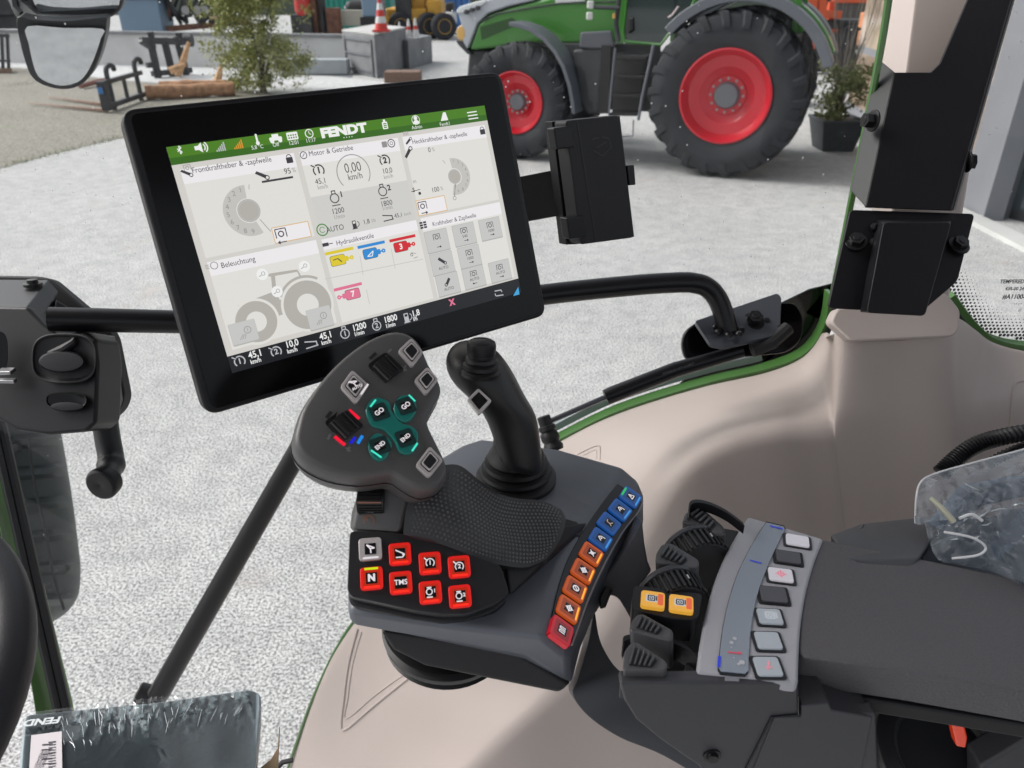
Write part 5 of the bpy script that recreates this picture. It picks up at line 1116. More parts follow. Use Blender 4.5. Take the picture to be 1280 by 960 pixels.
# palm rest, a saddle with small studs
grid = [[(540, 585, .512), (516, 612, .507), (507, 640, .503), (504, 668, .502)],
        [(572, 581, .530), (553, 610, .511), (540, 641, .503), (536, 675, .503)],
        [(600, 601, .550), (592, 628, .524), (581, 656, .509), (570, 687, .506)],
        [(622, 616, .560), (620, 645, .538), (613, 672, .520), (601, 699, .509)],
        [(646, 623, .566), (648, 650, .551), (642, 678, .533), (630, 707, .514)],
        [(678, 626, .575), (681, 650, .563), (673, 680, .544), (659, 709, .524)],
        [(702, 637, .582), (707, 652, .570), (699, 676, .552), (682, 699, .536)]]
G3 = [[W(*p) for p in c] for c in grid]
def surf(s, q):
    rows = [catmull_pt([c[j] for c in G3], s) for j in range(4)]; return catmull_pt(rows, q)
def catmull_pt(P_, t):
    n = len(P_)-1; x = t*n; i = min(int(x), n-1); f = x-i; g = lambda j: P_[max(0, min(n, j))]
    p0, p1, p2, p3 = g(i-1), g(i), g(i+1), g(i+2)
    return .5*((2*p1)+(p2-p0)*f+(2*p0-5*p1+4*p2-p3)*f*f+(3*p1-p0-3*p2+p3)*f**3)
nu, nv = 36, 18; vs = [surf(i/nu, j/nv) for i in range(nu+1) for j in range(nv+1)]
m_ = MB(); m_.add(vs, [(i*(nv+1)+j, i*(nv+1)+j+1, (i+1)*(nv+1)+j+1, (i+1)*(nv+1)+j) for i in range(nu) for j in range(nv)])
bord = [i*(nv+1) for i in range(nu+1)]+[nu*(nv+1)+j for j in range(1, nv+1)]+[i*(nv+1)+nv for i in range(nu-1, -1, -1)]+[j for j in range(nv-1, 0, -1)]
lowv = [vs[b]-U*.002+F*.010+Vector((0, 0, -.006)) for b in bord]; o0 = len(m_.v); m_.add(lowv, []); n = len(bord)
m_.f += [[bord[k], bord[(k+1) % n], o0+(k+1) % n, o0+k] for k in range(n)]+[[o0+k for k in range(n)]]
M_palm = mat('palm_rubber', (.030, .0305, .033), .42, bump=(1500, .3, 2, .0004))
pr = build('palm_rest', m_, M_palm, jy, angle=60)
m_ = MB(); A_, B_ = 42, 20
for i in range(3, A_-2):
    for j in range(2, B_-1):
        s, q = (i+(.5 if j % 2 else 0))/A_, j/B_
        p = surf(s, q); du = surf(min(1, s+.01), q)-p; dv = surf(s, min(1, q+.01))-p; nn = du.cross(dv).normalized()
        if nn.dot(CAM-p) < 0: nn = -nn
        x = du.normalized(); y = nn.cross(x); r_ = .0010
        m_.add([p+x*r_, p+y*r_, p-x*r_, p-y*r_, p+nn*.0016], [(0, 1, 4), (1, 2, 4), (2, 3, 4), (3, 0, 4)])
build('grip_studs', m_, mat('stud_highlight', (.18, .18, .185), .30), pr, smooth=False)  # studs coloured paler than the palm rubber to carry the sky highlight
m_ = MB(); m_.hull([W(*p) for p in ((707, 655, .572), (682, 700, .54), (659, 712, .53), (632, 712, .52), (637, 745, .515), (700, 680, .575), (720, 665, .60), (745, 650, .61), (640, 740, .54), (625, 712, .55))])
build('palm_base', m_, M_blackm, jy, bevel=.003)
build('palm_tip', MB().hull([W(*p) for p in ((706, 648, .585), (722, 652, .60), (748, 668, .605), (752, 672, .60), (748, 676, .60), (702, 668, .57))]), M_blackm, jy, bevel=.002)
# ================================================================== crossgate joystick
j2 = thing('loader_joystick', 'smaller black joystick with round thumb stick, square key and ringed rubber boot', 'joystick', WZ(648, 603, 2.165))
sec = [(651, 584, 27, .612, .022), (650, 570, 28, .610, .022), (645, 545, 31, .606, .022), (638, 520, 35, .602, .023), (627, 503, 41, .598, .024), (612, 488, 46.5, .594, .025), (604, 472, 46.5, .592, .026), (600, 458, 43, .590, .026), (598, 446, 36, .590, .024), (598, 437, 27, .591, .020), (599, 431, 15, .593, .012)]
m_ = MB(); lp = []
for (x, y, hw, d, th) in sec:
    l = []
    for i in range(28):
        a = 2*math.pi*i/28; c, s = math.cos(a), math.sin(a); c2 = abs(c)**.85*(1 if c > 0 else -1); s2 = abs(s)**.8*(1 if s > 0 else -1)
        l.append(W(x+hw*c2, y-(x-640)*0+hw*c2*.28, d)+F*(th*s2)+U*(.3*th*s2))
    lp.append(l)
m_.loft(lp); build('grip', m_, mat('joystick_black', (.013, .013, .014), .40, bump=(1500, .3, 2, .0004)), j2, sub=1)
axb = (Vector((0, 0, 1))+Vector((-.08, 0, 0))).normalized()
build('boot', MB().lathe(WZ(645, 600, 2.166), (0, 0, 1), [(0, .0335), (.004, .0337), (.0055, .0315), (.0065, .0285), (.010, .0300), (.0125, .0290), (.0135, .0255), (.0165, .0270), (.0195, .0260), (.0205, .0225), (.0235, .0240), (.0265, .0228), (.030, .0200), (.040, .0185), (.05, .016)], 44), M_rub, j2)
ta = (U*.93-F*.36+R*.05).normalized(); tb = W(601, 459, .566)
build('thumb_boot', MB().lathe(tb-ta*.006, ta, [(0, .0140), (.003, .0146), (.0045, .0126), (.006, .0136), (.0085, .0132), (.0095, .0112), (.0115, .0120), (.0135, .0112), (.0145, .0095), (.018, .0095)], 36), M_rub, j2)
m_ = MB(); m_.lathe(tb+ta*.0095, ta, [(0, .0085), (.001, .0104), (.007, .0108), (.0100, .0100), (.0112, .0080), (.0108, .0078), (.0116, .0058), (.0112, .0056), (.0119, .0036), (.0115, .0034), (.0121, .001)], 36); build('thumb_cap', m_, M_black, j2)
JF = Frame(W(600, 501, .562), R*.98+U*.0+F*.15, U*.95+F*.3)
q = [JF.hit(*p, .001) for p in ((584, 499), (599, 518), (615, 501), (598, 485))]; c_ = sum(q, Vector())/4
o = build('square_key', MB().prism(round_poly(q, .0015, 3), -JF.n*.006), K_silver2, j2, bevel=.0008)
build('key_window', MB().prism([c_+(p-c_)*.62+JF.n*.0003 for p in q], -JF.n*.001), K_blk, o, smooth=False)
build('key_rim', MB().tube([c_+(p-c_)*.64+JF.n*.0004 for p in q+[q[0]]], .0004, 5), K_blk, o)
J3 = Frame(W(637, 481, .574), R*.9+F*.42, U*.95+F*.25)
G_ = Art(J3, -.001)
G_.line('e', (632, 470), (640, 493), .0009); G_.line('e', (628, 484), (643, 479), .0009); G_.line('e', (632, 478), (638, 475), .0007); G_.line('e', (634, 488), (641, 486), .0012)
G_.build(j2, {'e': mat('embossed_mark', (0, 0, 0))}, {'e': 'embossed_cross'})
# ================================================================== unseen cab roof and shell panels, put in and sized to shade the interior
rf = thing('cab_roof', 'grey cab roof panel put in out of view to shade the controls', 'cab roof', (0, .1, 3.0))
build('roof_shell', MB().box2((-.95, -.55, 3.02), (.95, .98, 3.12)), mat('roof_lining', (.30, .28, .27), .8), rf, bevel=.02)

rf2 = M_blackm
M_lin = mat('cab_lining', (.07, .068, .066), .8)
build('opposite_door_panel', MB().box2((-1.0, -1.05, 1.2), (.9, -1.0, 1.7)), M_lin, rf, bevel=.01)
build('rear_panel', MB().box2((.98, -1.0, 1.2), (1.03, .9, 2.25)), M_lin, rf, bevel=.01)
for (x, y) in ((-.98, -1.02), (1.0, -1.02)): build('cab_post', MB().box2((x-.04, y-.04, 1.2), (x+.04, y+.04, 3.02)), M_lin, rf, bevel=.01)
# ================================================================== ground
def ground_mat(name, lo, hi, sc, big=.12, rough=.85, tint=None, fine=True):
    m = bpy.data.materials.new(name); m.use_nodes = True; nt = m.node_tree; N = nt.nodes; L = nt.links; b = N['Principled BSDF']
    b.inputs['Roughness'].default_value = rough
    tc = N.new('ShaderNodeTexCoord')
    def nz(s, d=3, r=.6):
        n = N.new('ShaderNodeTexNoise'); n.inputs['Scale'].default_value = s; n.inputs['Detail'].default_value = d; n.inputs['Roughness'].default_value = r; L.new(tc.outputs['Object'], n.inputs['Vector']); return n.outputs['Fac']
    r = N.new('ShaderNodeValToRGB'); L.new(nz(sc, 2, .75), r.inputs['Fac']); r.color_ramp.elements[0].position = .40; r.color_ramp.elements[1].position = .57
    r.color_ramp.elements[0].color = (*lo, 1); r.color_ramp.elements[1].color = (*hi, 1)
    r2 = N.new('ShaderNodeValToRGB'); L.new(nz(.35, 5), r2.inputs['Fac']); r2.color_ramp.elements[0].position = .3; r2.color_ramp.elements[1].position = .7
    r2.color_ramp.elements[0].color = (1-big, 1-big, 1-big, 1); r2.color_ramp.elements[1].color = (1, 1, 1, 1)
    mx = N.new('ShaderNodeMixRGB'); mx.blend_type = 'MULTIPLY'; mx.inputs['Fac'].default_value = 1; L.new(r.outputs['Color'], mx.inputs['Color1']); L.new(r2.outputs['Color'], mx.inputs['Color2'])
    r4 = N.new('ShaderNodeValToRGB'); L.new(nz(5.5, 4, .7), r4.inputs['Fac']); r4.color_ramp.elements[0].position = .36; r4.color_ramp.elements[1].position = .60; r4.color_ramp.elements[0].color = (.80, .80, .81, 1); r4.color_ramp.elements[1].color = (1, 1, 1, 1)
    mx4 = N.new('ShaderNodeMixRGB'); mx4.blend_type = 'MULTIPLY'; mx4.inputs['Fac'].default_value = 1; L.new(mx.outputs['Color'], mx4.inputs['Color1']); L.new(r4.outputs['Color'], mx4.inputs['Color2'])
    last = mx4.outputs['Color']
    if tint:
        r3 = N.new('ShaderNodeValToRGB'); L.new(nz(1.3, 4), r3.inputs['Fac']); r3.color_ramp.elements[0].position = .62; r3.color_ramp.elements[1].position = .72; r3.color_ramp.elements[0].color = (0, 0, 0, 1); r3.color_ramp.elements[1].color = (.30, .30, .30, 1)
        m3 = N.new('ShaderNodeMixRGB'); L.new(r3.outputs['Color'], m3.inputs['Fac']); L.new(last, m3.inputs['Color1']); m3.inputs['Color2'].default_value = (*tint, 1); last = m3.outputs['Color']
    L.new(last, b.inputs['Base Color'])
    bp = N.new('ShaderNodeBump'); bp.inputs['Strength'].default_value = .5; bp.inputs['Distance'].default_value = .006; L.new(nz(sc*1.5, 2), bp.inputs['Height']); L.new(bp.outputs['Normal'], b.inputs['Normal'])
    return m
def poly_sheet(name, pts, z, m, kind='structure', label=None):
    o = build(name, MB().face([WZ(x, y, z) if len(p) == 2 else Vector(p) for p in pts for x, y in [p[:2]]]), m, smooth=False); o['kind'] = kind
    if label: o['label'] = label
    return o
GA_ = .40
M_yard = ground_mat('yard_concrete', (.17, .17, .17), (.74, .738, .73), 84, .16, tint=(.44, .36, .32))
nx = 40
o = build('ground', MB().face([(-90, -40, 0), (90, -40, 0), (90, 62, 0), (-90, 62, 0)]), M_yard, smooth=False); o['kind'] = 'structure'
# the land falls away behind the yard
m_ = MB(); m_.add([(-90, 62, -.0), (90, 62, -.0), (600, 500, -70), (-600, 500, -70), (-1500, 2000, -60), (1500, 2000, -60)], [(0, 1, 2, 3), (3, 2, 5, 4)])
o = build('valley', m_, mat('valley_green', (.10, .13, .08), .9, var=(.02, .3))); o['kind'] = 'structure'
gp_ = [WZ(*p, .004) for p in ((-700, 420), (-200, 262), (0, 211), (60, 194), (110, 182), (155, 172), (240, 152), (330, 128), (345, 118), (320, 113), (260, 110), (200, 104), (130, 99), (60, 87), (0, 84), (-300, 84), (-900, 100))]
M_grav = ground_mat('gravel_bed', (.15, .137, .11), (.36, .34, .29), 26, .2, tint=(.16, .20, .07))
o = build('gravel_area', MB().face(gp_), M_grav, smooth=False); o['kind'] = 'structure'
# grass tufts along the gravel's edge
m_ = MB(); rg = random.Random(3)
for k in range(900):
    a, b = rg.choice([((0, 211), (155, 172)), ((0, 211), (155, 172)), ((0, 90), (130, 102)), ((10, 110), (60, 100)), ((155, 172), (330, 128))]); t_ = rg.random()
    c = WZ(a[0]+(b[0]-a[0])*t_+rg.gauss(0, 6), a[1]+(b[1]-a[1])*t_-abs(rg.gauss(0, 2.0)), .004); h = rg.uniform(.02, .06); an = rg.random()*6.3; w_ = .004
    dx = Vector((math.cos(an), math.sin(an), 0)); m_.add([c-dx*w_, c+dx*w_, c+Vector((math.sin(an), math.cos(an), 0))*.02+Vector((0, 0, h))], [(0, 1, 2)])
o = build('grass', m_, mat('grass_blade', (.12, .17, .05), .7), smooth=False); o['kind'] = 'stuff'
M_pale = ground_mat('pale_road', (.50, .505, .51), (.68, .68, .685), 14, .10)
o = build('road', MB().face([WZ(*p, .004) for p in ((-1500, 58), (0, 66), (180, 72), (300, 86), (440, 98), (560, 110), (560, 130), (430, 122), (350, 117), (200, 103), (130, 98), (60, 86), (0, 83), (-900, 98))]), M_pale, smooth=False); o['kind'] = 'structure'
o = build('dark_strip', MB().face([WZ(*p, .008) for p in ((-1200, 50), (0, 54), (140, 60), (290, 74), (440, 92), (440, 97), (290, 80), (160, 66), (0, 60), (-1200, 56))]), mat('dark_concrete', (.20, .215, .24), .4, var=(2, .15)), smooth=False); o['kind'] = 'structure'  # darker blue-grey band along the foot of the wall
# ================================================================== walls and concrete blocks
M_conc = mat('old_concrete', (.34, .34, .345), .8, var=(1.6, .14), bump=(20, .4, 4, .01)); M_conc2 = mat('grey_concrete', (.20, .205, .215), .8, var=(2.2, .18), bump=(25, .4, 4, .01)); M_concp = mat('pale_concrete', (.50, .50, .49), .8, var=(1.2, .12))
A_, B_ = WZ(-1400, 46), WZ(434, 88); dW = (B_-A_).normalized(); nW = Vector((-dW.y, dW.x, 0))
if nW.y < 0: nW = -nW
w_ = thing('retaining_wall', 'long low whitish concrete wall with dark coping behind the road', 'wall', A_)
build('wall_face', MB().hull([p+q for p in (A_, B_) for q in (Vector(), nW*.3, Vector((0, 0, .90)), nW*.3+Vector((0, 0, .90)))]), mat('white_wall', (.55, .55, .55), .8, var=(.9, .14)), w_)
build('coping', MB().hull([p+q+Vector((0, 0, .90)) for p in (A_, B_) for q in (-nW*.05, nW*.36, Vector((0, 0, .09))-nW*.05, nW*.36+Vector((0, 0, .09)))]), M_conc2, w_)
def blockbox(name, p0, p1, p2, h, m, label, cat, top=None):
    """p0 near corner, p1 along the first side, p2 along the second (ground points)"""
    t_ = thing(name, label, cat, p0); z = Vector((0, 0, h)); q = p1+p2-p0
    build('block', MB().hull([p0, p1, p2, q, p0+z, p1+z, p2+z, q+z]), m, t_, bevel=.03)
    if top: build('top_slab', MB().hull([v+z+Vector((0, 0, k)) for v in (p0, p1, p2, q) for k in (.001, .05)]), top, t_, bevel=.01)
    return t_
p0 = WZ(472, 98); b1 = blockbox('concrete_block', p0, WZ(432, 90), WZ(510, 84), 1.10, M_conc2, 'large grey concrete block with pale top and steel shutter frame, carrying the striped cone', 'concrete block', M_concp)
# steel shutter frame on its near face
pa, pb = WZ(434, 90.5), WZ(469, 97.5); ff = Frame(pa, pb-pa, (0, 0, 1)); wF = (pb-pa).length; off = ff.n*.03
if ff.n.y > 0: off = -off
m_ = MB()
for u0, v0, u1, v1 in ((.02, .1, .06, 1.0), (wF-.12, .02, wF-.05, .98), (.04, .92, wF-.06, .97), (.04, .55, wF-.06, .60), (.04, .12, wF-.06, .17)):
    q = [ff.P(u0, v0), ff.P(u1, v0), ff.P(u1, v1), ff.P(u0, v1)]; m_.hull(q+[p+off for p in q])
build('shutter_frame', m_, mat('galvanised', (.17, .18, .20), .5, metal=.3), b1)
p0 = WZ(512, 86.5); blockbox('concrete_block', p0, WZ(496, 84), WZ(541, 78), .82, M_conc2, 'lower grey concrete block to the right of the shuttered one', 'concrete block')
# notice box on the wall
c = A_+(B_-A_)*.965; 
t_ = thing('notice_board', 'small dark framed notice board on the pale wall left of the shuttered block', 'notice board', c)
q0 = WG(417, 25.3, .50); fb = Frame(q0, dW, (0, 0, 1)); nn = -nW
def pane(name, w, h, d0, m, par): q = [q0+dW*a*w/2+Vector((0, 0, 1))*b*h/2+nn*d0 for a, b in ((-1,-1),(1,-1),(1,1),(-1,1))]; return build(name, MB().prism(q, nW*.03), m, par)
pane('frame', .40, .52, .06, mat('dark_frame', (.06, .06, .065), .5), t_); pane('sheet', .28, .20, .07, mat('notice_grey', (.35, .36, .38), .6), t_)
q0 = q0-Vector((0, 0, .14)); pane('label_plate', .24, .14, .075, mat('notice_red', (.45, .2, .17), .6), t_)
o = build('timber_bale', MB().box(WG(504, 22.2, .14), (.95, .6, .28)), mat('brown_wood', (.20, .13, .10), .9, var=(30, .35)), bevel=.02); tag(o, 'small brown stack of old timber lying before the lower concrete block', 'timber')
o = build('stone_slab', MB().box(WG(395, 24.0, .22), (1.9, .5, .40)), mat('blue_grey_slab', (.36, .39, .42), .7, var=(3, .1)), bevel=.03); tag(o, 'pale blue-grey slab lying against the foot of the wall beside the bush', 'slab')
for i, x in enumerate((470, 492, 512)):
    pass
# ================================================================== cones
M_cred = mat('cone_red', (.55, .04, .03), .5); M_cwh = mat('cone_white', (.62, .62, .62), .5)
def cone(px, Y, z, h, label, cat='traffic cone', mounts=True, red0=True):
    b = WG(px, Y, z); t_ = thing('traffic_cone', label, cat, b, None if mounts else 'small cones by the loader'); r0 = h*.21
    build('base', MB().box((b.x, b.y, z+h*.03), (h*.52, h*.52, h*.06)), M_cred if red0 else M_cwh, t_, bevel=.01)
    n = 5
    for i in range(n):
        f0, f1 = i/n, (i+1)/n; ra, rb = r0*(1-f0*.82), r0*(1-f1*.82)
        build('band', MB().cyl((b.x, b.y, z+h*(.06+f0*.94)), (b.x, b.y, z+h*(.06+f1*.94)), ra, rb, 18), (M_cred if i % 2 == 0 else M_cwh) if red0 else (M_cred if i in (2,) else M_cwh), t_)
    return t_
cone(477, 23.6, 1.16, .88, 'tall red and white banded cone standing on the shuttered concrete block')
cone(500, 26.5, .85, .42, 'small whitish cone behind the lower concrete block, leftmost of three', mounts=False, red0=False); cone(511.5, 26.5, .80, .55, 'small whitish cone behind the lower concrete block, middle of three', mounts=False, red0=False); cone(520, 26.5, .80, .58, 'small whitish cone behind the lower concrete block, rightmost of three', mounts=False, red0=False)
# ================================================================== fork carriages, logs, rack
M_fork = mat('fork_black', (.030, .033, .040), .5, var=(8, .3)); M_rust = mat('rusty_tine', (.22, .14, .10), .7, var=(10, .25)); M_log = mat('log_orange', (.36, .19, .10), .8, var=(9, .4)); M_log2 = mat('log_end', (.50, .30, .16), .8, var=(14, .3))
def gpt(px, py): return WZ(px, py)
c0 = gpt(138, 140); c1 = gpt(183, 124); ax = (c1-c0); Lc = ax.length; ax.normalize(); az = Vector((0, 0, 1)); ay = az.cross(ax)
t_ = thing('pallet_fork', 'black pallet fork carriage with two hooked uprights and rusty tines lying on the gravel', 'pallet fork', c0)
m_ = MB()
def bar(m_, a, b, w): a = Vector(a); b = Vector(b); d = (b-a).normalized(); s = d.cross(ay).normalized() if abs(d.dot(ay)) < .9 else d.cross(az).normalized(); u_ = d.cross(s); m_.hull([p+s*i*w/2+u_*j*w/2 for p in (a, b) for i in (-1, 1) for j in (-1, 1)])
for f in (.12, .86):
    p = c0+ax*Lc*f; m_.tube(catmull([p, p+az*.45, p+az*.78, p+az*.88+ax*.05-ay*.05, p+az*.86+ax*.16-ay*.08, p+az*.77+ax*.20-ay*.08], 4), .055, 8)
bar(m_, c0+az*.12, c1+az*.12, .10); bar(m_, c0+az*.58, c1+az*.58, .09); bar(m_, c0+ax*Lc*.5+az*.1, c0+ax*Lc*.5+az*.58, .07); bar(m_, c0-ax*.1+az*.05, c0-ax*.1+az*.62, .16)
build('carriage', m_, M_fork, t_, bevel=.008)
for (x0, y0, x1, y1) in ((34, 129, 134, 138), (58, 121, 134, 131)):
    a, b = WZ(x0, y0, .05), WZ(x1, y1, .05); m_ = MB(); m_.hull([a+Vector((0, -.02, 0)), a+Vector((0, .02, .01)), b+Vector((0, -.06, -.03)), b+Vector((0, .06, .03)), b+Vector((0, -.06, .03)), b+Vector((0, .06, -.03))]); build('tine', m_, M_rust, t_)
build('blue_plate', MB().box(c0-ax*.1-Vector((0, .12, -.45)), (.10, .02, .12)), mat('blue_tag', (.05, .2, .5), .5), t_)
c0 = gpt(192, 98); c1 = gpt(240, 93); ax = (c1-c0); Lc = ax.length; ax.normalize()
t_ = thing('implement_frame', 'upright black implement coupling frame standing behind the timber', 'implement', c0); m_ = MB()
for f in (.12, .50, .86): bar(m_, c0+ax*Lc*f+az*0, c0+ax*Lc*(f*.9)+az*1.02, .16)
bar(m_, c0-ax*.15+az*.98, c1+ax*.1+az*.86, .17); bar(m_, c0-ax*.02+az*.12, c1+az*.12, .14); bar(m_, c0-ax*.15+az*1.0, c0+ax*.2+az*.75, .16); bar(m_, c0+ax*Lc*.15+az*.95, c0+ax*Lc*.15+az*1.18, .14); bar(m_, c0+ax*Lc*.85+az*.85, c0+ax*Lc*.85+az*1.12, .15)
m_.lathe(c1+ax*.1+az*.90-ay*.1, ay, [(0, .1), (0, .17), (.2, .17), (.2, .1)], 16); bar(m_, c0-ax*.12+az*.35, c0+ax*.2+az*.35, .14)
build('frame', m_, M_fork, t_, bevel=.01)
for (xa, ya, xb, yb, r_, lb) in ((182, 116, 292, 111, .16, 'thick orange-brown squared log lying behind the black fork carriage'), (200, 108, 288, 106, .13, 'second orange-brown log lying behind the front one')):
    a, b = WZ(xa, ya, r_), WZ(xb, yb, r_); m_ = MB(); pts_ = [a+(b-a)*i/8+Vector((0, rg.uniform(-.02, .02), rg.uniform(-.02, .02))) for i in range(9)]; m_.tube(pts_, [r_*rg.uniform(.92, 1.06) for _ in pts_], 9); o = build('log', m_, M_log, angle=50); tag(o, lb, 'log', 'logs on the gravel')
for k, (xa, ya, za, xb, yb, zb, lb) in enumerate(((222, 98, .06, 236, 97, .92, 'split orange log end leaning upward before the black implement frame'), (270, 107, .03, 276, 105, .42, 'short stub of wood poking up at the right end of the logs'), (212, 101, .25, 232, 100, .40, 'bright split piece of timber on top of the logs'), (100, 112, .08, 135, 104, .10, 'thin rusty red beam on the gravel left of the fork carriage'))):
    a, b = WG(xa, WZ(xa, ya).y, za), WG(xb, WZ(xb, yb).y, zb); m_ = MB(); m_.tube([a, (a+b)/2+Vector((.02, 0, .01)), b], [.10, .09, .05] if k < 3 else .06, 7); o = build('log' if k < 3 else 'beam', m_, M_log2 if k < 3 else mat('red_beam', (.28, .12, .10), .8), angle=50); tag(o, lb, 'log' if k < 3 else 'beam')
t_ = thing('steel_rack', 'dark upright steel rack with bars at the left edge behind the gravel', 'rack', gpt(0, 88)); m_ = MB()
for x in (-20, -12, -4, 4, 11): bar(m_, WZ(x, 88), WG(x-2, WZ(x, 88).y, 1.02), .07)
bar(m_, WG(-24, 24.2, 1.02), WG(11, 24.2, 1.02), .09); bar(m_, WG(-24, 24.2, .35), WG(13, 24.2, .35), .05); build('bars', m_, M_fork, t_); build('feet', MB().hull([WG(-20, 24.2, 0), WG(15, 24.2, 0), WG(15, 24.2, .14), WG(-20, 24.2, .14), WG(-20, 24.6, .1), WG(15, 24.6, .1)]), M_rust, t_)
# ================================================================== foliage
def leafy(name, base, rx, ry, h, n, size, mats, label, cat, trunk=(.05, .9), z0=.3, gaps=.45, seed=1, parts=('trunk', 'crown'), conif=False, top_bias=1.0):
    t_ = thing(name, label, cat, base); rn = random.Random(seed); base = Vector(base)
    m_ = MB(); tips = []
    for k in range(16):
        an = rn.uniform(0, 6.28); el = rn.uniform(.25, .95); L_ = rn.uniform(.55, 1.0)
        e = base+Vector((math.cos(an)*rx*L_*(1-el*.55), math.sin(an)*ry*L_*(1-el*.55), z0+(h-z0)*el)); s_ = base+Vector((rn.uniform(-.03, .03), 0, z0*.3+el*.2*h)); mid = (s_+e)/2+Vector((0, 0, h*.10))
        m_.tube(catmull([base+Vector((rn.uniform(-.06, .06), rn.uniform(-.06, .06), 0)), s_, mid, e], 3), [trunk[0]]*3+[trunk[0]*.6]*3+[trunk[0]*.3]*3+[trunk[0]*.12], 5); tips.append(e)
    build(parts[0], m_, mat('bark_brown', (.10, .075, .055), .9), t_, angle=60)
    groups = [MB() for _ in mats]
    clumps = [(base+Vector((rn.gauss(0, .42)*rx, rn.gauss(0, .42)*ry, z0+(h-z0)*rn.random()**.8)), rn.uniform(.12, .28)*max(rx, .3)) for _ in range(110)]
    clumps = [(c, r) for c, r in clumps if ((c.x-base.x)/rx)**2+((c.z-base.z-h*.50)/(h*.60))**2 < 1.0]
    for k in range(n):
        c, r = rn.choice(clumps); q = Vector((rn.gauss(0, 1), rn.gauss(0, 1), rn.gauss(0, .8)))*r*.55+c
        if ((q.x-base.x)/rx)**2+((q.y-base.y)/ry)**2 > 1.15 or q.z < base.z+.05: continue
        if noise.noise(q*2.2+Vector((seed, 0, 0))) < -gaps*.5: continue
        d = Vector((rn.gauss(0, 1), rn.gauss(0, 1), rn.gauss(.3, 1))).normalized(); s2 = d.cross(Vector((rn.random(), rn.random(), rn.random()))).normalized(); s_ = size*rn.uniform(.6, 1.3)
        groups[k % len(groups)].add([q-s2*s_*.38, q+d*s_*.5+s2*0, q+s2*s_*.38, q-d*s_*.5], [(0, 1, 2, 3)])
    for g, mm in zip(groups, mats):
        build(parts[1], g, mm, t_, smooth=False)
    return t_
M_lf = [mat('leaf_a', (.34, .36, .11), .6), mat('leaf_b', (.42, .42, .17), .6), mat('leaf_c', (.20, .24, .07), .6)]
leafy('bush', gpt(330, 116), 1.36, 1.1, 2.55, 46000, .062, M_lf, 'loose yellow-green evergreen bush growing at the edge of the gravel', 'bush', seed=4, z0=.08, gaps=.2, trunk=(.03, .9))
# potted conifer and bare sapling
pb = gpt(1040, 186)
t_ = thing('plant_pot', 'dark grey square plastic plant pot on the yard right of the tractor', 'plant pot', pb)
m_ = MB(); s0, s1 = .25, .345
def sq(z, s): return [pb+Vector((a*s, b*s, z)) for a, b in ((-1,-1),(1,-1),(1,1),(-1,1))]
m_.loft([sq(0, s0), sq(.44, s1), sq(.47, s1+.02), sq(.50, s1+.02), sq(.50, s1-.03), sq(.45, s1-.03)]); build('pot', m_, mat('pot_grey', (.055, .062, .072), .6, var=(8, .15)), t_, bevel=.01)
build('soil', MB().face(sq(.455, s1-.03)), mat('soil', (.06, .045, .035), .95), t_, smooth=False)
M_cf = [mat('conifer_a', (.22, .26, .10), .7), mat('conifer_b', (.30, .31, .15), .7), mat('conifer_c', (.13, .17, .07), .7)]
leafy('potted_conifer', pb+Vector((0, 0, .45)), .55, .45, .85, 5200, .05, M_cf, 'low spreading green conifer growing in the dark square pot', 'shrub', trunk=(.015, .5), z0=.0, gaps=.15, seed=9)
t_ = thing('bare_sapling', 'thin leafless grey sapling rising from the potted conifer', 'sapling', pb+Vector((0, .05, .45))); m_ = MB(); rn = random.Random(8)
for k in range(46):
    an = rn.uniform(0, 6.28); sp = rn.uniform(.05, .42); hh = rn.uniform(.7, 2.1); a = pb+Vector((0, .05, .45)); e = a+Vector((math.cos(an)*sp, math.sin(an)*sp, hh))
    m_.tube(catmull([a, a+Vector((math.cos(an)*sp*.25, math.sin(an)*sp*.25, hh*.35)), a+Vector((math.cos(an)*sp*.8+rn.uniform(-.05, .05), math.sin(an)*sp*.7, hh*.7)), e], 3), [.009]*3+[.007]*3+[.005]*3+[.003], 5)
build('trunk', m_, mat('twig_grey', (.20, .18, .155), .9), t_)
# ================================================================== big tractor
tr = thing('tractor', 'large green tractor with red wheel rims parked in the yard seen from the side', 'tractor', (3.07, 11.27, 0))
TO = Vector((3.07, 11.27, 0)); TF = Vector((-3.03, 1.23, 0)).normalized(); TN = Vector((TF.y, -TF.x, 0))
if TN.y > 0: TN = -TN
TO = TO+TN*.33
def TL(x, y, z): return TO+TF*x+TN*y+Vector((0, 0, z))
def TP(px, py, yo): r = ray(px, py); p0 = TO+TN*yo; return CAM+r*((p0-CAM).dot(TN)/r.dot(TN))
M_tyre = mat('tyre_rubber', (.017, .019, .024), .75, var=(5, .25), bump=(60, .3, 3, .004), dust=(3, .62, (.035, .037, .042))); M_rimr = mat('rim_red', (.55, .010, .025), .38, coat=.3, dust=(6, .72, (.30, .03, .04))); M_hubg = mat('hub_grey', (.13, .135, .15), .5); M_tg = mat('tractor_green', (.05, .21, .028), .3, coat=.4, dust=(4, .75, (.08, .17, .06))); M_tgrey = mat('fender_grey', (.12, .13, .15), .45); M_tdark = mat('chassis_dark', (.028, .031, .036), .55, var=(3, .35), dust=(5, .6, (.05, .052, .058))); M_silver = mat('nose_silver', (.42, .44, .48), .4)
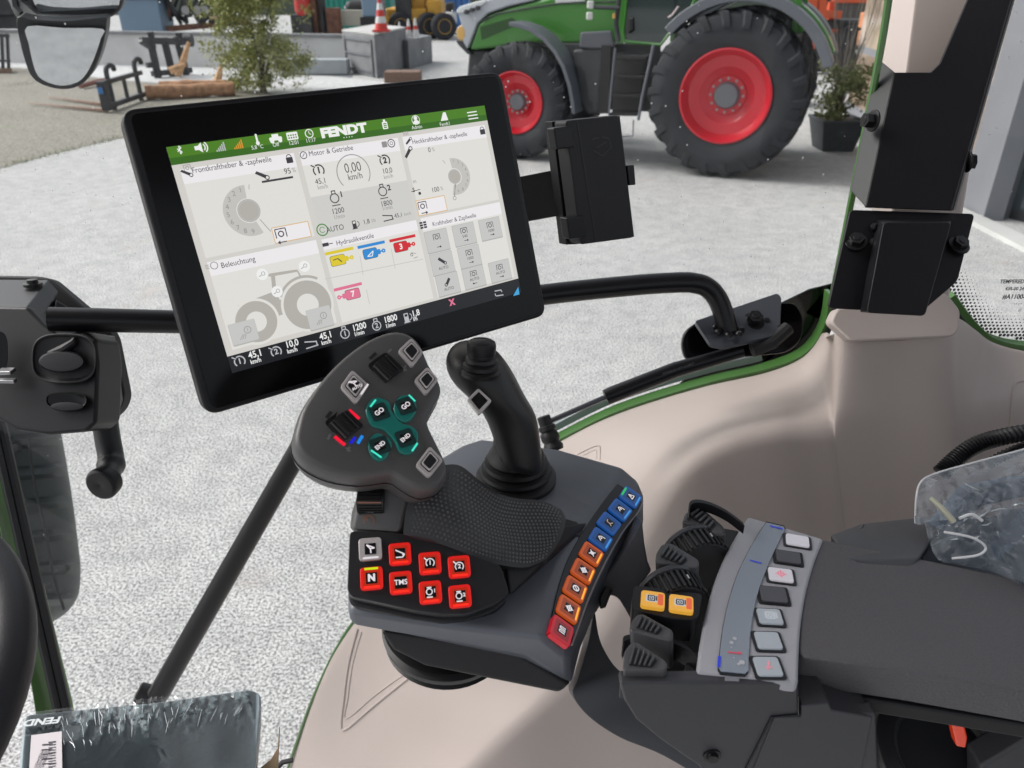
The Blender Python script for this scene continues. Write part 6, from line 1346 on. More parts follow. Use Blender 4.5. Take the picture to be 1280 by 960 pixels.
def wheel(x, yc, R_, W_, rimr, near=True, nl=22):
    c = TL(x, yc, R_); s = 1 if near else -1; ax = TN*s; h = W_/2
    w_ = build('wheel', MB().lathe(c, ax, [(-h*.8, rimr*1.02), (-h, rimr*1.25), (-h*1.02, R_*.80), (-h*.9, R_*.93), (-h*.55, R_*.965), (h*.55, R_*.965), (h*.90, R_*.93), (h*1.02, R_*.82), (h*1.0, rimr*1.3), (h*.86, rimr*1.04), (h*.8, rimr*1.0)], 72, False), M_tyre, tr, angle=50)
    m_ = MB(); up = Vector((0, 0, 1))
    for k in range(nl):
        for sd in (-1, 1):
            a0 = 2*math.pi*(k+(.5 if sd > 0 else 0))/nl
            def pt(aa, t_, rr): return c+(TF*math.cos(aa)+up*math.sin(aa))*rr+ax*t_
            da = 2*math.pi/nl*.21; sw = sd*.0
            quads = []
            for (t_, aa, r0, r1) in ((0, a0, R_*.955, R_), (sd*h*.55, a0+.10, R_*.95, R_*.995), (sd*h*.93, a0+.17, R_*.88, R_*.975), (sd*h*1.05, a0+.20, R_*.79, R_*.86)):
                quads.append([pt(aa-da, t_, r0), pt(aa+da, t_, r0), pt(aa+da*.75, t_, r1), pt(aa-da*.75, t_, r1)])
            m_.loft(quads)
    build('tread_lugs', m_, M_tyre, w_, bevel=.008, seg=1)
    build('rim', MB().lathe(c, ax, [(h*.80, rimr*1.02), (h*.90, rimr*1.03), (h*.92, rimr*.99), (h*.80, rimr*.95), (h*.62, rimr*.90), (h*.50, rimr*.86), (h*.44, rimr*.62), (h*.30, rimr*.52), (h*.26, rimr*.44), (h*.34, rimr*.42), (h*.34, .02)], 64, False), M_rimr, w_, angle=30)
    build('hub', MB().lathe(c, ax, [(h*.30, rimr*.30), (h*.48, rimr*.29), (h*.60, rimr*.25), (h*.62, rimr*.10), (h*.61, .01)], 36), M_hubg, w_)
    m_ = MB()
    for k in range(12): a = 2*math.pi*k/12; q = c+(TF*math.cos(a)+up*math.sin(a))*rimr*.365+ax*h*.34; m_.cyl(q, q+ax*.035, .017, n=8)
    build('wheel_nuts', m_, mat('nut_pale', (.35, .30, .30), .4), w_)
    return w_
wheel(.08, -.36, 1.085, .72, .60); wheel(.08, -2.2, 1.075, .72, .60, False, 22); wheel(3.18, -.36, .84, .60, .44, True, 20); wheel(3.18, -2.2, .84, .60, .44, False, 20)
# rear fender: grey arch with green inner band
def arch_(cx_, cz, r0, r1, a0, a1, y0, y1, m, name, n=30, extra=None):
    lp_ = []
    for k in range(n+1):
        a = rad(a0+(a1-a0)*k/n); d = TF*math.cos(a)+Vector((0, 0, 1))*math.sin(a); c = TL(cx_, 0, cz)
        lp_.append([c+d*r0+TN*y0, c+d*r0+TN*y1, c+d*r1+TN*y1, c+d*r1+TN*y0])
    return build(name, MB().loft(lp_), m, tr, bevel=.015)
arch_(0, 1.075, 1.17, 1.30, 160, 40, -.08, -.72, M_tgrey, 'rear_fender'); arch_(0, 1.075, 1.19, 1.33, 155, 42, -.55, -.95, M_tg, 'fender_inner')
arch_(0, 1.075, 1.17, 1.30, 160, 40, -1.85, -2.5, M_tgrey, 'rear_fender')
arch_(3.18, .84, .90, .965, 158, 38 if False else 62, -.12, -.66, M_tgrey, 'front_fender') if False else None
# front fender follows the wheel from above to its rear
lp_ = []
for (x, y) in ((636, 33), (648, 35), (662, 40), (678, 51), (692, 67), (702, 86), (709, 108), (713, 130), (714, 142)):
    p = TP(x, y, -.12); c = TL(3.18, -.12, .84); d = (p-c).normalized(); lp_.append([p, p+d*.06, p+d*.06-TN*.5, p-TN*.5])
build('front_fender', MB().loft(lp_), M_tgrey, tr, bevel=.012)
# bonnet
yb = -.82; hood = [(586, 63), (590, 52), (598, 30), (612, 18), (640, 9), (675, 0), (720, -14), (778, -22), (778, 54), (700, 55), (680, 54), (650, 56), (620, 60)]
m_ = MB().prism([TP(x, y, yb) for x, y in hood], -TN*.86); build('bonnet', m_, M_tg, tr, bevel=.05, seg=3)
m_ = MB().prism([TP(x, y, yb+.02) for x, y in ((571, 14), (574, 9), (600, 1), (640, -9), (668, -14), (668, 1), (636, 8), (610, 17), (597, 29), (589, 50), (584, 62), (578, 52), (576, 30))], -TN*.90); build('bonnet_nose', m_, M_silver, tr, bevel=.03, seg=2)
m_ = MB().prism([TP(x, y, yb+.04) for x, y in ((570, 13), (575, 8), (606, -1), (608, 3), (600, 8), (578, 16), (571, 17))], -TN*.94); build('light_bar', m_, mat('pale_cowl', (.62, .64, .66), .3), tr, bevel=.015)
for x, y in ((583, 15), (590, 12.5), (597, 10)): p = TP(x, y, yb+.06); build('headlight', MB().lathe(p, TN, [(-.02, .035), (.02, .035), (.022, .02)], 14), M_tdark, tr)
m_ = MB().prism([TP(x, y, yb+.02) for x, y in ((570, 36), (576, 31), (582, 35), (583, 46), (577, 52), (571, 47))], -TN*.2); build('indicator', m_, mat('amber_lens', (.62, .36, .10), .3, coat=.4), tr, bevel=.02)
m_ = MB().prism([TP(x, y, yb) for x, y in ((569, 50), (578, 50), (585, 62), (590, 68), (584, 68), (572, 56))], -TN*.6); build('front_linkage', m_, M_tdark, tr, bevel=.02)
build('bonnet_crease', MB().tube([TP(x, y, yb+.01) for x, y in ((604, 26), (622, 17), (650, 12), (700, 4), (770, 2))], .012, 6), M_tdark, tr)
build('side_decal', MB().prism([TP(x, y, yb+.006) for x, y in ((694, -3), (731, -7), (731, 1), (694, 4))], -TN*.004), mat('decal_white', (.6, .6, .6), .5), tr)
m_ = MB().prism([TP(x, y, yb+.006) for x, y in ((600, 34), (640, 22), (650, 30), (620, 42), (602, 50))], -TN*.01); build('bonnet_grille', m_, mat('deep_green', (.02, .07, .015), .6), tr)
# chassis, tank, steps
m_ = MB(); m_.hull([TP(x, y, -.75) for x, y in ((690, 54), (826, 54), (826, 100), (800, 132), (730, 138), (690, 120))]+[TP(x, y, -1.7) for x, y in ((690, 54), (826, 54), (826, 100), (800, 132), (730, 135), (690, 120))]); build('chassis', m_, M_tdark, tr, bevel=.02)
m_ = MB(); m_.hull([TL(4.4, -.9, .7), TL(4.4, -1.7, .7), TL(.2, -.9, .7), TL(.2, -1.7, .7), TL(4.3, -.9, 1.5), TL(4.3, -1.7, 1.5), TL(.2, -.9, 1.5), TL(.2, -1.7, 1.5)]); build('frame_block', m_, M_tdark, tr, bevel=.05)
m_ = MB(); m_.cyl(TL(0, -.3, 1.075), TL(0, -2.3, 1.075), .2); m_.cyl(TL(3.18, -.3, .84), TL(3.18, -2.3, .84), .12); build('axles', m_, M_tdark, tr)
m_ = MB(); m_.hull([TP(x, y, -.45) for x, y in ((716, 62), (762, 58), (762, 140), (735, 143), (724, 128))]+[TP(x, y, -.75) for x, y in ((716, 62), (762, 58), (762, 140), (735, 143), (724, 128))]); build('side_tank', m_, M_tdark, tr, bevel=.05, seg=3)
m_ = MB(); m_.hull([TP(x, y, -.42) for x, y in ((726, 40), (765, 38), (768, 58), (760, 62), (724, 60))]+[TP(x, y, -.72) for x, y in ((726, 40), (765, 38), (768, 58), (724, 60))]); build('filter_box', m_, mat('box_grey', (.075, .08, .095), .5), tr, bevel=.03)
m_ = MB(); m_.hull([TP(x, y, -.40) for x, y in ((752, 56), (764, 56), (762, 142), (746, 142))]+[TP(x, y, -.46) for x, y in ((752, 56), (764, 56), (762, 142), (746, 142))]); build('tank_strap', m_, mat('step_grey', (0, 0, 0)), tr, bevel=.01)
for k, (y, xa, xb) in enumerate(((71, 770, 809), (95, 767, 805), (119, 764, 800), (142, 762, 796))):
    q = [TP(xa, y, -.18), TP(xb, y, -.18)]; m_ = MB(); m_.hull([p-TN*t_+Vector((0, 0, z)) for p in q for t_ in (0, .28) for z in (-.035, .01)]); build('step', m_, mat('step_grey', (.06, .065, .075), .5), tr, bevel=.008)
m_ = MB(); m_.tube([TP(817, 56, -.15), TP(812, 80, -.15), TP(803, 120, -.15), TP(798, 150, -.15)], .022, 8); m_.tube([TP(769, 60, -.15), TP(765, 100, -.15), TP(761, 146, -.15)], .015, 8); m_.tube([TP(792, 150, -.15), TP(791, 170, -.15), TP(776, 171, -.15)], .012, 6); build('step_rails', m_, M_tgrey, tr)
m_ = MB(); m_.hull([TP(x, y, -.40) for x, y in ((768, 66), (806, 66), (796, 140), (765, 140))]+[TP(x, y, -.7) for x, y in ((768, 66), (806, 66), (796, 140), (765, 140))]); build('step_back', m_, M_blackm, tr)
# cab: green posts, dark interior, glass door with handle
zt = 3.15
cb_ = MB()
for (x, y0, y1) in ((.95, -.55, -.62), (.95, -1.95, -2.02), (-.65, -.55, -.62), (-.65, -1.95, -2.02)): cb_.hull([TL(x+dx, y0+dy, z) for dx in (-.04, .04) for dy in (-.04, .04) for z in (1.72, zt)])
build('cab_posts', cb_, M_tg, tr, bevel=.01)
dfr = [(781, 52), (779, 40), (786, -30), (880, -30), (862, 15), (838, 40), (826, 56)]
q = [TP(x, y, -.50) for x, y in dfr]; m_ = MB(); m_.tube(q+[q[0]], .024, 6); build('door_frame', m_, M_tg, tr)
q2 = [TP(x, y, -.51) for x, y in dfr]; build('door_glass', MB().prism(q2, -TN*.01), mat('tractor_glass', (.03, .045, .045), .06, coat=.5), tr, smooth=False)
m_ = MB(); m_.hull([TP(x, y, -.49) for x, y in ((786, 22), (792, 20), (793, 38), (788, 42), (784, 40))]+[TP(x, y, -.46) for x, y in ((787, 24), (791, 23), (791, 37), (787, 39))]); build('door_handle', m_, M_blackm, tr)
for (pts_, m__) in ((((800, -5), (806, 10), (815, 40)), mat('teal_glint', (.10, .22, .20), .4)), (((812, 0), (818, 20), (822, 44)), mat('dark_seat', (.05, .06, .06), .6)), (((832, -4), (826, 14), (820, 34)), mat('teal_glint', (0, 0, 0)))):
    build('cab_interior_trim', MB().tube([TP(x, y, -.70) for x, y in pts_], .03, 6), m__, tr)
build('cab_body', MB().hull([TL(x, y, z) for x in (-.7, 1.0) for y in (-.64, -1.95) for z in (1.66, 1.80)]), M_tdark, tr, bevel=.02)
build('cab_roof', MB().hull([TL(x, y, z) for x in (-.85, 1.15) for y in (-.45, -2.1) for z in (3.12, 3.32)]), M_tgrey, tr, bevel=.08, seg=3)
build('front_post', MB().hull([TP(x, y, -.52) for x, y in ((771, 55), (780, 54), (782, -30), (775, -30))]+[TP(x, y, -.6) for x, y in ((771, 55), (780, 54), (782, -30), (775, -30))]), M_tg, tr, bevel=.01)
m_ = MB(); m_.tube([TP(773, 52, -.35), TP(770, 30, -.35), TP(775, -10, -.35)], .035, 8); m_.tube([TP(743, 9, -.3), TP(775, 10, -.3)], .028, 8); build('mirror_arm', m_, M_tdark, tr)
for x, y, c_ in ((738, 6, 'w'), (737, 20, 'w')): p = TP(x, y, -.3); build('work_light', MB().box(p, (.09, .07, .10)), mat('lamp_white', (.65, .65, .63), .3), tr, bevel=.02)
p = TP(767.5, 20, -.3); build('marker_light', MB().box(p, (.04, .04, .07)), mat('amber_lens', (0, 0, 0)), tr, bevel=.01)
m_ = MB(); m_.tube(catmull([TP(848, 8, -.40), TP(841, 18, -.40), TP(835, 22, -.40)], 3), .014, 6); build('red_reflector', m_, mat('reflector_pale', (.5, .4, .4), .4), tr)
m_ = MB(); m_.hull([TP(x, y, -.9) for x, y in ((1000, 84), (1016, 90), (1022, 108), (1014, 122), (1000, 124))]+[TP(x, y, -1.5) for x, y in ((1000, 84), (1016, 90), (1022, 108), (1000, 124))]); build('rear_linkage', m_, M_tdark, tr, bevel=.02)
# ================================================================== yard behind
def boxt(name, label, cat, parts, group=None, loc=None):
    t_ = None
    for (nm, px0, px1, Y, z0, z1, dep, m, bv) in parts:
        a = WG(px0, Y, (z0+z1)/2); b = WG(px1, Y, (z0+z1)/2); x0, x1 = a.x, b.x
        if t_ is None: t_ = thing(name, label, cat, ((x0+x1)/2, Y, 0), group)
        build(nm, MB().box(((x0+x1)/2, Y+dep/2, (z0+z1)/2), (abs(x1-x0), dep, z1-z0)), m, t_, bevel=bv)
    return t_
M_yel = mat('loader_yellow', (.56, .30, .035), .45, var=(3, .12)); M_dk = mat('machine_dark', (.03, .032, .036), .6, var=(2, .4)); M_rust2 = mat('rust_brown', (.16, .075, .05), .8, var=(4, .4)); M_redp = mat('machine_red', (.50, .035, .035), .5); M_teal = mat('container_teal', (.02, .26, .20), .5); M_blue = mat('container_blue', (.05, .16, .42), .5, var=(2, .15)); M_lbl = mat('bucket_blue', (.17, .25, .34), .5); M_cream = mat('cream_plate', (.45, .44, .38), .7); M_oran = mat('crane_orange', (.60, .09, .025), .45)
ld = thing('wheel_loader', 'yellow wheel loader with dark cab standing behind the small cones', 'wheel loader', WG(515, 38, 0))
def lbox(nm, a, b, Y, z0, z1, dep, m, bv=.04): A1, B1 = WG(a, Y, (z0+z1)/2), WG(b, Y, (z0+z1)/2); return build(nm, MB().box(((A1.x+B1.x)/2, Y+dep/2, (z0+z1)/2), (abs(B1.x-A1.x), dep, z1-z0)), m, ld, bevel=bv)
lbox('body', 482, 534, 38.2, .45, 1.25, 2.2, M_yel, .1); lbox('cab', 493, 530, 38.6, 1.0, 2.9, 1.6, M_yel); lbox('cab_window', 493, 513, 38.1, .85, 2.6, .5, M_dk); lbox('engine_cover', 534, 552, 38.1, .75, 1.6, 2.2, M_yel, .1); lbox('chassis', 490, 550, 38.6, .3, .7, 1.8, M_dk); lbox('roof', 490, 530, 38.4, 2.9, 3.05, 2, M_yel)
for x, Y in ((534, 38.0), (552, 37.6), (498, 38.1), (520, 41)):
    c = WG(x, Y, .55); w_ = build('wheel', MB().lathe(c+Vector((0, .25, 0)), (.35, -1, 0), [(0, .25), (0, .50), (.06, .55), (.42, .55), (.48, .48), (.48, .30)], 28), M_tyre, ld); build('rim', MB().lathe(c+Vector((0, .25, 0)), (.35, -1, 0), [(.30, .28), (.49, .31), (.46, .24), (.40, .08), (.40, .01)], 24, False), M_yel, w_)
m_ = MB(); bar(m_, WG(535, 38.3, 1.3), WG(548, 38.3, 2.4), .25); bar(m_, WG(486, 38, .8), WG(470, 37.5, .9), .25); build('lift_arms', m_, M_yel, ld, bevel=.03)
boxt('loader_bucket', 'light blue steel bucket with black cutting edge left of the yellow loader', 'bucket', [('shell', 452, 478, 37.0, .95, 1.75, 1.0, M_lbl, .05), ('cutting_edge', 450, 478, 36.9, .62, .95, 1.0, M_blackm, .02)])
boxt('cream_panel', 'cream coloured panel leaning behind the low wall', 'panel', [('panel', 424, 456, 39, .5, 1.15, .3, M_cream, .02)])
boxt('tarpaulin_heap', 'black heap under a tarpaulin beneath the teal containers', 'heap', [('heap', 430, 472, 41, .8, 1.5, 1.5, M_dk, .3)])
def container(label, px0, px1, Y, m, h=2.6):
    t_ = thing('shipping_container', label, 'container', WG((px0+px1)/2, Y, 0)); a, b = WG(px0, Y, 1.3).x, WG(px1, Y, 1.3).x; m_ = MB(); n = max(6, int((b-a)/.28)); xs = []
    for k in range(n):
        x = a+(b-a)*k/n; w_ = (b-a)/n; m_.box((x+w_*.3, Y+1.2, h/2+.1), (w_*.6, 2.4, h-.2)); m_.box((x+w_*.8, Y+1.24, h/2+.1), (w_*.42, 2.34, h-.2))
    build('ribbed_walls', m_, m, t_, smooth=False); m_ = MB()
    for z in (.12, h): m_.box(((a+b)/2, Y+1.2, z), (b-a+.1, 2.5, .16))
    build('frame_rails', m_, m, t_); return t_
container('teal container half hidden behind the bush and tarpaulin heap', 405, 446, 46, M_teal); container('second teal container beside the yellow loader', 462, 487, 47, M_teal); container('blue corrugated container between the loader and the green tractor', 537, 585, 44, M_blue)
boxt('parked_car', 'small white car seen beneath the blue container', 'car', [('body', 555, 569, 41, .35, 1.0, 1.6, mat('car_white', (.6, .62, .64), .3), .15), ('windows', 556, 567, 41.2, 1.0, 1.4, 1.3, M_dk, .12), ('wheels', 557, 567, 40.95, 0, .5, 1.5, M_blackm, .1)])
boxt('red_machine', 'bright red farm machine hood behind the bush', 'machine', [('hood', 366, 384, 38, .9, 2.0, 1.2, M_redp, .25), ('base', 364, 390, 38.1, 0, 1.0, 1.2, M_dk, .05)])
for (x0, x1, z1, lb) in ((388, 396, 1.7, 'dark red upright machine part right of the red hood'), (400, 404, 1.9, 'slim dark post between red machines'), (408, 424, 1.25, 'dark brown low machine before the teal container')):
    boxt('machine_part', lb, 'machine', [('body', x0, x1, 38.5, 0, z1, .8, M_rust2 if x0 != 400 else M_dk, .05)])
hr = thing('disc_harrow', 'tangle of dark and rusty harrow arms behind the wall, left of the bush', 'harrow', WG(240, 40, 0)); m_ = MB(); rn = random.Random(11)
for k in range(34):
    x = rn.uniform(212, 300); a = WG(x, 40+rn.random(), rn.uniform(.3, 1.0)); e = a+Vector((rn.uniform(-.8, .8), rn.uniform(-.3, .3), rn.uniform(.3, 1.4))); bar(m_, a, e, rn.uniform(.07, .2))
build('arms', m_, M_dk, hr); m_ = MB()
for x in (232, 247, 256): m_.lathe(WG(x, 39.7, 1.12), (0, -1, 0), [(0, .12), (0, .19), (.05, .19), (.05, .12)], 14)
build('discs', m_, mat('dull_steel', (.3, .3, .3), .5, metal=.3), hr); m_ = MB(); bar(m_, WG(205, 40, .3), WG(312, 40.5, .6), .25); build('beam', m_, M_rust2, hr)
m_ = MB(); m_.tube(catmull([WG(206, 40.5, .7), WG(212, 40.5, 1.3), WG(206, 40.5, 1.75), WG(190, 40.5, 2.0)], 5), .17, 8); o = build('curved_arm', m_, mat('arm_brown', (.16, .10, .085), .7)); tag(o, 'thick curved brown implement arm left of the harrow tangle', 'implement arm')
boxt('grey_skip', 'blue-grey steel skip behind the wall right of the mirror', 'skip', [('body', 148, 200, 39.5, .2, 1.62, 1.5, M_lbl, .05), ('rim', 146, 202, 39.4, 1.58, 1.68, 1.7, M_dk, .02)])
boxt('dark_trailer', 'dark low trailer with pale spots at the upper left corner', 'trailer', [('bed', -60, 40, 40, .9, 1.7, 2, M_dk, .05), ('undercarriage', -60, 60, 40.3, .3, .9, 1.6, M_dk, .05)])
boxt('timber_plank', 'ochre plank lying on the wall coping left of the bush', 'plank', [('plank', 262, 300, 35.5, .92, 1.02, .3, mat('ochre_plank', (.34, .24, .14), .8), .01)])
# right background
YR = 36
tx = thing('orange_crane', 'orange-red crane truck frame behind the tractor rear wheel', 'crane', WG(1025, 24, 0)); m_ = MB()
bar(m_, WG(1010, 24, .6), WG(1014, 24, 2.0), .28); bar(m_, WG(1036, 24.5, .9), WG(1040, 24.5, 1.9), .20); bar(m_, WG(1008, 24, 1.62), WG(1050, 24.4, 1.55), .20); bar(m_, WG(1012, 24, 1.1), WG(1046, 24.3, 1.1), .16); bar(m_, WG(1026, 24, 1.5), WG(1031, 24, 3.2), .22); bar(m_, WG(1028, 24, 2.0), WG(1062, 24, 4.2), .16); build('frame', m_, M_oran, tx, bevel=.01)
build('blue_panel', MB().box(WG(1026, 24.6, 1.15), (.85, .1, .7)), mat('pale_blue_panel', (.28, .36, .52), .5), tx, bevel=.05)
m_ = MB(); bar(m_, WG(1036, 24, 1.9), WG(1058, 23.8, 3.4), .07); bar(m_, WG(1030, 24, 1.6), WG(1052, 23.8, 3.2), .05); build('hydraulic_hoses', m_, M_dk, tx)
for x, r_ in ((1022, .55), (1060, .62), (1080, .55)):
    c = WG(x, 24.2, r_*.75+.2); build('wheel', MB().lathe(c, (.1, -1, 0), [(-.2, .2), (-.2, r_), (.2, r_), (.22, .25), (.16, .02)], 26), M_tyre, tx)
build('bed', MB().box(WG(1056, 24.8, 1.05), (1.8, 1.0, .75)), M_dk, tx, bevel=.08)
yl = thing('yellow_post', 'yellow machine post with rounded head beside the tractor fender', 'post', WG(1001, 27, 0)); build('post', MB().box(WG(1003, 27, 1.1), (.16, .16, 2.2)), mat('signal_yellow', (.60, .46, .05), .5), yl); build('head', MB().box(WG(999, 27, 2.3), (.7, .5, .9)), mat('signal_yellow', (0, 0, 0)), yl, bevel=.12)
gt_ = thing('small_green_tractor', 'green rounded bonnet of another machine between the fender and the orange crane', 'machine', WG(990, 20, 0)); build('bonnet', MB().box(WG(991, 18, 1.35), (.45, 1.0, .6)), M_tg, gt_, bevel=.15); build('base', MB().box(WG(991, 18.1, .5), (.5, .9, 1.0)), M_dk, gt_, bevel=.05)
st_ = thing('stacked_crates', 'tall stack of orange crates with a grey strap beside the window post', 'crates', WG(1096, 19, 0)); rn = random.Random(2)
for k in range(5): build('crate', MB().box(WG(1096+rn.uniform(-2, 2), 19, .17+k*.37), (.62, .6, .33)), mat('crate_orange', (.52, .20, .09), .6, var=(5, .2)), st_, bevel=.04)
build('strap', MB().box(WG(1096, 18.95, 1.0), (.70, .7, .07)), M_hubg, st_)
build('red_lid', MB().box(WG(1094, 18.6, .22), (.5, .3, .3)), M_redp, st_, bevel=.05)
for k, (x, Y, w_, h, cw, cr_, lb) in enumerate(((1062, 170, 16, 7, (.45, .42, .38), (.16, .12, .11), 'distant pale house with grey roof left of the window post'), (1088, 150, 14, 6, (.30, .28, .27), (.12, .11, .11), 'distant darker house close to the window post'), (1035, 190, 18, 7, (.5, .5, .48), (.22, .12, .09), 'distant house behind the orange crane'))):
    t_ = thing('house', lb, 'house', WG(x, Y, -12), 'houses in the distance'); c = WG(x, Y, -8+k); z0 = c.z; zt_ = {0: -2.4, 1: -2.6, 2: -1.2}[k]
    build('wall', MB().box((c.x, Y+4, zt_-4), (w_, 8, 8)), mat('house_wall%s' % 'abc'[k], cw, .8), t_); build('roof', MB().prism([(c.x-w_*.55, Y, zt_), (c.x+w_*.55, Y, zt_), (c.x+w_*.2, Y, zt_+2.6), (c.x-w_*.2, Y, zt_+2.6)], (0, 8, 0)), mat('house_roof%s' % 'abc'[k], cr_, .8), t_)
    m_ = MB()
    for q in range(4): m_.box((c.x-w_*.35+q*w_*.23, Y-.02, zt_-1.2), (.9, .1, 1.1))
    build('window', m_, M_dk, t_)
o = build('hills', MB().add([(-900, 900, -80), (1500, 900, -80), (1500, 900, -16), (1100, 900, -6), (700, 900, -12), (450, 900, -4), (200, 900, -10), (-200, 900, -4), (-900, 900, -12), (-900, 1100, -80), (1500, 1100, -80)], [(0, 1, 2, 3, 4, 5, 6, 7, 8), (2, 1, 10), (8, 9, 0)]), mat('hill_grey_green', (.13, .15, .13), .9)); o['kind'] = 'structure'
boxt('low_shed', 'long low red-roofed shed behind the potted sapling', 'shed', [('wall', 1040, 1110, 55, 0, 1.0, 4, mat('shed_dark', (.10, .09, .085), .8), .02), ('roof', 1038, 1112, 54.8, 1.0, 1.25, 4.5, M_oran, .02)])
# kerb right of the plant
# ================================================================== glazed showroom building at the right
bl = thing('showroom', 'grey steel and glass showroom front at the right edge', 'building', WG(1235, 9.3, 0))
M_post = mat('powder_grey', (.20, .205, .225), .45, var=(2, .05)); M_postd = mat('powder_grey_shade', (.13, .135, .15), .45)
P1 = WZ(1222, 258, 0); P2 = WZ(1254, 276, 0)
f1 = (P2-P1).normalized(); n1 = Vector((f1.y, -f1.x, 0)); H = 4.5; zz = Vector((0, 0, H))
if n1.y > 0: n1 = -n1
q3 = P1-n1*.24; q4 = P2-n1*.24
build('corner_post', MB().hull([P1, P2, q3, q4, P1+zz, P2+zz, q3+zz, q4+zz]), M_post, bl, bevel=.01)
P3 = P2+f1*.0+Vector((.12, .10, 0)); P4 = P3+Vector((1.6, -2.6, 0))
build('door_jamb', MB().hull([P2+Vector((.01, .02, 0)), P3, P2+zz+Vector((.01, .02, 0)), P3+zz, P2+Vector((.1, .3, 0)), P3+Vector((.1, .3, 0)), P2+zz+Vector((.1, .3, 0)), P3+zz+Vector((.1, .3, 0))]), M_postd, bl)
dv = (P4-P3)
build('door_glass', MB().prism([P3+Vector((0, 0, .12)), P4+Vector((0, 0, .12)), P4+zz, P3+zz], Vector((.04, .03, 0))), mat('door_glass_dark', (.05, .065, .075), .08, coat=.5), bl, smooth=False)
build('door_sill', MB().prism([P3, P4, P4+Vector((0, 0, .12)), P3+Vector((0, 0, .12))], Vector((.06, .04, 0))), M_tdark, bl)
Q1 = P1+Vector((-.02, .02, 0)); Q2 = Q1-f1*0+Vector((-1.0, 5.5, 0))
wl0 = WZ(1190, 240); back = Vector((P1.x-.05, P1.y+.1, 0)); far = back+Vector((.9, 6.5, 0))
def wpanel(z0, z1, m, nm, t=.05, a=0, b=1): A1 = back+(far-back)*a; B1 = back+(far-back)*b; return build(nm, MB().prism([A1+Vector((0, 0, z0)), B1+Vector((0, 0, z0)), B1+Vector((0, 0, z1)), A1+Vector((0, 0, z1))], Vector((t, 0, 0))), m, bl, smooth=False)
wpanel(0, .35, M_post, 'plinth', .12); wpanel(.35, 1.25, mat('warm_glass', (.32, .24, .18), .15, var=(1.2, .5), coat=.4), 'window_pane'); wpanel(1.25, 1.37, M_post, 'transom', .12); wpanel(1.37, 2.3, mat('warm_glass2', (.36, .28, .22), .12, var=(1.6, .5), coat=.4), 'window_pane'); wpanel(2.3, 2.45, M_post, 'transom', .12); wpanel(2.45, 4.5, mat('cool_glass', (.30, .32, .34), .12, var=(1.1, .4), coat=.4), 'window_pane')
m_ = MB()
for k in range(1, 4): p = back+(far-back)*k/4; m_.box((p.x, p.y, 2.25), (.12, .08, 4.5))
build('mullions', m_, M_post, bl)
o = build('kerb', MB().hull([WZ(1198, 262), WZ(1330, 322), WZ(1330, 342), WZ(1192, 270)]+[WZ(1198, 262)+Vector((0, 0, .05)), WZ(1330, 322)+Vector((0, 0, .05)), WZ(1330, 342)+Vector((0, 0, .05)), WZ(1192, 270)+Vector((0, 0, .05))]), M_concp); o['kind'] = 'structure'
# ================================================================== exterior mirror, upper left
mr = thing('exterior_mirror', 'black exterior rear-view mirror with two glasses at the upper left', 'mirror', W(80, 40, 1.5))
M_mh = mat('mirror_housing', (.018, .02, .024), .4)
lo_o = [(21, 22), (24, 50), (32, 80), (40, 97), (55, 107), (78, 112), (98, 108), (112, 96), (122, 78), (130, 52), (133, 28), (128, 22), (80, 26), (40, 24)]
hi_o = [(25, -60), (30, -10), (38, 8), (46, 20), (70, 25), (128, 24), (146, 17), (153, 5), (157, -20), (158, -70)]
def mplane(o_, nrm, d, k, off=0):
    cx_ = sum(x for x, y in o_)/len(o_); cy_ = sum(y for x, y in o_)/len(o_); c0 = W(cx_, cy_, d)+nrm*off; out = []
    for v in catmull([(x, y, 0) for x, y in o_], 3, True):
        r = ray(cx_+(v.x-cx_)*k, cy_+(v.y-cy_)*k); out.append(CAM+r*((c0-CAM).dot(nrm)/r.dot(nrm)))
    return out
vd = (CAM-W(78, 65, 1.5)).normalized(); vt = (Vector((-2.6, -2.5, 0))-W(78, 65, 1.5)).normalized(); mn_ = (vd*1.5+vt).normalized()
build('housing', MB().prism(mplane(lo_o, mn_, 1.50, 1.0), -mn_*.035), M_mh, mr, bevel=.006); build('housing', MB().prism(mplane(hi_o, mn_, 1.50, 1.0), -mn_*.035), M_mh, mr, bevel=.006)
MM = mat('mirror_glass', (.62, .64, .66), .03, metal=1.0)
def mglass(o_): build('mirror_glass', MB().face(mplane(o_, mn_, 1.50, 1.0, .004)), MM, mr, smooth=False)
mglass([(34, 33), (36, 55), (43, 85), (52, 99), (75, 107), (96, 103), (108, 92), (118, 72), (126, 48), (128, 36), (80, 35)])
mglass([(38, -60), (40, -8), (45, 8), (55, 20), (90, 24), (130, 22), (143, 14), (150, 0), (154, -60)])
m_ = MB(); m_.tube([W(22, -60, 1.52), W(26, -8, 1.52), W(34, 14, 1.52), W(50, 25, 1.5), W(90, 27, 1.5), W(128, 25, 1.5)], [.03, .028, .024, .012, .012, .010], 8); build('arm', m_, M_mh, mr)
m_ = MB(); m_.tube([W(14, -20, 1.5), W(20, 10, 1.5), W(28, 18, 1.5)], .008, 6); build('mirror_cable', m_, M_mh, mr)
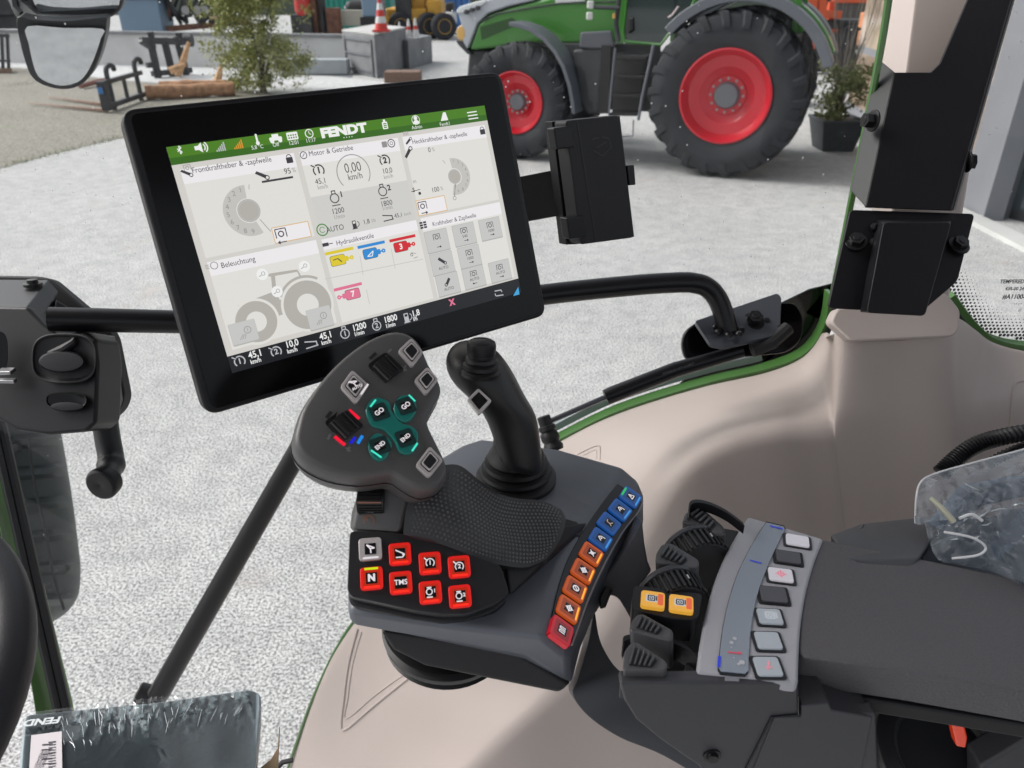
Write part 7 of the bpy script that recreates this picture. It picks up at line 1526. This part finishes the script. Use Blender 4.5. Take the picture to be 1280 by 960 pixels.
# ================================================================== ribbed fender at the left
fe = thing('ribbed_fender', 'dark grey ribbed plastic fender below the window latch, outside the glass', 'fender', W(40, 650, 1.7))
rows = []
prof_ = [(500, 62), (540, 74), (570, 80), (600, 85), (640, 91), (680, 96), (710, 99), (740, 97), (758, 88), (772, 72), (785, 45), (790, 10)]
pr2 = catmull([(x, y, 0) for y, x in prof_], 6); cols = 14
for i, v in enumerate(pr2):
    row = []; 
    for j in range(cols+1):
        s = j/cols; x = -60+(v.x+60)*math.sin(s*math.pi/2); drop = 14*(1-math.cos(s*1.4)); rib = .030*max(0, math.sin((v.y-500)/40*2*math.pi+s*0.8))**3
        row.append(W(x, v.y-drop*(1-s)*1.0+(1-s)*10, 1.62+.20*(1-math.cos(s*math.pi/2))-rib+.0*i))
    rows.append(row)
m_ = MB(); m_.loft(rows, closed=False); build('shell', m_, mat('fender_plastic', (.035, .042, .045), .5, bump=(120, .3, 3, .002)), fe, solid=.006)
build('split_line', MB().tube(catmull([W(36, 548, 1.63), W(42, 600, 1.63), (W(56, 660, 1.63)), W(66, 715, 1.64), W(80, 762, 1.66)], 5), .003, 6), M_blackm, fe)
for x, y in ((20, 560), (80, 712), (58, 734)): build('rivet', MB().lathe(W(x, y, 1.62), -F, [(-.005, .010), (.004, .009), (.005, .004)], 12), M_blackm, fe)
# ================================================================== light
w = bpy.data.worlds.new("World"); SC.world = w; w.use_nodes = True
nt = w.node_tree; N = nt.nodes; L = nt.links
bg = N['Background']; sky = N.new('ShaderNodeTexSky'); sky.sky_type = 'NISHITA'; sky.sun_disc = False
SE, SR_ = rad(42), rad(-75)
sky.sun_elevation = SE; sky.sun_rotation = SR_; sky.air_density = 1.0; sky.dust_density = 4.0; sky.ozone_density = 1.0
hs = N.new('ShaderNodeHueSaturation'); hs.inputs['Saturation'].default_value = .25; hs.inputs['Value'].default_value = 1.0
L.new(sky.outputs['Color'], hs.inputs['Color']); L.new(hs.outputs['Color'], bg.inputs['Color']); bg.inputs['Strength'].default_value = .15
sd = bpy.data.lights.new('sun', 'SUN'); sun = bpy.data.objects.new('sun', sd); COL.objects.link(sun)
sd.energy = 1.5; sd.angle = rad(30); sd.color = (1, .97, .93)
# sky sun_rotation is measured clockwise from +Y
dirv = Vector((math.sin(SR_)*math.cos(SE), math.cos(SR_)*math.cos(SE), math.sin(SE)))
sun.rotation_euler = dirv.to_track_quat('Z', 'Y').to_euler(); sun.location = (0, 0, 30)
SC.view_settings.view_transform = 'Standard'; SC.view_settings.look = 'None'; SC.view_settings.exposure = EXPO; SC.view_settings.gamma = 1
SC.render.engine = 'CYCLES'
SC.cycles.max_bounces = 8; SC.cycles.transparent_max_bounces = 12; SC.cycles.sample_clamp_indirect = 6
SC.cycles.use_denoising = True
SC.cycles.caustics_reflective = False; SC.cycles.caustics_refractive = False
